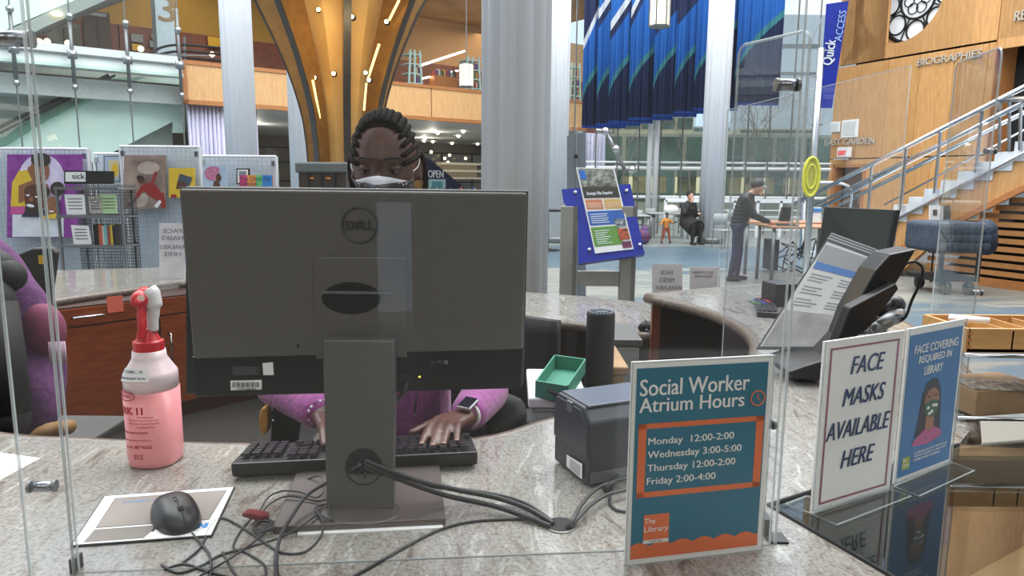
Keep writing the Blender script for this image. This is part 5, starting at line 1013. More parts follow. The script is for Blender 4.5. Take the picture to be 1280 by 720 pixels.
for k in range(4): lab_([(292, 467.5-2.4*k), (323-3*(k % 2), 467-2.4*k), (323-3*(k % 2), 466.4-2.4*k), (292, 466.9-2.4*k)], GREYM, 'text_line', 0, s2)
lab_([(329, 469), (342, 469), (341, 453), (328, 454)], PAPER, 'small_sticker', -.001, mon)
s4 = lab_([(537, 455), (574, 453.5), (574, 449), (537, 450)], MD2, 'model_plate', -.001, mon); F.ptext('Opt: 7400', 538, 454.5, 553, 450.8, GREYM, s4, w=.0); lab_([(555, 455), (560, 455), (560, 450), (555, 450)], GREYM, 'code_square', 0, s4)
lab_([(371, 435), (374, 435), (374, 430), (371, 430)], BLACKM, 'lock_slot', 0, mon)
mb = MB(); F.ppoly(mb, [(500, 481), (517, 481), (517, 466), (500, 466)], -.003, .003); mb.build('power_socket', BLACK, mon); mb = MB(); mb.sph(P(524.5, 471, YM-.001), .0013, 8, 6); mb.build('status_light', M('yellow_led', (240, 230, 60), .4, emit=4), mon)
MB().tube(spl([P(509, 478, YM-.012), P(505, 488, YM-.02), P(498, 498, YM-.01), P(492, 508, YM+.02)], 5), .004, 8).build('power_lead', BLACK, mon, smooth=True)
# stand
b0 = G(405, 645, ZC); b1 = G(492, 643, ZC); yst = (b0.y+b1.y)/2
F3 = Fr(V(0, yst, 0), V(1, 0, 0), V(0, 0, 1))
zt_ = P(450, 425, YM-.03).z
xl0, xr0 = P(408, 645, yst).x, P(492, 645, yst).x
Xt = [P(402, 426, YM-.035).x, P(493, 426, YM-.035).x]
mb = MB(); yb = yst; yt = YM-.030
V8 = [V(xl0, yb, ZC+.01), V(xr0, yb, ZC+.01), V(xr0, yb+.018, ZC+.01), V(xl0, yb+.018, ZC+.01)]; T8 = [V(Xt[0], yt, zt_), V(Xt[1], yt, zt_), V(Xt[1], yt+.028, zt_), V(Xt[0], yt+.028, zt_)]
va = [mb.b.verts.new(p) for p in V8]; vb = [mb.b.verts.new(p) for p in T8]; mb.b.faces.new(va[::-1]); mb.b.faces.new(vb)
for k in range(4): mb.b.faces.new((va[k], va[(k+1) % 4], vb[(k+1) % 4], vb[k]))
mb.build('stand_neck', STND, mon, bevel=.003)
mb = MB(); q = [G(341, 668, ZC), G(557, 657, ZC), G(549, 585, ZC), G(372, 595, ZC)]; mb.prism(q, (0, 0, .012)); mb.build('foot_plate', M('foot_grey', (92, 84, 80), .3, .3), mon, bevel=.002)
def on_neck(px, py, w=.001):   # point on the front of the neck
    n_ = (V8[1]-V8[0]).cross(T8[0]-V8[0]).normalized(); n_ = -n_ if n_.y > 0 else n_; d = ray(px, py); return CAM+d*((V8[0]-CAM).dot(n_)/d.dot(n_))+n_*w
def hole(cx, cy, r, w, m, nm): MB().prism([on_neck(*q, w) for q in el(cx, cy, r, r)], (on_neck(0, 0, 1)-on_neck(0, 0, 0))*.0012).build(nm, m, mon)
hole(455, 583, 22.5, .0008, BLACKM, 'dark_hole_disc')  # black disc paints the dark of the hole; the neck stays solid
MB().tube([on_neck(455+22.5*cos(k/30*2*pi), 583+22.5*sin(k/30*2*pi), .001) for k in range(30)], .0015, 6, closed=True).build('hole_rim', BLACK, mon)
MB().prism([on_neck(*q, .0022) for q in [(455+21*cos(a_), 583+21*sin(a_)) for a_ in [pi*.15+pi*.7*k/12 for k in range(13)]]], V(0, -.0006, 0)).build('grommet_lip', MD, mon)
MB().tube([G(450+ (50*cos(k/40*2*pi)), 638+17*sin(k/40*2*pi), ZC+.0123) for k in range(40)], .0006, 4, closed=True).build('swivel_ring', GREYM, mon)
o = MB().prism([G(372, 670, ZC), G(554, 661, ZC), G(553, 657, ZC), G(372, 666, ZC)], (0, 0, .002)).build('paper_slip', PAPER, None); tag(o, 'edge of white paper under the monitor foot', 'paper')
# ================= keyboard =================
k0 = G(290, 601, ZC); k1 = G(597, 585, ZC); kx = (k1-k0).normalized(); ky = V(-kx.y, kx.x, 0); KW = (k1-k0).length; KD = .135; HN, HF = .034, .014
kb = thing('keyboard', 'black keyboard behind the monitor stand, seen from its back edge', 'keyboard', (k0+k1)/2); kb.rotation_euler = (0, 0, 0)
mb = MB(); pts = [k0+V(0, 0, .006), k0+ky*KD+V(0, 0, .003), k0+ky*(KD+.006)+V(0, 0, HF), k0-ky*.006+V(0, 0, HN)]; mb.prism([p-kx*0 for p in pts], kx*KW); mb.build('case', BLACK, kb, bevel=.004)
tilt = atan2(HN-HF, KD); key0 = None; KEYM = M('key_black', (30, 31, 34), .3, var=.05)
def key(u, v, w=.0155):
    global key0
    p = k0+kx*u+ky*v+V(0, 0, HN-(HN-HF)*v/KD+.004)
    key_m = (Matrix.Translation(p) @ Matrix((kx, ky, V(0, 0, 1))).transposed().to_4x4() @ Matrix.Rotation(-tilt, 4, 'X') @ Matrix.Diagonal((w/.0155, 1, 1, 1)))
    if key0 is None:
        m_ = MB(); s_ = .00775; vv = [m_.b.verts.new((x*s_*f, y*s_*f, z)) for z, f in ((0, 1), (.005, .86)) for x, y in ((-1, -1), (1, -1), (1, 1), (-1, 1))]
        m_.b.faces.new(vv[:4][::-1]); m_.b.faces.new(vv[4:])
        for k in range(4): m_.b.faces.new((vv[k], vv[(k+1) % 4], vv[4+(k+1) % 4], vv[4+k]))
        me = bpy.data.meshes.new('key'); bmesh.ops.recalc_face_normals(m_.b, faces=m_.b.faces); m_.b.to_mesh(me); me.materials.append(KEYM); key0 = me
    o = bpy.data.objects.new('key', key0); COL.objects.link(o); o.parent = kb; o.matrix_basis = Matrix.Translation(-kb.location) @ key_m
S = KW/.447; pit = .019*S
vr = [.014+i*.0195 for i in range(6)]
for r_ in range(5):
    for c_ in range(4): key(.018*S+c_*pit, vr[r_+1], .0155*S)
for c_ in range(3):
    for r_ in (0, 1, 2): key(.104*S+c_*pit, vr[r_], .0155*S)
    key(.104*S+c_*pit, vr[5], .0155*S)
key(.104*S+pit, vr[4], .0155*S)
for c_ in range(13): key((.178+c_*.0205)*S, vr[0], .0150*S)
for r_ in range(1, 5):
    for c_ in range(14): key(.174*S+c_*pit, vr[r_], .0155*S)
for u_, w_ in ((.177, .022), (.202, .02), (.225, .02), (.312, .11), (.390, .02), (.413, .02), (.434, .018)): key(u_*S, vr[5], w_*S)
# ================= mouse and mat =================
m4 = [G(88, 685, ZC), G(265, 672, ZC), G(294, 610, ZC), G(130, 622, ZC)]
mt_ = thing('mouse_mat', 'white and grey mouse mat with upside-down printing, under the mouse', 'mouse mat', (m4[0]+m4[2])/2)
mb = MB(); mb.prism(m4, (0, 0, .003)); mb.build('mat', BLACKM, mt_, bevel=.0)
cM = (m4[0]+m4[2])/2
def mq(u, v, z=.0032): return (m4[0]*(1-u)+m4[1]*u)*(1-v)+(m4[3]*(1-u)+m4[2]*u)*v+V(0, 0, z)
def mpoly(pts, m, nm, z=.0031, h=.0004): MB().prism([mq(u, v, z) for u, v in pts], (0, 0, h)).build(nm, m, mt_)
mpoly([(.01, .015), (.99, .015), (.99, .985), (.01, .985)], PAPER, 'print_border'); TAU = M('taupe_print', (142, 132, 124), .5); TAU2 = M('taupe_print_dark', (120, 112, 104), .5)
mpoly([(.10, .30), (.92, .30), (.95, .92), (.10, .92)], BLACKM, 'print_outline', .0034, .0002); mpoly([(.105, .31), (.915, .31), (.945, .91), (.105, .91)], TAU, 'print_field', .0035, .0003); mpoly([(.08, .04), (.50, .04), (.56, .27), (.10, .27)], TAU2, 'print_field', .0035, .0003)
ex_ = (m4[1]-m4[0]).normalized(); ey_ = (m4[3]-m4[0]).normalized()
FM_ = Fr(mq(.93, .24, .0036), -ex_, V(ex_.y, -ex_.x, 0)); FM_.n = V(0, 0, 1)
W_ = (m4[1]-m4[0]).length
FM_.text('INVISI', W_*.0, 0, W_*.16, .016, M('cyan_print', (40, 140, 210), .5), mt_, w=0, th=.0004, bold=.05); FM_.text('ION', W_*.18, 0, W_*.40, .016, INK, mt_, w=0, th=.0004, bold=.06)
FM_.text('invision support', W_*.36, -.098, W_*.8, -.091, M('cyan_print', (40, 140, 210), .5), mt_, w=0, th=.0004, bold=.04)
ms = thing('computer_mouse', 'black wired mouse resting on the mouse mat', 'mouse', G(221, 655, ZC))
mb = MB(); cM = G(221, 650, ZC+.004); ang = atan2((G(240, 668, ZC)-G(207, 622, ZC)).y, (G(240, 668, ZC)-G(207, 622, ZC)).x)
def msurf(a_, b_): # superellipsoid
    ca, sa, cb_, sb = cos(a_), sin(a_), cos(b_), sin(b_); p = lambda v, e: (abs(v)**e)*(1 if v >= 0 else -1)
    x = .054*p(cb_, .7)*p(ca, .8); y = .033*p(cb_, .7)*p(sa, .8)*(1-.10*ca); z = .034*max(0, sb)**.8*(1-.16*x/.054)
    return cM+Matrix.Rotation(ang, 3, 'Z') @ V(x, y, z)
mb.grid([[msurf(2*pi*i/40, (pi/2)*j/12) for i in range(41)] for j in range(13)]); bmesh.ops.remove_doubles(mb.b, verts=mb.b.verts, dist=.0001); mb.build('body', BLACK, ms, smooth=True)
Rm = Matrix.Rotation(ang, 3, 'Z'); surfz = lambda x, y: .034*max(0, 1-abs(x/.054)**2.857)**.4*(1-.16*x/.054)
mb = MB(); mb.tube([cM+Rm @ V(x, 0, surfz(x, 0)-.0002) for x in [.004+.0047*k for k in range(11)]], .0011, 6); mb.build('button_gap', BLACKM, ms)
mb = MB(); q = cM+Rm @ V(.026, 0, surfz(.026, 0)-.0045); mb.cyl(q-Rm @ V(0, .0035, 0), q+Rm @ V(0, .0035, 0), .0075, n=16); mb.build('scroll_wheel', BLACKM, ms, smooth=True)
mb = MB(); capsule(mb, cM+Rm @ V(.008, 0, surfz(.008, 0)-.0012), cM+Rm @ V(-.006, 0, surfz(-.006, 0)-.0012), .003, .003, 8); mb.build('top_button', M('dark_gloss', (40, 40, 42), .2), ms, smooth=True)
# ================= cables =================
def cable(pts, r, lab, z=0, grp=None, m=BLACK, lift=None, nm='cable'):
    P3 = [ (G(x, y, ZC+r+z) if len(q_) == 0 else G(x, y, ZC+r+q_[0])) for x, y, *q_ in pts ]
    return tag(MB().tube(spl(P3, 6), r, 8).build(nm, m, None, smooth=True), lab, 'cable', grp)
CG = M('cable_grey', (52, 52, 54), .5)
hp = on_neck(455, 578, .004)
def hz(px, py): return (on_neck(px, py, .004)-V(0, 0, 0))
def cable3(first, pts, r, lab, m=BLACK):
    P3 = [on_neck(*first, -.002), on_neck(first[0]+2, first[1]+1, .012)]+[G(x, y, ZC+r+(q_[0] if q_ else 0)) for x, y, *q_ in pts]; return tag(MB().tube(spl(P3, 7), r, 10).build('cable', m, None, smooth=True), lab, 'cable')
cable3((462, 575), [(520, 600, .05), (570, 612, .03), (620, 622, .018), (660, 636, .01), (692, 655, 0)], .0042, 'thick black cable from the monitor stand to the desk grommet, topmost of the bundle')
cable3((460, 579), [(510, 603, .045), (560, 620, .02), (615, 632, .01), (655, 645, .004), (688, 658, 0)], .0042, 'thick black cable from the stand to the grommet, middle of the bundle')
cable3((458, 582), [(500, 600, .045), (550, 609, .025), (610, 617, .012), (655, 629, .006), (690, 652, 0)], .0036, 'thick black cable from the stand to the grommet, lowest of the bundle')
cable([(440, 722), (470, 705), (510, 682), (550, 662), (590, 652), (640, 649), (672, 650), (695, 657)], .0022, 'thin black cable running along the desk front to the grommet')
cable3((448, 580), [(415, 600, .04), (385, 618, .03), (365, 645, .02), (350, 672, .01), (345, 700), (347, 725)], .0030, 'black cable looping from the stand hole down past the left of the foot', CG)
cable3((452, 584), [(430, 610, .03), (412, 632, .014), (415, 650, .014), (395, 640, .014)], .0018, 'thin cable from the stand hole curling over the foot plate', CG)
cable3((456, 590), [(450, 608, .03), (425, 626, .015), (395, 634, .014), (404, 652, .014), (400, 672), (380, 690), (350, 690), (322, 672), (290, 652), (275, 648), (262, 660), (250, 685), (225, 706)], .0018, 'long thin cable looping below the stand towards the mouse mat', CG)
cable([(240, 667), (252, 680), (262, 694), (264, 712), (262, 725)], .0018, 'mouse lead leaving the front of the mouse', .001, m=CG)
cable([(202, 706), (222, 716), (250, 708), (275, 694), (310, 684), (350, 672), (380, 655, .014), (400, 640, .014)], .0018, 'thin black cable crossing from the lower left to the monitor foot', m=CG)
cable([(205, 712), (230, 705), (258, 714), (290, 722)], .0018, 'thin doubled cable end at the bottom left of the tangle', m=CG)
cable([(316, 645), (300, 665), (292, 684), (310, 692), (330, 706), (332, 722)], .0016, 'thin cable falling from the red cable tie to the bottom edge', m=CG)
cable([(324, 640, .01), (335, 622, .01), (352, 614, .015), (375, 615, .015), (395, 622, .015), (405, 612, .02), (400, 595, .02), (378, 600, .004), (392, 582)], .0016, 'thin keyboard lead from the red cable tie up to the keyboard', m=CG)
cable([(326, 642, .01), (340, 628, .01), (362, 620, .015), (400, 626, .015), (418, 618, .03)], .0016, 'second thin lead running beside the keyboard lead', m=CG)
cable([(278, 690), (290, 712), (300, 724)], .0016, 'short thin cable at the bottom edge below the mat', m=CG)
cable([(345, 655), (300, 690), (250, 720)], .0016, 'straight thin cable slanting down-left from the cable tie', .003, m=CG)
tie = thing('cable_tie', 'dark red fabric cable tie gathering coiled black leads', 'cable tie', G(321, 648, ZC))
mb = MB(); c = G(320, 645, ZC+.013); mb.tube([c+V(-.017, .002, .002), c+V(-.010, -.003, .006), c+V(0, -.005, .005), c+V(.010, -.004, .003), c+V(.018, .002, .001)], [.006, .0085, .0095, .009, .006], 12, flat=.75); mb.tube([c+V(-.012, -.008, .008), c+V(.002, -.011, .009), c+V(.012, -.011, .004), c+V(.004, -.012, -.003)], .0035, 8, flat=.8); mb.build('strap', M('maroon_fabric', (120, 34, 42), .8), tie, smooth=True)
for k in range(5):
    c = G(326+2*k, 655+k, ZC+.006+.003*(k % 2)); MB().tube([c+V((.012+.002*k)*cos(a_), (.016)*sin(a_), .003*sin(a_*2+k)) for a_ in [2*pi*j/20 for j in range(20)]], .0015, 6, closed=True).build('coiled_lead', CG, tie, smooth=True)
gm = thing('cable_grommet', 'round cable hole in the granite right of the monitor stand', 'grommet', G(700, 655, ZC))
MB().lathe([(.026, 0), (.026, .0015), (.023, .0022)], G(701, 657, ZC), 28).build('rim', M('steel_rim', (110, 108, 104), .4, .5), gm); MB().lathe([(.0215, .0), (.0215, .0028)], G(701, 657, ZC), 28).build('dark_disc', BLACKM, gm)  # black disc painted for the dark hollow; granite is not cut
cable([(708, 660), (716, 650, .01), (726, 632, .012), (742, 614, .014), (760, 604, .014), (785, 597, .014)], .0032, 'black cable arching from the grommet to the receipt printer', m=CG)
cable([(713, 660), (724, 646, .01), (740, 630, .012), (760, 618, .012), (786, 612, .01)], .0032, 'second black cable from the grommet passing behind the hours sign', m=CG)
tag(MB().cyl(G(757, 612, ZC+.012), G(772, 597, ZC+.016), .007, n=12).build('ferrite_plug', BLACK, None, smooth=True), 'thick black plug barrel on the printer cable', 'plug')
cable([(764, 614, .004), (762, 628), (770, 637), (786, 640)], .0026, 'cable tail curling under the thick plug barrel', m=CG)
# ================= spray bottle =================
YB = 1.265; bx = P(192, 520, YB); bc = V(bx.x, YB, 0); zB = lambda y: P(192, y, YB).z; px_ = YB/880*1.015
sb_ = thing('spray_bottle', 'white spray bottle of pink disinfectant with red and white trigger head', 'bottle', V(bc.x, bc.y, ZC))
BODY = M('milky_plastic', (226, 206, 208), .3, var=.02); PINKL = M('pink_liquid_plastic', (236, 146, 150), .28, c2=(240, 160, 162), sc=6); REDP = M('red_plastic', (196, 28, 40), .3)
zb0 = ZC; r_ = 31*px_
MB().lathe([(r_*.86, zb0), (r_*.97, zb0+.005), (r_*.96, zb0+.012), (r_, zb0+.018), (r_*1.0, zB(484))], bc, 40, sq=2.6).build('liquid_filled_body', PINKL, sb_, smooth=True)
MB().lathe([(r_*1.0, zB(484)), (r_*1.0, zB(467)), (r_*.985, zB(464)), (r_*.94, zB(462)), (r_*.70, zB(450)), (r_*.63, zB(446)), (r_*.6, zB(437))], bc, 40, sq=2.3).build('upper_body', BODY, sb_, smooth=True)
MB().lathe([(r_*.55, zB(438.3)), (r_*.585, zB(438)), (r_*.585, zB(437.5)), (r_*.585, zB(426.5)), (r_*.585, zB(426)), (r_*.50, zB(425.5)), (r_*.47, zB(424)), (r_*.34, zB(416)), (r_*.28, zB(411))], bc, 28).build('red_collar', REDP, sb_, smooth=True)
cx = lambda x, y, d=0: P(x, y, YB+d)
MB().tube(spl([cx(191, 413), cx(191, 398), cx(192, 385), cx(190, 372), cx(184, 364)], 4), [r_*v for v in [.22]*5+[.24]*4+[.34]*4+[.40]*4], 14).build('white_head', M('white_plastic', (222, 220, 218), .3), sb_, smooth=True)
mb = MB(); mb.sph(cx(176, 374, -.012), (r_*.34, r_*.5, r_*.38), 16, 12); mb.cyl(cx(178, 361, -.005), cx(182, 372, .0), r_*.22, n=12); mb.build('red_shroud', REDP, sb_, smooth=True)
mb = MB(); mb.cyl(cx(172, 378, -.018), cx(171, 379, -.036), r_*.16, n=16); mb.build('nozzle', REDP, sb_, smooth=True); mb = MB(); mb.cyl(cx(176, 373, -.028), cx(176, 373, -.031), r_*.14, n=12); mb.build('nozzle_window', M('nozzle_cream', (230, 200, 180), .4), sb_)
MB().tube(spl([cx(178, 382, -.015), cx(177, 395, -.020), cx(178, 408, -.024), cx(175, 424, -.03)], 4), [r_*.24]*5+[r_*.25]*4+[r_*.21]*4, 12, flat=.6).build('trigger', REDP, sb_, smooth=True)
def cyltext(s, a0, a1, z0, z1, R, m, par, bold=0, mesh=None):
    vs, fs, _ = text_mesh(s, bold); mb = MB(); bv = []
    for (u, v, w) in vs:
        a_ = radians(a0+(a1-a0)*u); rr = R/((abs(cos(a_))**2.6+abs(sin(a_))**2.6)**(1/2.6))+.0004+.0002*w; bv.append(mb.b.verts.new(bc+V(rr*cos(a_), rr*sin(a_), z0+(z1-z0)*v)))
    for f in fs:
        try: mb.b.faces.new([bv[i] for i in f])
        except ValueError: pass
    return mb.build('lettering', m, par)
RI = M('crimson_ink', (176, 24, 50), .5); RI2 = M('rose_ink', (190, 70, 84), .5)
def cylpatch(a0, a1, z0, z1, R, m, nm, ex=.0006, R1=None):
    R1 = R1 or R; rows = []
    for i in range(2):
        row = []
        for k in range(13):
            a_ = radians(a0+(a1-a0)*k/12); rr = (R if i == 0 else R1)/((abs(cos(a_))**2.6+abs(sin(a_))**2.6)**(1/2.6))+ex; row.append(bc+V(rr*cos(a_), rr*sin(a_), (z0, z1)[i]))
        rows.append(row)
    return MB().grid(rows).build(nm, m, sb_)
cylpatch(-132, -66, zB(469), zB(454), r_*1.02, PAPER, 'paper_label', .0012, r_*.85)
cyltext('COVID - 19', -126, -80, zB(460.5), zB(456), r_*.93, NAVYINK, sb_, .01); cyltext('Disinfectant Spray', -133, -72, zB(467), zB(463), r_*1.005, NAVYINK, sb_, .01)
cyltext('MARK 11', -165, -84, zB(509), zB(500), r_, RI, sb_, .05)
MB().tube([bc+V((r_+.0006)/((abs(cos(a_))**2.6+abs(sin(a_))**2.6)**(1/2.6))*cos(a_), (r_+.0006)/((abs(cos(a_))**2.6+abs(sin(a_))**2.6)**(1/2.6))*sin(a_), zB(487)+.008*sin(k/24*2*pi)) for k in range(24) for a_ in [radians(-124+24*cos(k/24*2*pi))]], .0009, 5, closed=True).build('printed_oval', RI, sb_)
cyltext('HILLYARD', -140, -108, zB(489), zB(485.5), r_, RI, sb_)
for k, (s, a0, a1) in enumerate((('Disinfectant', -98, -62), ('One-Step Germicidal Detergent', -122, -52), ('Bactericide, Virucide, Fungicide', -118, -52), ('and Deodorant', -100, -62))): cyltext(s, a0, a1, zB(513+4*k), zB(510.5+4*k), r_, RI2, sb_)
cyltext('KEEP OUT OF REACH OF CHILDREN', -140, -76, zB(532), zB(529.5), r_, RI, sb_, .01); cyltext('CAUTION: AVOID EYE CONTACT', -140, -70, zB(541), zB(539), r_, RI2, sb_); cyltext('BET PACKS', -108, -70, zB(550), zB(546), r_, RI, sb_, .03)
cyltext('see label', -132, -112, zB(550), zB(546), r_, RI2, sb_); cyltext('32 FL OZ', -112, -90, zB(563), zB(557), r_, RI, sb_, .02)
# ================= receipt printer =================
p0 = G(735, 611, ZC); p1 = G(692, 577, ZC); e_ = (p1-p0).normalized(); n2 = V(e_.y, -e_.x, 0)
if n2.x < 0: n2 = -n2
Lp = (p1-p0).length; zt1 = P(737, 527, p0.y).z; PRM = M('charcoal_plastic', (38, 42, 50), .38, var=.05)
rp = thing('receipt_printer', 'charcoal receipt printer on the desk behind the hours sign', 'printer', (p0+p1)/2+n2*.07)
Fp = Fr(p0, e_, V(0, 0, 1)); hh = zt1-ZC; dd = .165
side = [(0, 0), (Lp, .0), (Lp, hh*.92), (Lp*.93, hh*1.12), (Lp*.2, hh*1.12), (.0, hh*.92)]
MB().prism([p0+e_*u+V(0, 0, v)+V(0, 0, .004) for u, v in side], n2*dd).build('body', PRM, rp, bevel=.005)
MB().prism([p0+e_*u+V(0, 0, v)-n2*.003 for u, v in ((.004, hh*.46), (Lp-.004, hh*.46), (Lp-.004, hh*.9), (Lp*.9, hh*1.1), (Lp*.22, hh*1.1), (.004, hh*.9))], n2*.004).build('side_cover', M('charcoal_cover', (48, 52, 62), .35), rp, bevel=.001)
MB().prism([p0+e_*u+V(0, 0, v)-n2*.0035 for u, v in ((Lp*.45, hh*1.13), (Lp*.6, hh*1.13), (Lp*.6, hh*.98), (Lp*.45, hh*.98))], n2*.004).build('latch', GREYM, rp)
MB().prism([p0+e_*Lp*.15+n2*.008+V(0, 0, hh*1.14), p0+e_*Lp*.9+n2*.008+V(0, 0, hh*1.14), p0+e_*Lp*.9+n2*(dd-.01)+V(0, 0, hh*1.14), p0+e_*Lp*.15+n2*(dd-.01)+V(0, 0, hh*1.14)], (0, 0, .004)).build('lid', M('slate_lid', (90, 96, 106), .3, .2), rp, bevel=.001)
MB().prism([p0+n2*.004-e_*.001+V(0, 0, .008), p0+n2*dd-e_*.001+V(0, 0, .008), p0+n2*dd-e_*.001+V(0, 0, .028), p0+n2*.004-e_*.001+V(0, 0, .028)], e_*.002).build('connector_panel', GREYM, rp)
lb = MB().prism([p0+e_*u+V(0, 0, v)-n2*.0035 for u, v in ((Lp*.12, .012), (Lp*.55, .014), (Lp*.55, .036), (Lp*.12, .040))], -n2*.0008).build('rating_label', PAPER, rp)
for k in range(5): MB().prism([p0+e_*u+V(0, 0, v)-n2*.0044 for u, v in ((Lp*.16, .016+.004*k), (Lp*.45, .016+.004*k), (Lp*.45, .0175+.004*k), (Lp*.16, .0175+.004*k))], -n2*.0003).build('text_line', GREYM, lb)
# cylinder speaker
q = G(748, 503, ZC); rr_ = 18*q.y/880; zt2 = P(748, 390, q.y).z
sp_ = thing('smart_speaker', 'tall black cylindrical speaker standing behind the receipt printer', 'speaker', q)
MB().lathe([(rr_, ZC), (rr_, zt2-.004), (rr_*.94, zt2)], V(q.x, q.y, 0), 36).build('body', BLACKM, sp_, smooth=True); MB().lathe([(rr_*.93, zt2), (rr_*.93, zt2+.0012)], V(q.x, q.y, 0), 36).build('top_disc', M('dark_top', (52, 56, 60), .25), sp_)
MB().box((q.x+.002, q.y-.004, zt2+.0018), (.026, .012, .001)).build('top_label', GREYM, sp_)
for k in range(10): a_ = pi+k*pi/9; MB().cyl((q.x+rr_*.8*cos(a_), q.y+rr_*.8*sin(a_), zt2+.001), (q.x+rr_*.8*cos(a_), q.y+rr_*.8*sin(a_), zt2+.002), .0011, n=8).build('light_dot', PAPER, sp_)
# ================= signs =================
TEAL = M('teal_print_sign', (38, 110, 134), .45, var=.02); ORG = M('orange_print', (222, 112, 62), .45)
def signframe(bl, br, tlz, nm, lab, th=.004):
    a_ = G(*bl, ZC); b_ = G(*br, ZC); d = (b_-a_); d.z = 0; F = Fr(a_, d, V(0, 0, 1)); t = thing(nm, lab, 'sign', (a_+b_)/2); H = F.uv(*tlz)[1]; Wd = d.length
    mb = MB(); F.rect(mb, 0, 0, Wd, H, -.003, 0); mb.build('paper', PAPER, t); mb = MB(); F.rect(mb, -.001, 0, Wd+.001, H+.001, .0032, .0045); mb.build('clear_cover', glass('cover_acrylic', (.98, .985, .985), .3, .01), t)
    MB().tube([F.pt(0, 0, .003), F.pt(Wd, 0, .003), F.pt(Wd, H, .003), F.pt(0, H, .003)], .0013, 6, closed=True).build('clear_edge', ACREDGE, t)
    return t, F, Wd, H
t, F, Wd, H = signframe((781, 706), (951, 686), (782, 453), 'hours_sign', 'teal and orange Social Worker Atrium Hours sign in a clear holder at front centre')
def fr(u0, v0, u1, v1, m, nm='print', w=.0005, par=None): mb = MB(); F.rect(mb, u0*Wd, v0*H, u1*Wd, v1*H, w, w+.0003); return mb.build(nm, m, par or t)
fr(.035, .025, .965, .968, TEAL, 'teal_ground')
def tx(s, u0, v0, u1, v1, m, b=.0, sh=0, w=.0012): F.text(s, u0*Wd, v0*H, u1*Wd, v1*H, m, t, w=w, th=.0003, bold=b, shear=sh)
tx('Social Worker', .06, .835, .83, .915, PAPER, .018); tx('Atrium Hours', .06, .755, .80, .825, PAPER, .018)
cu, cv, cr_ = .90*Wd, .79*H, .05*Wd
MB().tube([F.pt(cu+cr_*cos(k/30*2*pi), cv+cr_*sin(k/30*2*pi), .001) for k in range(30)], .0011, 5, closed=True).build('clock_ring', ORG, t); mb = MB(); F.rect(mb, cu-.0008, cv, cu+.0008, cv+cr_*.65, .001, .0015); mb.build('clock_hand', ORG, t); mb = MB(); F.poly(mb, [(cu, cv+.0006), (cu+cr_*.45, cv-cr_*.3), (cu+cr_*.4, cv-cr_*.38), (cu-.0006, cv-.0006)], .001, .0015); mb.build('clock_hand', ORG, t)
for (u0, v0, u1, v1) in ((.06, .335, .115, .70), (.90, .335, .955, .70), (.06, .335, .955, .362), (.06, .675, .955, .70)): fr(u0, v0, u1, v1, ORG, 'box_border', .001)
SER = .012
for k, (s, u1) in enumerate((('Monday  12:00-2:00', .74), ('Wednesday 3:00-5:00', .80), ('Thursday 12:00-2:00', .76), ('Friday 2:00-4:00', .62))): v = .585-.066*k; tx(s, .13, v, u1, v+.045, PAPER, .014)
fr(.12, .115, .30, .245, ORG, 'logo_square', .001); tx('The', .125, .20, .20, .228, PAPER, .01, w=.0016); tx('Library', .125, .150, .295, .186, PAPER, .01, w=.0016); fr(.12, .10, .30, .117, PAPER, 'logo_strip', .0015); tx('thelib.org', .16, .104, .25, .114, INK, w=.002)
mb = MB(); pts = [(.035*Wd, .025*H), (.965*Wd, .025*H)]
for k in range(57): u = 1-k/56; pts.append(((.035+.93*u)*Wd, (.085+.020*abs(sin(u*pi*6+.4)))*H))
F.poly(mb, pts, .001, .0014); mb.build('scalloped_band', ORG, t)
fr(.0, .0, 1, .012, PAPER, 'lower_margin', .0012)
t, F, Wd, H = signframe((1014, 641), (1112, 611), (1032, 427), 'mask_sign', 'white sign with navy words FACE MASKS AVAILABLE HERE')
for (u0, v0, u1, v1) in ((.08, .035, .10, .955), (.92, .035, .94, .955), (.08, .035, .94, .048), (.08, .943, .94, .955)): fr(u0, v0, u1, v1, M('mauve_line', (150, 90, 112), .5), 'border_line')
for s, u0, u1, v in (('FACE', .34, .76, .785), ('MASKS', .27, .80, .60), ('AVAILABLE', .10, .90, .41), ('HERE', .31, .73, .225)): tx(s, u0, v, u1, v+.105, NAVYINK, .02, .25)
def foot(lab, pts):
    o = MB().prism([G(x, y, ZC+.001) for x, y in pts], (0, 0, .003)).build('foot_plate', glass('cover_acrylic'), t); MB().tube([G(x, y, ZC+.003) for x, y in pts], .0012, 6, closed=True).build('foot_edge', ACREDGE, t)
foot('', [(1014, 642), (1046, 656), (1139, 620), (1110, 609)]); foot('', [(982, 630), (1012, 641), (1040, 632), (1008, 620)])
t, F, Wd, H = signframe((1117, 605), (1187, 578), (1132, 412), 'face_covering_sign', 'blue FACE COVERING REQUIRED IN LIBRARY sign with a masked woman drawing')
BLU2 = M('poster_blue', (38, 106, 164), .45, var=.02)
fr(.04, .03, .97, .955, BLU2, 'blue_ground')
tx('FACE COVERING', .13, .83, .90, .885, PAPER, .018, .1); tx('REQUIRED IN', .22, .755, .80, .81, PAPER, .018, .1); tx('LIBRARY', .33, .68, .66, .735, PAPER, .018, .1)
def fp(pts, m, nm, w): mb = MB(); F.poly(mb, [(u*Wd, v*H) for u, v in pts], w, w+.0003); mb.build(nm, m, t)
HK = M('print_black_hair', (36, 34, 44), .5); SKP = M('print_skin', (150, 96, 70), .5)
fp([(.26, .27), (.30, .36), (.34, .55), (.40, .62), (.50, .645), (.60, .63), (.67, .55), (.70, .40), (.72, .28)], HK, 'hair', .001); fp([(.44, .30), (.44, .40), (.58, .40), (.60, .28)], SKP, 'neck', .0014); fp(el(.52, .49, .13, .09), SKP, 'face', .0014)
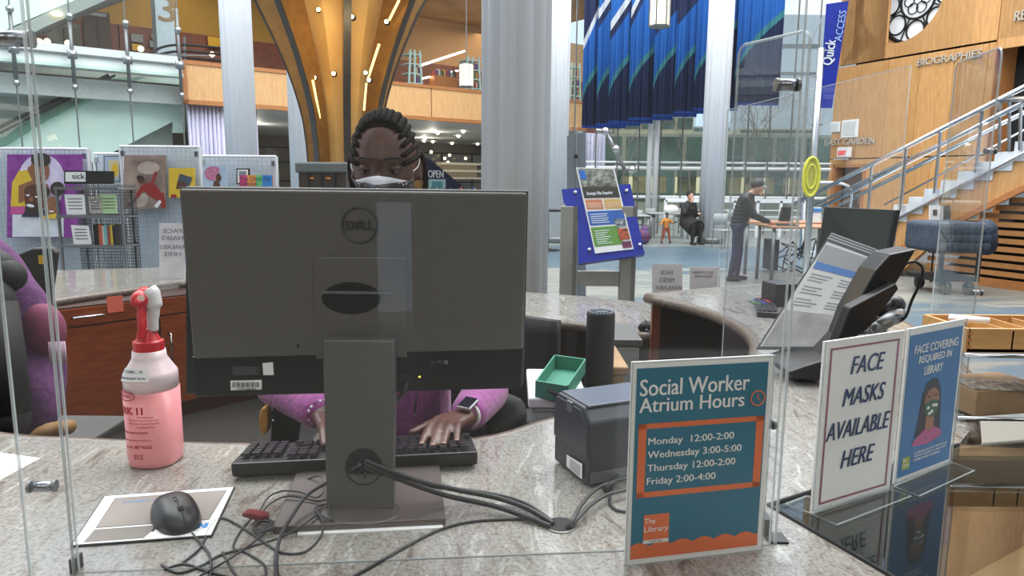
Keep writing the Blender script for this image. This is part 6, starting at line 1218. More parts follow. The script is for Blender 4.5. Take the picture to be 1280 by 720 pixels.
fp([(.22, .22), (.28, .26), (.44, .31), (.52, .285), (.60, .31), (.74, .27), (.76, .235), (.5, .20)], M('print_magenta', (176, 70, 130), .5), 'shirt', .0018); fp([(.39, .48), (.52, .50), (.65, .48), (.64, .42), (.53, .375), (.41, .42)], M('print_green', (40, 84, 60), .5), 'printed_mask', .0018)
for q in ((.46, .45), (.55, .46), (.53, .42), (.60, .455), (.49, .41)): fp(el(*q, .025, .011, n=10), PAPER, 'mask_dot', .0022)
for q in (.46, .58): fp(el(q, .525, .028, .006, n=10), HK, 'eye', .0018)
fp([(.14, .60), (.14, .60), (.15, .601)], PAPER, 'speck', .001) if 0 else None
fp([(.10, .075), (.23, .075), (.23, .155), (.10, .155)], M('print_lime', (150, 160, 50), .5), 'logo_square', .001); tx('The', .11, .125, .17, .145, PAPER, w=.0014); tx('Library', .11, .09, .22, .115, PAPER, w=.0014)
for k, s in enumerate(('ALL PERSONS OVER TWO YEARS OLD ARE', 'CURRENTLY REQUIRED TO WEAR A FACE', 'COVERING INSIDE THE LIBRARY')): tx(s, .29, .155-.024*k, .29+.60*(len(s)/34), .170-.024*k, PAPER)
foot('', [(1117, 608), (1149, 620), (1218, 588), (1188, 577)])
# ================= glass showcase on the right =================
sc = thing('glass_showcase', 'glass-topped display case at the lower right holding cardboard cartons', 'display case', V(1.2, 1.1, 0))
B1 = A2; B2 = A4; B3 = V(2.1, A4.y-.1, ZC); B4 = V(2.1, A1.y+.25, ZC)
CT = glass('case_glass', (.80, .84, .82), 2.2)
MB().prism([p-V(0, 0, .006) for p in (B1, B2, B3, B4, V(A1.x, A1.y, ZC))], (0, 0, .006)).build('glass_top', CT, sc)
MB().tube([B1-V(0, 0, -.001), B2-V(0, 0, -.001)], .0035, 6).build('black_seal', BLACKM, sc); MB().tube([B1+V(0, 0, .001), V(A1.x, A1.y, ZC+.001)], .0035, 6).build('black_seal', BLACKM, sc)
MB().prism([V(p.x, p.y, .52) for p in (B1, B2, B3, B4, V(A1.x, A1.y, 0))], (0, 0, .02)).build('case_floor', M('case_liner', (84, 80, 72), .7), sc)
for p, q in ((B1, B2), (B1, A1), (A1, B4), (B4, B3)): 
    d = (V(q.x, q.y, 0)-V(p.x, p.y, 0)); n_ = V(-d.y, d.x, 0).normalized()*.01; MB().prism([V(p.x, p.y, 0), V(q.x, q.y, 0), V(q.x, q.y, 0)+n_, V(p.x, p.y, 0)+n_], (0, 0, ZC-.008)).build('case_side', M('case_liner'  , (1, 1, 1)), sc)
def carton(c, s, rz, lab, txt=None):
    t_ = thing('carton', lab, 'box', V(*c)); X = Matrix.Rotation(rz, 4, 'Z'); w, d, h = s
    MB().box(V(*c)+V(0, 0, h/2), s, rz).build('body', CARD, t_, bevel=.002); MB().box(V(*c)+V(0, 0, h+.0006), (w, .03, .001), rz).build('tape', M('tape_tan', (188, 150, 104), .3), t_)
    MB().box(V(*c)+V(0, 0, h+.0003), (w, .003, .0014), rz).build('flap_seam', M('seam_brown', (90, 64, 40), .8), t_)
    if txt:
        F_ = Fr(V(*c)+X @ V(-w*.3, -d/2-.001, h*.5), X @ V(1, 0, 0), V(0, 0, 1)); F_.text(txt, 0, 0, w*.6, h*.2, M('carton_ink', (90, 66, 44), .7), t_, w=.0005)
carton((1.02, 1.15, .54), (.34, .30, .38), .55, 'brown carton in the showcase below the blue sign'); carton((1.45, 1.25, .54), (.44, .40, .46), .35, 'large brown carton at the right inside the showcase'); carton((1.12, .72, .54), (.34, .3, .30), .35, 'low brown carton at the front of the showcase')
# riser with wooden tray at far right
R0 = G(1197, 526, ZC); zr1 = P(1200, 444, R0.y).z; rx_ = V(1, -.03, 0).normalized(); ry_ = V(.03, 1, 0)
rs = thing('clear_riser', 'clear acrylic riser with steel rails at the right edge, wooden tray on top', 'stand', R0+V(.25, .12, 0)); D_ = .22; L_ = .55
MB().prism([R0+V(0, 0, .002), R0+rx_*L_+V(0, 0, .002), R0+rx_*L_+V(0, 0, zr1-ZC), R0+V(0, 0, zr1-ZC)], ry_*.004).build('front_sheet', ACR, rs)
MB().prism([V(R0.x, R0.y, zr1-.005), V(R0.x, R0.y, zr1-.005)+rx_*L_, V(R0.x, R0.y, zr1-.005)+rx_*L_+ry_*D_, V(R0.x, R0.y, zr1-.005)+ry_*D_], (0, 0, .005)).build('top_sheet', ACR, rs)
MB().prism([R0+V(0, 0, .002), R0+ry_*D_+V(0, 0, .002), R0+ry_*D_+V(0, 0, zr1-ZC), R0+V(0, 0, zr1-ZC)], rx_*.004).build('side_sheet', ACR, rs)
for z in (.006, zr1-ZC): MB().cyl(R0+V(0, 0, z), R0+rx_*L_+V(0, 0, z), .005, n=8).build('rail', CHROME, rs, smooth=True)
trb = V(R0.x+.01, R0.y+.01, zr1+.004); TW = M('tray_maple', (186, 140, 84), .45, c2=(200, 156, 98), stretch=(2, 14, 14), sc=4)
tr = thing('wooden_tray', 'dovetailed maple tray with dividers holding white paper at the right edge', 'tray', trb+V(.2, .08, 0)); tw, td, thh = .45, .17, P(1205, 414, R0.y).z-zr1
MB().box(trb+V(tw/2, td/2, .004), (tw, td, .008)).build('base', TW, tr)
MB().box(trb+V(tw/2, .005, thh/2), (tw, .01, thh)).build('front', TW, tr, bevel=.001); MB().box(trb+V(tw/2, td, thh/2), (tw, .01, thh)).build('back', TW, tr, bevel=.001)
for u in (0.0, tw): MB().box(trb+V(u, td/2, thh/2), (.01, td, thh)).build('end', TW, tr, bevel=.001)
for k in range(3): MB().box(trb+V(.002, -.0006, thh*(.25+.27*k)), (.012, .002, thh*.13)).build('dovetail', WTRIM, tr)
for k in range(6): MB().box(trb+V(.10+.055*k, td/2, thh*.5), (.004, td, thh*.8)).build('divider', TW, tr)
mb = MB(); c = trb+V(.045, .08, thh+.004); mb.tube([c+V(-.02, .03, 0), c+V(.03, -.03, .004)], .014, 12, flat=.6); tag(mb.build('paper_roll', PAPER, None, smooth=True), 'white folded papers lying in the wooden tray', 'paper')
tag(MB().box(R0+V(.13, .1, .035), (.2, .14, .06), .2).build('parcel', CARD, None, bevel=.003), 'tan parcel inside the clear riser', 'box'); tag(MB().box(R0+V(.12, .06, .068), (.14, .08, .004), -.1).build('leaflet', M('cream_leaf'), None), 'cream leaflet lying on the parcel in the riser', 'leaflet')
# ================= document display and second monitor =================
ds = thing('document_display', 'black slanted desk display holding hinged printed reference pages', 'document holder', G(1010, 470, ZC))
yD = 1.93; F = Fr(V(0, yD-.10, 0), V(1, 0, 0), V(0, 0, 1))
F4 = Fr(V(0, yD+.10, 0), V(1, 0, 0), V(0, 0, 1))
# page panels: plane through four points (nearer edge right)
pa_ = P(945, 437, 2.02); pb_ = P(1046, 438, 1.86); pc_ = P(1112, 326, 1.90); pd_ = P(1034, 298, 2.06)
def quadplate(q4, off, th, m, nm, par, sh=0):
    n_ = (q4[1]-q4[0]).cross(q4[3]-q4[0]).normalized()
    if n_.dot(CAM-q4[0]) < 0: n_ = -n_
    c = sum(q4, V(0, 0, 0))/4; pts = [c+(p-c)*(1-sh)+n_*off for p in q4]; return MB().prism(pts, n_*th).build(nm, m, par)
for k in range(6): 
    q4 = [pa_+V(.004*k, .006*k, -.001*k), pb_+V(.004*k, .006*k, 0), pc_+V(.006*k, .006*k, .002*k), pd_+V(.005*k, .006*k, .003*k)]
    quadplate(q4, -.001, .002, BLACK if k % 2 == 0 else GREYM, 'page_frame', ds)
quadplate([pa_, pb_, pc_, pd_], .0012, .001, M('shaded_plastic_page', (168, 168, 164), .35), 'page', ds, .06)
def bq(u, v): return (pa_*(1-u)+pb_*u)*(1-v)+(pd_*(1-u)+pc_*u)*v
def pg(u0, v0, u1, v1, m, nm='text_line', o_=.0026): quadplate([bq(u0, v0), bq(u1, v0), bq(u1, v1), bq(u0, v1)], o_, .0004, m, nm, ds)
GRT = M('print_grey', (120, 122, 124), .6); pg(.05, .80, .95, .95, M('page_grey', (128, 130, 130), .6), 'page_header'); pg(.07, .74, .95, .80, M('page_blue', (44, 92, 150), .5), 'blue_strip', .003); pg(.06, .04, .94, .36, M('page_photo', (150, 148, 144), .6, c2=(120, 118, 116), sc=12), 'map_picture')
for c_ in range(2):
    for k in range(11):
        if k % 4 == 3: continue
        pg(.10+.44*c_, .69-.028*k, .10+.44*c_+.32-.05*(k % 3), .70-.028*k, GRT)
# black arm block
def blk(pts, y0, y1, m, nm, bev=.004): 
    Fq = Fr(V(0, y0, 0), V(1, 0, 0), V(0, 0, 1)); uv = [Fq.uv(*q) for q in pts]; MB().prism([V(u, y0, v) for u, v in uv], (0, y1-y0, 0)).build(nm, m, ds, bevel=bev)
GB = M('display_black', (30, 32, 34), .35, var=.05)
blk([(1094, 338), (1112, 318), (1146, 311), (1122, 352), (1062, 428), (1022, 476), (1000, 474), (1048, 420)], 1.84, 1.93, GB, 'arm'); blk([(1062, 385), (1120, 354), (1124, 361), (1085, 412), (1060, 428), (1040, 440)], 1.80, 1.84, BLACK, 'arm_cover'); blk([(985, 465), (1005, 458), (1040, 447), (1060, 455), (1040, 477), (990, 474)], 1.80, 1.98, GB, 'foot')
for q in ((1102, 378), (1088, 405)): MB().cyl(P(*q, 1.797), P(*q, 1.80), .003, n=8).build('screw', BLACKM, ds)
tag(MB().tube(spl([P(1128, 332, 1.9), P(1142, 327, 1.9), P(1153, 335, 1.9), P(1151, 352, 1.9), P(1140, 375, 1.92), P(1132, 396, 1.95), P(1120, 404, 1.98)], 6), .004, 8).build('cable', BLACK, None, smooth=True), 'black cable curving out from the back of the document display', 'cable')
hs = thing('barcode_scanner', 'grey and black handheld scanner in its cradle behind the document display', 'scanner', G(1105, 420, ZC)); 
mb = MB(); capsule(mb, P(1122, 393, 1.98), P(1096, 410, 1.95), .022, .018); mb.build('head', GREYM, hs, smooth=True); mb = MB(); capsule(mb, P(1118, 382, 2.0), P(1090, 398, 2.02), .03, .02); capsule(mb, P(1098, 402, 2.0), G(1095, 432, ZC+.02), .02, .03); mb.build('cradle', BLACK, hs, smooth=True); mb = MB(); mb.box(P(1125, 390, 1.955), (.018, .006, .012)); mb.build('scan_window', PAPER, hs)
sm = thing('second_monitor', 'black desktop monitor seen edge-on above the document display', 'monitor', G(1080, 400, ZC)); ym = 2.45
q4 = [P(1018, 335, 2.55), P(1104, 338, 2.42), P(1119, 262, 2.45), P(1030, 258, 2.58)]
n_ = (q4[1]-q4[0]).cross(q4[3]-q4[0]).normalized(); n_ = -n_ if n_.dot(CAM-q4[0]) < 0 else n_
MB().prism([p-n_*.03 for p in q4], n_*.028).build('case', BLACK, sm, bevel=.004); c = sum(q4, V(0, 0, 0))/4; MB().prism([c+(p-c)*.97 for p in q4], n_*.001).build('screen', M('dead_screen', (42, 52, 50), .35), sm)
gmn = G(1078, 398, ZC); MB().bar(V(c.x, c.y+.04, ZC), V(c.x, c.y+.04, c.z), .05, .02).build('stand', BLACK, sm); MB().lathe([(.09, ZC), (.09, ZC+.01)], V(c.x, c.y+.03, 0), 24).build('foot', BLACK, sm)
MB().prism([q4[1]-n_*.03, q4[1]-n_*.03+V(.02, .01, 0), q4[2]-n_*.03+V(.02, .01, 0), q4[2]-n_*.03], n_*.02).build('side_edge', BLACKM, sm)
o = thing('second_keyboard', 'small black keyboard on the curved desk left of the document display', 'keyboard', G(955, 388, ZC)); c = G(957, 388, ZC)
MB().box(c+V(0, 0, .012), (.08, .34, .02), -.3).build('case', BLACK, o, bevel=.003)
for i in range(4):
    for j in range(14): MB().box(c+Matrix.Rotation(-.3, 3, 'Z') @ V(-.03+.019*i, -.15+.0225*j, .025), (.015, .018, .006), -.3).build('key', KEYM, o)
for i, (c_, lab) in enumerate((((40, 120, 70), 'green pen lying by the second keyboard'), ((60, 60, 150), 'blue pen lying by the second keyboard'), ((170, 40, 40), 'red pen lying by the second keyboard'))): tag(MB().cyl(G(936+6*i, 376-1.5*i, ZC+.02), G(952+6*i, 381-1.5*i, ZC+.03), .004, n=8).build('pen', M('pen%d' % i, c_, .4), None), lab, 'pen')
tag(MB().box(G(972, 383, ZC)+V(.02, .05, .05), (.10, .12, .1), .2).build('label_printer', BLACK, None, bevel=.006), 'small black label printer on the curved desk behind the pages', 'printer')
# mirrored sheets showing through from the far side
def backsheet(x0, y0, x1, y1, Y, lines, lab, bl=None):
    F_ = Fr(V(0, Y, 0), V(1, 0, 0), V(0, 0, 1)); t_ = thing('notice_sheet', lab, 'sign', P((x0+x1)/2, y1, Y)); mb = MB(); F_.ppoly(mb, [(x0, y1), (x1, y1), (x1, y0), (x0, y0)], -.003, 0); mb.build('sheet', M('ghost_paper', (216, 211, 212), .6), t_)
    for s, a_, b_, c_, d_2 in lines: F_.ptext(s, a_, d_2, b_, c_, M('ghost_ink', (140, 136, 142), .6), t_, flip=True, bold=.03)
backsheet(199, 279, 231, 348, 5.2, [('FACE', 204, 227, 286, 291), ('MASKS', 202, 229, 295, 300), ('AVAILABLE', 200, 231, 306, 311), ('HERE', 205, 226, 315, 320)], 'white notice seen from behind with reversed words FACE MASKS AVAILABLE, left rear desk')
backsheet(815, 330, 853, 366, 3.75, [('FACE', 826, 841, 338, 343), ('MASKS', 824, 843, 347, 353), ('AVAILABLE', 819, 852, 357, 362)], 'white notice with reversed words standing on the right rear end of the desk')
backsheet(862, 334, 900, 364, 3.75, [('FACE COVERING', 866, 892, 339, 342), ('REQUIRED', 868, 890, 344, 347)], 'paler reversed notice right beside the reversed mask notice')
tag(MB().prism([G(-30, 562, ZC), G(50, 573, ZC), G(0, 600, ZC), G(-60, 610, ZC)], (0, 0, .0008)).build('paper_sheet', PAPER, None), 'blank white sheet of paper on the desk at the left edge', 'paper')
# moustache shaped clip on rear desk
mb = MB(); a_ = [G(802, 410, ZD+.02), G(808, 405, ZD+.03), G(815, 409, ZD+.03), G(822, 404, ZD+.03)]; mb.tube(spl(a_, 4), .02, 8); tag(mb.build('headset', BLACKM, None, smooth=True), 'small curled black headset lying at the end of the rear desk', 'headset')
# ---------- things below the rear desk ----------
BIN = M('clear_bin_plastic', (150, 156, 152), .35, alpha=.75); 
def bin_(px0, px1, pt, pb, Y, lab, lid=WHITE, m=BIN):
    a_ = P(px0, pb, Y); b_ = P(px1, pt, Y); t_ = thing('storage_bin', lab, 'storage bin', V((a_.x+b_.x)/2, Y+.15, a_.z)); h = b_.z-a_.z
    MB().span((a_.x, Y, a_.z), (b_.x, Y+.3, b_.z-.03)).build('bin', m, t_, bevel=.01); MB().span((a_.x-.01, Y-.01, b_.z-.03), (b_.x+.01, Y+.31, b_.z)).build('lid', lid, t_, bevel=.005)
bin_(766, 800, 424, 480, 2.7, 'clear storage bin with a grey lid under the rear desk', M('grey_lid', (84, 84, 80), .5)); bin_(764, 782, 458, 497, 2.35, 'small brown carton under the rear desk right of the speaker', CARD, CARD)
bin_(664, 730, 497, 560, 1.95, 'clear storage bin under the green box at the woman\'s left')
gb = thing('green_box', 'open teal green cardboard box of envelopes right of the monitor', 'box', P(712, 497, 2.0)); GRB = M('teal_box', (54, 128, 104), .6)
q0 = P(669, 483, 1.95); q1 = P(708, 489, 1.9); q2 = P(730, 474, 2.2); q3 = P(692, 468, 2.25); hb = .045
for p, q in ((q0, q1), (q1, q2), (q2, q3), (q3, q0)): MB().prism([V(p.x, p.y, q1.z-.03), V(q.x, q.y, q1.z-.03), V(q.x, q.y, q1.z-.03)+V(.006, .006, 0), V(p.x, p.y, q1.z-.03)+V(.006, .006, 0)], (0, 0, hb)).build('side', GRB, gb)
MB().prism([V(p.x, p.y, q1.z-.034) for p in (q0, q1, q2, q3)], (0, 0, .006)).build('base', GRB, gb); c = (q0+q1)/2; MB().tube([V(q0.x+.03, q0.y-.002, q1.z-.008), V((q0.x+q1.x)/2, c.y-.004, q1.z-.006), V(q1.x-.02, q1.y-.001, q1.z-.01)], .005, 6).build('printed_mark', BLACKM, gb)
# ---------- chairs ----------
def office_chair(c, rz, lab, seat=.62, m=BLACKM, hb=.5):
    t_ = thing('office_chair', lab, 'chair', (0, 0, 0))
    mb = MB(); mb.box((0, 0, seat), (.48, .46, .07)); mb.build('seat', m, t_, bevel=.03, seg=4)
    mb = MB(); mb.grid([[V(-.22+.44*i/8, .24+.04*cos((i-4)/4*1.3), seat+.12+hb*j/6) for i in range(9)] for j in range(7)]); mb.build('backrest', m, t_, smooth=True, solid=.05, bevel=.0)
    MB().tube(spl([V(0, .1, seat-.05), V(0, .3, seat-.02), V(0, .31, seat+.3)], 4), .02, 8).build('back_support', BLACK, t_, smooth=True)
    MB().cyl((0, 0, .1), (0, 0, seat-.03), .03, n=12).build('gas_column', STEEL, t_, smooth=True)
    for s in (-1, 1): MB().tube(spl([V(.2*s, .0, seat-.03), V(.29*s, 0, seat), V(.29*s, .02, seat+.2)], 4), .018, 8).build('arm_post', BLACK, t_, smooth=True); MB().box((.29*s, 0, seat+.21), (.07, .26, .03)).build('armrest', BLACK, t_, bevel=.012, seg=3)
    for k in range(5): a_ = k*2*pi/5; MB().bar((0, 0, .1), (.3*cos(a_), .3*sin(a_), .07), .04, .03).build('leg', BLACK, t_); MB().sph((.3*cos(a_), .3*sin(a_), .035), .035, 10, 8).build('castor', BLACKM, t_, smooth=True)
    t_.location = c; t_.rotation_euler = (0, 0, rz); return t_
office_chair((-.24, 1.90, 0), .0, 'black office chair on which the woman in purple sits', .70, hb=.36)
office_chair((-1.98, 2.2, 0), -.2, 'black office chair at far left with a purple jacket over it', .62, hb=.62)
office_chair((.20, 3.35, 0), 2.4, 'black office chair with armrests right behind the monitor edge', .50, hb=.42)
c = P(50, 345, 2.7); t_ = thing('shell_chair', 'dark olive shell chair with a yellow tag behind the purple jacket', 'chair', V(c.x, 2.8, 0)); F_ = Fr(V(0, 2.7, 0), V(1, 0, 0), V(0, 0, 1)); OL = M('olive_black', (52, 50, 46), .5)
mb = MB(); F_.ppoly(mb, [(20, 318), (40, 310), (64, 309), (70, 316), (66, 345), (60, 385), (15, 385)], -.03, 0); mb.build('shell', OL, t_, bevel=.01, seg=3); mb = MB(); F_.ppoly(mb, [(49, 330), (55, 330), (54, 319), (48, 319)], .001, .003); mb.build('yellow_tag', YEL, t_)
MB().span((c.x-.2, 2.5, .6), (c.x+.2, 2.9, .64)).build('seat', OL, t_, bevel=.01); MB().cyl((c.x, 2.75, 0), (c.x, 2.75, .62), .04, n=10).build('post', STEEL, t_)
PUR = M('purple_jacket', (84, 46, 88), .85, c2=(104, 58, 106), sc=50, bump=.4)
mb = MB()
mb.sph(P(6, 448, 1.98), (.172, .10, .285), 28, 20); mb.sph(P(-20, 400, 2.0), (.16, .11, .26), 24, 16); mb.sph(P(40, 500, 1.92), (.075, .07, .12), 16, 12)
t_ = thing('purple_jacket', 'purple knitted jacket draped over the black chair at far left', 'jacket', P(30, 540, 1.9)); mb.build('cloth', PUR, t_, remesh=.018)
mb = MB(); mb.sph(P(54, 412, 1.95), (.06, .05, .075), 16, 12); mb.build('pink_lining', M('rose_lining', (122, 56, 84), .8), t_, smooth=True); mb = MB(); mb.box(P(72, 441, 1.84), (.04, .006, .06), .2); o = mb.build('pale_patch', M('mauve_patch', (190, 160, 180), .8), t_, smooth=True)
mb = MB(); capsule(mb, P(-15, 335, 1.9), P(10, 345, 1.86), .06, .045, 12); capsule(mb, P(-20, 380, 1.8), P(-5, 520, 1.75), .075, .08, 12); tag(mb.build('black_coat', BLACKM, None, smooth=True), 'black coat hanging at the extreme left edge beside the purple jacket', 'coat')
o = MB(); o.tube(spl([P(40, 555, 1.75), P(55, 540, 1.75), P(72, 536, 1.76), P(86, 534, 1.76)], 4), .032, 10, flat=.6); tag(o.build('tan_bag', M('tan_leather', (138, 104, 62), .6), None, smooth=True), 'tan leather bag on the floor side of the desk under the purple jacket', 'bag')
# black handbag with gold disc and card beside the woman
hb_ = thing('handbag', 'black leather handbag with a gold disc beside the seated woman', 'bag', P(352, 560, 1.6)); F_ = Fr(V(0, 1.56, 0), V(1, 0, .0), V(0, 0, 1)); LEA = M('black_leather', (26, 26, 28), .35)
mb = MB(); F_.ppoly(mb, [(335, 570), (378, 570), (376, 512), (350, 502), (340, 506)], -.08, 0); mb.build('body', LEA, hb_, bevel=.01, seg=3); mb = MB(); F_.ppoly(mb, [(338, 520), (350, 526), (356, 506), (345, 503)], 0, .006); mb.build('flap', LEA, hb_, bevel=.002); mb = MB(); mb.sph(P(342, 526, 1.553), .004, 8, 6); mb.build('stud', CHROME, hb_)
mb = MB(); mb.prism([F_.pt(*F_.uv(*q), .004) for q in el(330, 526, 6, 17, .0)], (0, .03, 0)); mb.build('gold_disc', M('gold_leather', (206, 158, 70), .5), hb_, bevel=.003)
tag(MB().prism([P(371, 570, 1.5), P(388, 570, 1.5), P(395, 516, 1.5), P(378, 514, 1.5)], (0, .002, 0)).build('white_card', M('pale_card', (176, 182, 192), .5), None), 'pale grey card standing between the handbag and the woman\'s wrist', 'card')
tag((lambda m: (capsule(m, P(612, 505, 1.66), P(642, 512, 1.70), .04, .035, 12), capsule(m, P(622, 535, 1.66), P(646, 522, 1.68), .04, .03, 12), m)[2])(MB()).build('black_bag', BLACKM, None, remesh=.01), 'soft black bag at the woman\'s left, right of her purple sleeve', 'bag')
# ================= the seated woman =================
HC = P(482, 204, 1.66); pit_ = radians(10)
RH = Matrix.Rotation(pit_, 3, 'X')          # tilts the face (towards -y) down
def gs(x, s): return exp(-(x/s)**2)
def hsurf(th, ph, off=0):    # th azimuth from the face, + to the viewer's right; ph elevation
    x = cos(ph)*sin(th); y = -cos(ph)*cos(th); z = sin(ph)
    rx, ry, rz = .0735, .094, .116
    p = V(x*rx, y*ry, z*rz)
    if p.z < 0: k = (-p.z/rz)**2; p.x *= 1-.30*k; 
    if p.y > 0: p.y *= 1.08
    front = max(0, -y)
    if front > 0:
        ax = abs(p.x)
        p.y += front*(.011*gs(ax-.032, .017)*gs(p.z+.000, .014))
        p.y -= front*(.005*gs(ax-.030, .02)*gs(p.z-.022, .009)+.004*gs(ax, .02)*gs(p.z-.02, .02))
        p.y -= front*(.022*gs(p.x, .011+.004*max(0, -p.z)/.03)*gs(p.z+.036, .024)+.010*gs(p.x, .016)*gs(p.z+.045, .010))
        p.y -= front*(.008*gs(p.x, .026)*gs(p.z+.072, .010)+.006*gs(p.x, .022)*gs(p.z+.105, .014)); p.y -= front*.004*gs(ax-.045, .016)*gs(p.z+.028, .018)
    d = p.normalized(); return HC+RH @ (p+d*off)
wm = thing('person', 'woman with braided cornrows, patterned mask and purple sweater seated behind the computer', 'person', (HC.x, 1.72, .0)); SK = M('deep_brown_skin', (74, 45, 34), .42, c2=(88, 54, 41), sc=9)
body = MB(); N1, N2 = 64, 48
body.grid([[hsurf(2*pi*i/N1, -pi/2+pi*j/N2) for i in range(N1)]+[hsurf(0, -pi/2+pi*j/N2)] for j in range(N2+1)]); bmesh.ops.remove_doubles(body.b, verts=body.b.verts, dist=.0002)
for s in (-1, 1):   # ears
    c = HC+RH @ V(.076*s, .012, -.012); body.sph(c, (.008, .017, .030), 12, 10, mat=Matrix.Rotation(-.35*s, 3, 'Z')); body.sph(c+V(.003*s, -.004, -.022), (.006, .009, .01), 8, 6)
SHY = 1.74; nz_ = HC.z-.13; CH_ = V(HC.x, SHY, nz_-.20)
capsule(body, HC+V(0, .03, -.06), V(HC.x, SHY-.01, nz_-.06), .052, .056, 16); capsule(body, V(HC.x, SHY, nz_-.07), V(HC.x, SHY, nz_-.42), .12, .13, 14)
wrR = P(583, 520, 1.46); wrL = P(403, 516, 1.46); elR_ = V(P(618, 520, 1.62).x-.02, 1.66, ZC+.02); elL_ = V(P(335, 520, 1.62).x+.02, 1.64, ZC+.04)
shR_ = V(HC.x+.175, SHY, nz_-.10); shL_ = V(HC.x-.175, SHY, nz_-.10)
for sh, el_, wr_ in ((shR_, elR_, wrR), (shL_, elL_, wrL)): capsule(body, sh, el_, .045, .036, 12); capsule(body, el_, wr_, .036, .023, 12)
def hand(wr_, kn, tips, thumb, kz):
    pal = (wr_+kn)/2; d = (kn-wr_).normalized(); side_ = d.cross(V(0, 0, 1)).normalized()
    for k in (-1, -.33, .33, 1): capsule(body, wr_+side_*.012*k, kn+side_*.026*k, .014, .0115, 10)
    for k, tp in zip((-1, -.35, .35, 1), tips):
        b_ = kn+side_*.027*k; mid = b_.lerp(tp, .5)+V(0, 0, .012); body.tube(spl([b_, mid, tp], 5), [.0098]*3+[.0088]*3+[.0082]*3+[.0075]*2, 10); body.sph(tp, .0076, 10, 8); body.sph(b_, .0102, 10, 8)
    t0 = wr_+side_*thumb[1]*.016+d*.015; body.tube(spl([t0, t0.lerp(thumb[0], .5)+side_*thumb[1]*.006, thumb[0]], 5), [.014]*3+[.0115]*4+[.0095]*4, 10); body.sph(thumb[0], .0095, 10, 8)
kk = .041
knR = P(560, 528, 1.405)
tipsR = [G(571, 552, ZC+kk-.006), G(555, 556, ZC+kk-.006), G(541, 558, ZC+kk-.006), G(527, 556, ZC+kk-.006)]
d = (knR-wrR).normalized(); sd = d.cross(V(0, 0, 1)).normalized()
if (tipsR[0]-tipsR[-1]).dot(sd) > 0: tipsR = tipsR[::-1]; thR = -1 if sd.x > 0 else 1
hand(wrR, knR, tipsR, (P(516, 541, 1.39), (1 if sd.x < 0 else -1)), kk)
knL = P(418, 530, 1.40); tipsL = [G(x, 556, ZC+kk-.006) for x in (405, 416, 428, 440)]; d = (knL-wrL).normalized(); sd = d.cross(V(0, 0, 1)).normalized()
if (tipsL[0]-tipsL[-1]).dot(sd) > 0: tipsL = tipsL[::-1]
hand(wrL, knL, tipsL, (P(448, 542, 1.39), (1 if sd.x > 0 else -1)), kk)
for s in (-1, 1): capsule(body, V(HC.x+.09*s, 1.78, .80), V(HC.x+.10*s, 1.72, .78), .08, .07)
body.build('body', SK, wm, remesh=.0038)
# nails
NAIL = M('nail', (140, 98, 84), .25)
for tp in tipsR: q = tp+(CAM-tp).normalized()*.0055+V(0, -.002, .0045); MB().sph(q, (.0052, .0052, .0022), 10, 8).build('nail', NAIL, wm, smooth=True)
# eyes
for s in (-1, 1):
    e = HC+RH @ V(.0315*s, -.0735, -.003); t3 = MB(); t3.sph(e, .0118, 16, 12); eo = t3.build('eyeball', M('eye_white', (112, 100, 92), .25), wm, smooth=True)
    q = e+RH @ V(0, -.0095, -.0022); MB().sph(q, (.0055, .0036, .0055), 12, 8).build('iris', M('dark_iris', (20, 12, 10), .15), eo, smooth=True)
    # lids
    rows = []
    for j in range(6):
        ph = radians(90-84*j/5); rows.append([e+RH @ (Matrix.Rotation(0, 3, 'X') @ V(.0134*1.22*sin(radians(a_))*cos(ph), -.0132*cos(radians(a_))*cos(ph), .0132*sin(ph))) for a_ in range(-85, 86, 17)])
    MB().grid(rows).build('upper_lid', SK, wm, smooth=True, solid=.001)
    lash = [e+RH @ V(.0134*1.25*sin(radians(a_)), -.0137*cos(radians(a_)), .0014-.001*abs(a_)/85) for a_ in range(-85, 86, 17)]; MB().tube(lash, .0009, 6).build('lashes', INK, wm)
    rows = [[e+RH @ V(.0134*1.2*sin(radians(a_))*cos(radians(ph)), -.0130*cos(radians(a_))*cos(radians(ph)), -.0128*sin(radians(ph))) for a_ in range(-85, 86, 17)] for ph in (28, 50, 75)]
    MB().grid(rows).build('lower_lid', SK, wm, smooth=True, solid=.001)
    br = [hsurf(s*radians(a_), radians(b_), .0012) for a_, b_ in ((11, 11.0), (19, 12.3), (27, 12.6), (34, 11.6), (41, 9.8))]; MB().tube(spl(br, 4), [.0028]*4+[.0032]*9+[.0018]*4, 8, flat=.7).build('eyebrow', M('brow_hair', (26, 18, 16), .8), wm, smooth=True)
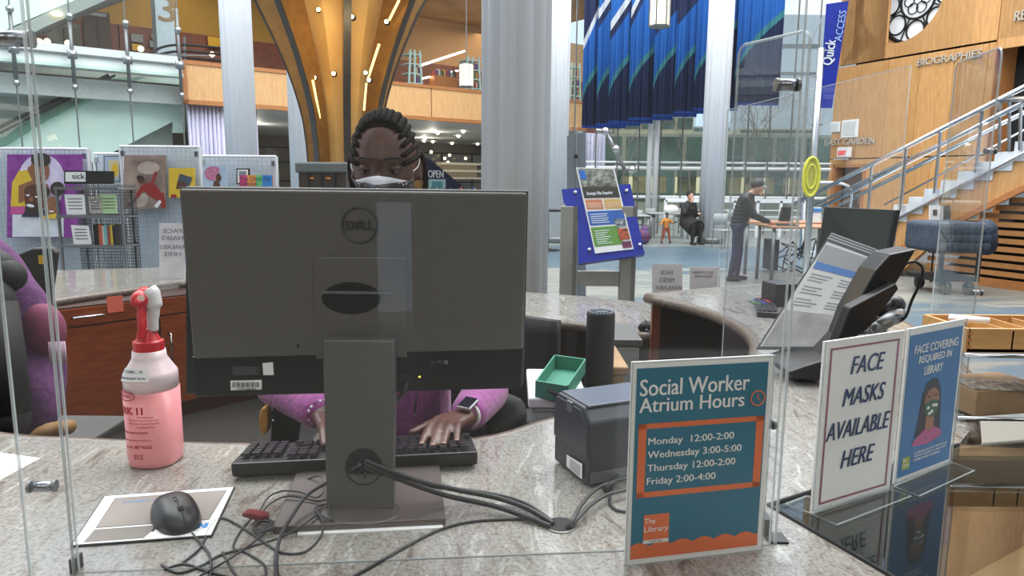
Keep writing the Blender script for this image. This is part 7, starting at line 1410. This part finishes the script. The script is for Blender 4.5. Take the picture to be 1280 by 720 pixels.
# scalp and cornrows
HR = M('braided_hair', (13, 10, 9), .8, c2=(28, 20, 16), sc=90, bump=.6, spec=.08)
rows = []
for j in range(19):
    row = []
    for i in range(49):
        th = -pi+2*pi*i/48; lo_ = radians(50-62*(1-cos(th))/2-14*gs(th-pi/2, .5)*0) if abs(th) < 2.2 else radians(-12-25*((abs(th)-2.2)/.94)); hi_ = pi/2; row.append(hsurf(th, lo_+(hi_-lo_)*j/18, .0035 if j else .0008))
    rows.append(row)
MB().grid(rows).build('scalp_hair', HR, wm, smooth=True)
for k, lam in enumerate((-84, -72, -60, -48, -37, -26, -15, -5, 5, 15, 26, 37, 48, 60, 72, 84)):
    pts = []; rr = []; n_ = 34; a0 = 56 if abs(lam) < 40 else 56-(abs(lam)-40)*.35
    for i in range(n_+1):
        al = radians(a0+(172-a0)*i/n_); l = radians(lam)*(1-.1*i/n_); p = V(sin(al)*sin(l), -cos(al), sin(al)*cos(l)); th = atan2(p.x, -p.y); ph = math.asin(max(-1, min(1, p.z))); pts.append(hsurf(th, ph, .004)); big = .0086 if abs(lam) in (26, 37) else .0064
        rr.append(big*(.80+.20*abs(sin(i*1.25)))*(.8 if i == 0 else 1))
    MB().tube(pts, rr, 8).build('cornrow', HR, wm, smooth=True)
for s in (-1, 1):   # hanging braids behind the ears
    MB().tube(spl([hsurf(s*radians(100), radians(10), .006), HC+RH @ V(.086*s, .02, .0), HC+RH @ V(.088*s, .03, -.05), HC+RH @ V(.080*s, .035, -.10)], 6), [.008*(.8+.2*abs(sin(i*1.3))) for i in range(19)], 8).build('hanging_braid', HR, wm, smooth=True)
    MB().tube(spl([HC+RH @ V(.068*s, -.040, -.012), HC+RH @ V(.0775*s, -.015, -.004), HC+RH @ V(.078*s, .012, .010)], 5), .0011, 6).build('ear_loop', PAPER, wm, smooth=True)
def maskrows(t0, b0, w, off): 
    R_ = []
    for j in range(13):
        row = []
        for i in range(33):
            th = radians(-w+2*w*i/32); k = th/radians(w); top = t0(k); ph = top+(b0-top)*j/12; row.append(hsurf(th, ph, off+.004*(1-k*k)))
        R_.append(row)
    return R_
WM_ = M('white_mask', (214, 216, 222), .6); MP = bpy.data.materials.new('patterned_mask'); MP.use_nodes = True; n_ = MP.node_tree; vz = n_.nodes.new('ShaderNodeTexVoronoi'); vz.inputs['Scale'].default_value = 90; rp_ = n_.nodes.new('ShaderNodeValToRGB'); rp_.color_ramp.elements[0].position = .24; rp_.color_ramp.elements[0].color = (.55, .45, .48, 1); rp_.color_ramp.elements[1].position = .30; rp_.color_ramp.elements[1].color = (.012, .012, .016, 1); tq = n_.nodes.new('ShaderNodeTexCoord'); n_.links.new(tq.outputs['Object'], vz.inputs['Vector']); n_.links.new(vz.outputs['Distance'], rp_.inputs[0]); n_.links.new(rp_.outputs[0], n_.nodes['Principled BSDF'].inputs['Base Color'])
MB().grid(maskrows(lambda k: radians(-5-9*abs(k)**1.2), radians(-62), 52, .004)).build('white_mask', WM_, wm, smooth=True, solid=.0008)
MB().grid(maskrows(lambda k: radians(-13-0*abs(k)), radians(-66), 66, .0065)).build('patterned_mask', MP, wm, smooth=True, solid=.0008)
# sweater
PK = M('magenta_knit', (138, 58, 124), .8, c2=(160, 74, 146), sc=70, bump=.4, sheen=.3)
sw = MB(); sw.sph(V(HC.x, SHY, nz_-.14), (.20, .12, .10), 18, 12); capsule(sw, V(HC.x, SHY, nz_-.14), V(HC.x, SHY, .90), .135, .145, 18); sw.sph(V(HC.x-.055, SHY-.05, nz_-.30), .095, 14, 10); sw.sph(V(HC.x+.055, SHY-.05, nz_-.30), .095, 14, 10)
cuR = wrR.lerp(elR_, .13); cuL = wrL.lerp(elL_, .10)
for sh, el_, cu_ in ((shR_, elR_, cuR), (shL_, elL_, cuL)): capsule(sw, sh, el_, .062, .055, 14); capsule(sw, el_, cu_, .055, .042, 14)
capsule(sw, V(HC.x, SHY, nz_-.10), V(HC.x, SHY, nz_-.03), .085, .068, 16)
sw.build('sweater', PK, wm, remesh=.008)
tr_ = MB()
for s in (-1, 1): capsule(tr_, V(HC.x+.09*s, 1.80, .80), V(HC.x+.11*s, 1.50, .78), .095, .075, 14); capsule(tr_, V(HC.x+.11*s, 1.50, .78), V(HC.x+.11*s, 1.55, .34), .07, .05, 14)
tr_.build('trousers', NAVY, wm, remesh=.012)
for s in (-1, 1): sh_ = MB(); capsule(sh_, V(HC.x+.11*s, 1.57, .30), V(HC.x+.11*s, 1.40, .29), .045, .038); sh_.build('shoe', BLACKM, wm, smooth=True)
# watch
wt = thing('wristwatch', 'square smart watch on a white strap on the woman\'s wrist', 'watch', wrR); wd = (knR-wrR).normalized(); wx = wd.cross(V(0, 0, 1)).normalized(); wz = wx.cross(wd).normalized(); wc = wrR.lerp(cuR, .35)
MB().tube([wc+wx*.030*cos(a_)+wz*.026*sin(a_) for a_ in [2*pi*k/24 for k in range(24)]], .0045, 8, closed=True, flat=1.0).build('strap', M('white_strap', (226, 222, 214), .5), wt, smooth=True)
nface = (wz*.9-wd*0+V(0, -.45, 0)).normalized(); fx = wx; fy = nface.cross(fx).normalized(); mc = wc+nface*.031
MR = Matrix((fx, fy, nface)).transposed(); MB().box(mc, (.036, .040, .010), mat=MR).build('case', CHROME, wt, bevel=.004, seg=3); MB().box(mc+nface*.0052, (.031, .035, .002), mat=MR).build('screen', M('watch_glass', (24, 30, 36), .08), wt, bevel=.0008)
# bracelets
br_ = thing('bead_bracelet', 'white and dark beaded bracelet on the wrist left of the monitor stand', 'bracelet', wrL); wd = (knL-wrL).normalized(); wx = wd.cross(V(0, 0, 1)).normalized(); wz = wx.cross(wd).normalized()
for r3, o3 in ((0, .0), (1, .012)):
    for k in range(18): a_ = 2*pi*k/18; q = wrL-wd*o3+wx*.030*cos(a_)+wz*.027*sin(a_); MB().sph(q, .0046, 8, 6).build('bead', WHITE if (k+r3) % 3 else BLACK, br_, smooth=True)
lan = [V(HC.x+.02, SHY-.14, nz_-.25), V(HC.x+.075, SHY-.155, 1.22), V(HC.x+.07, SHY-.16, 1.1)]
tag(MB().tube(spl([V(HC.x+.05, SHY-.07, nz_-.02)]+lan, 5), .0028, 6).build('lanyard_chain', CHROME, None, smooth=True), 'thin silver chain hanging over the purple sweater', 'chain')
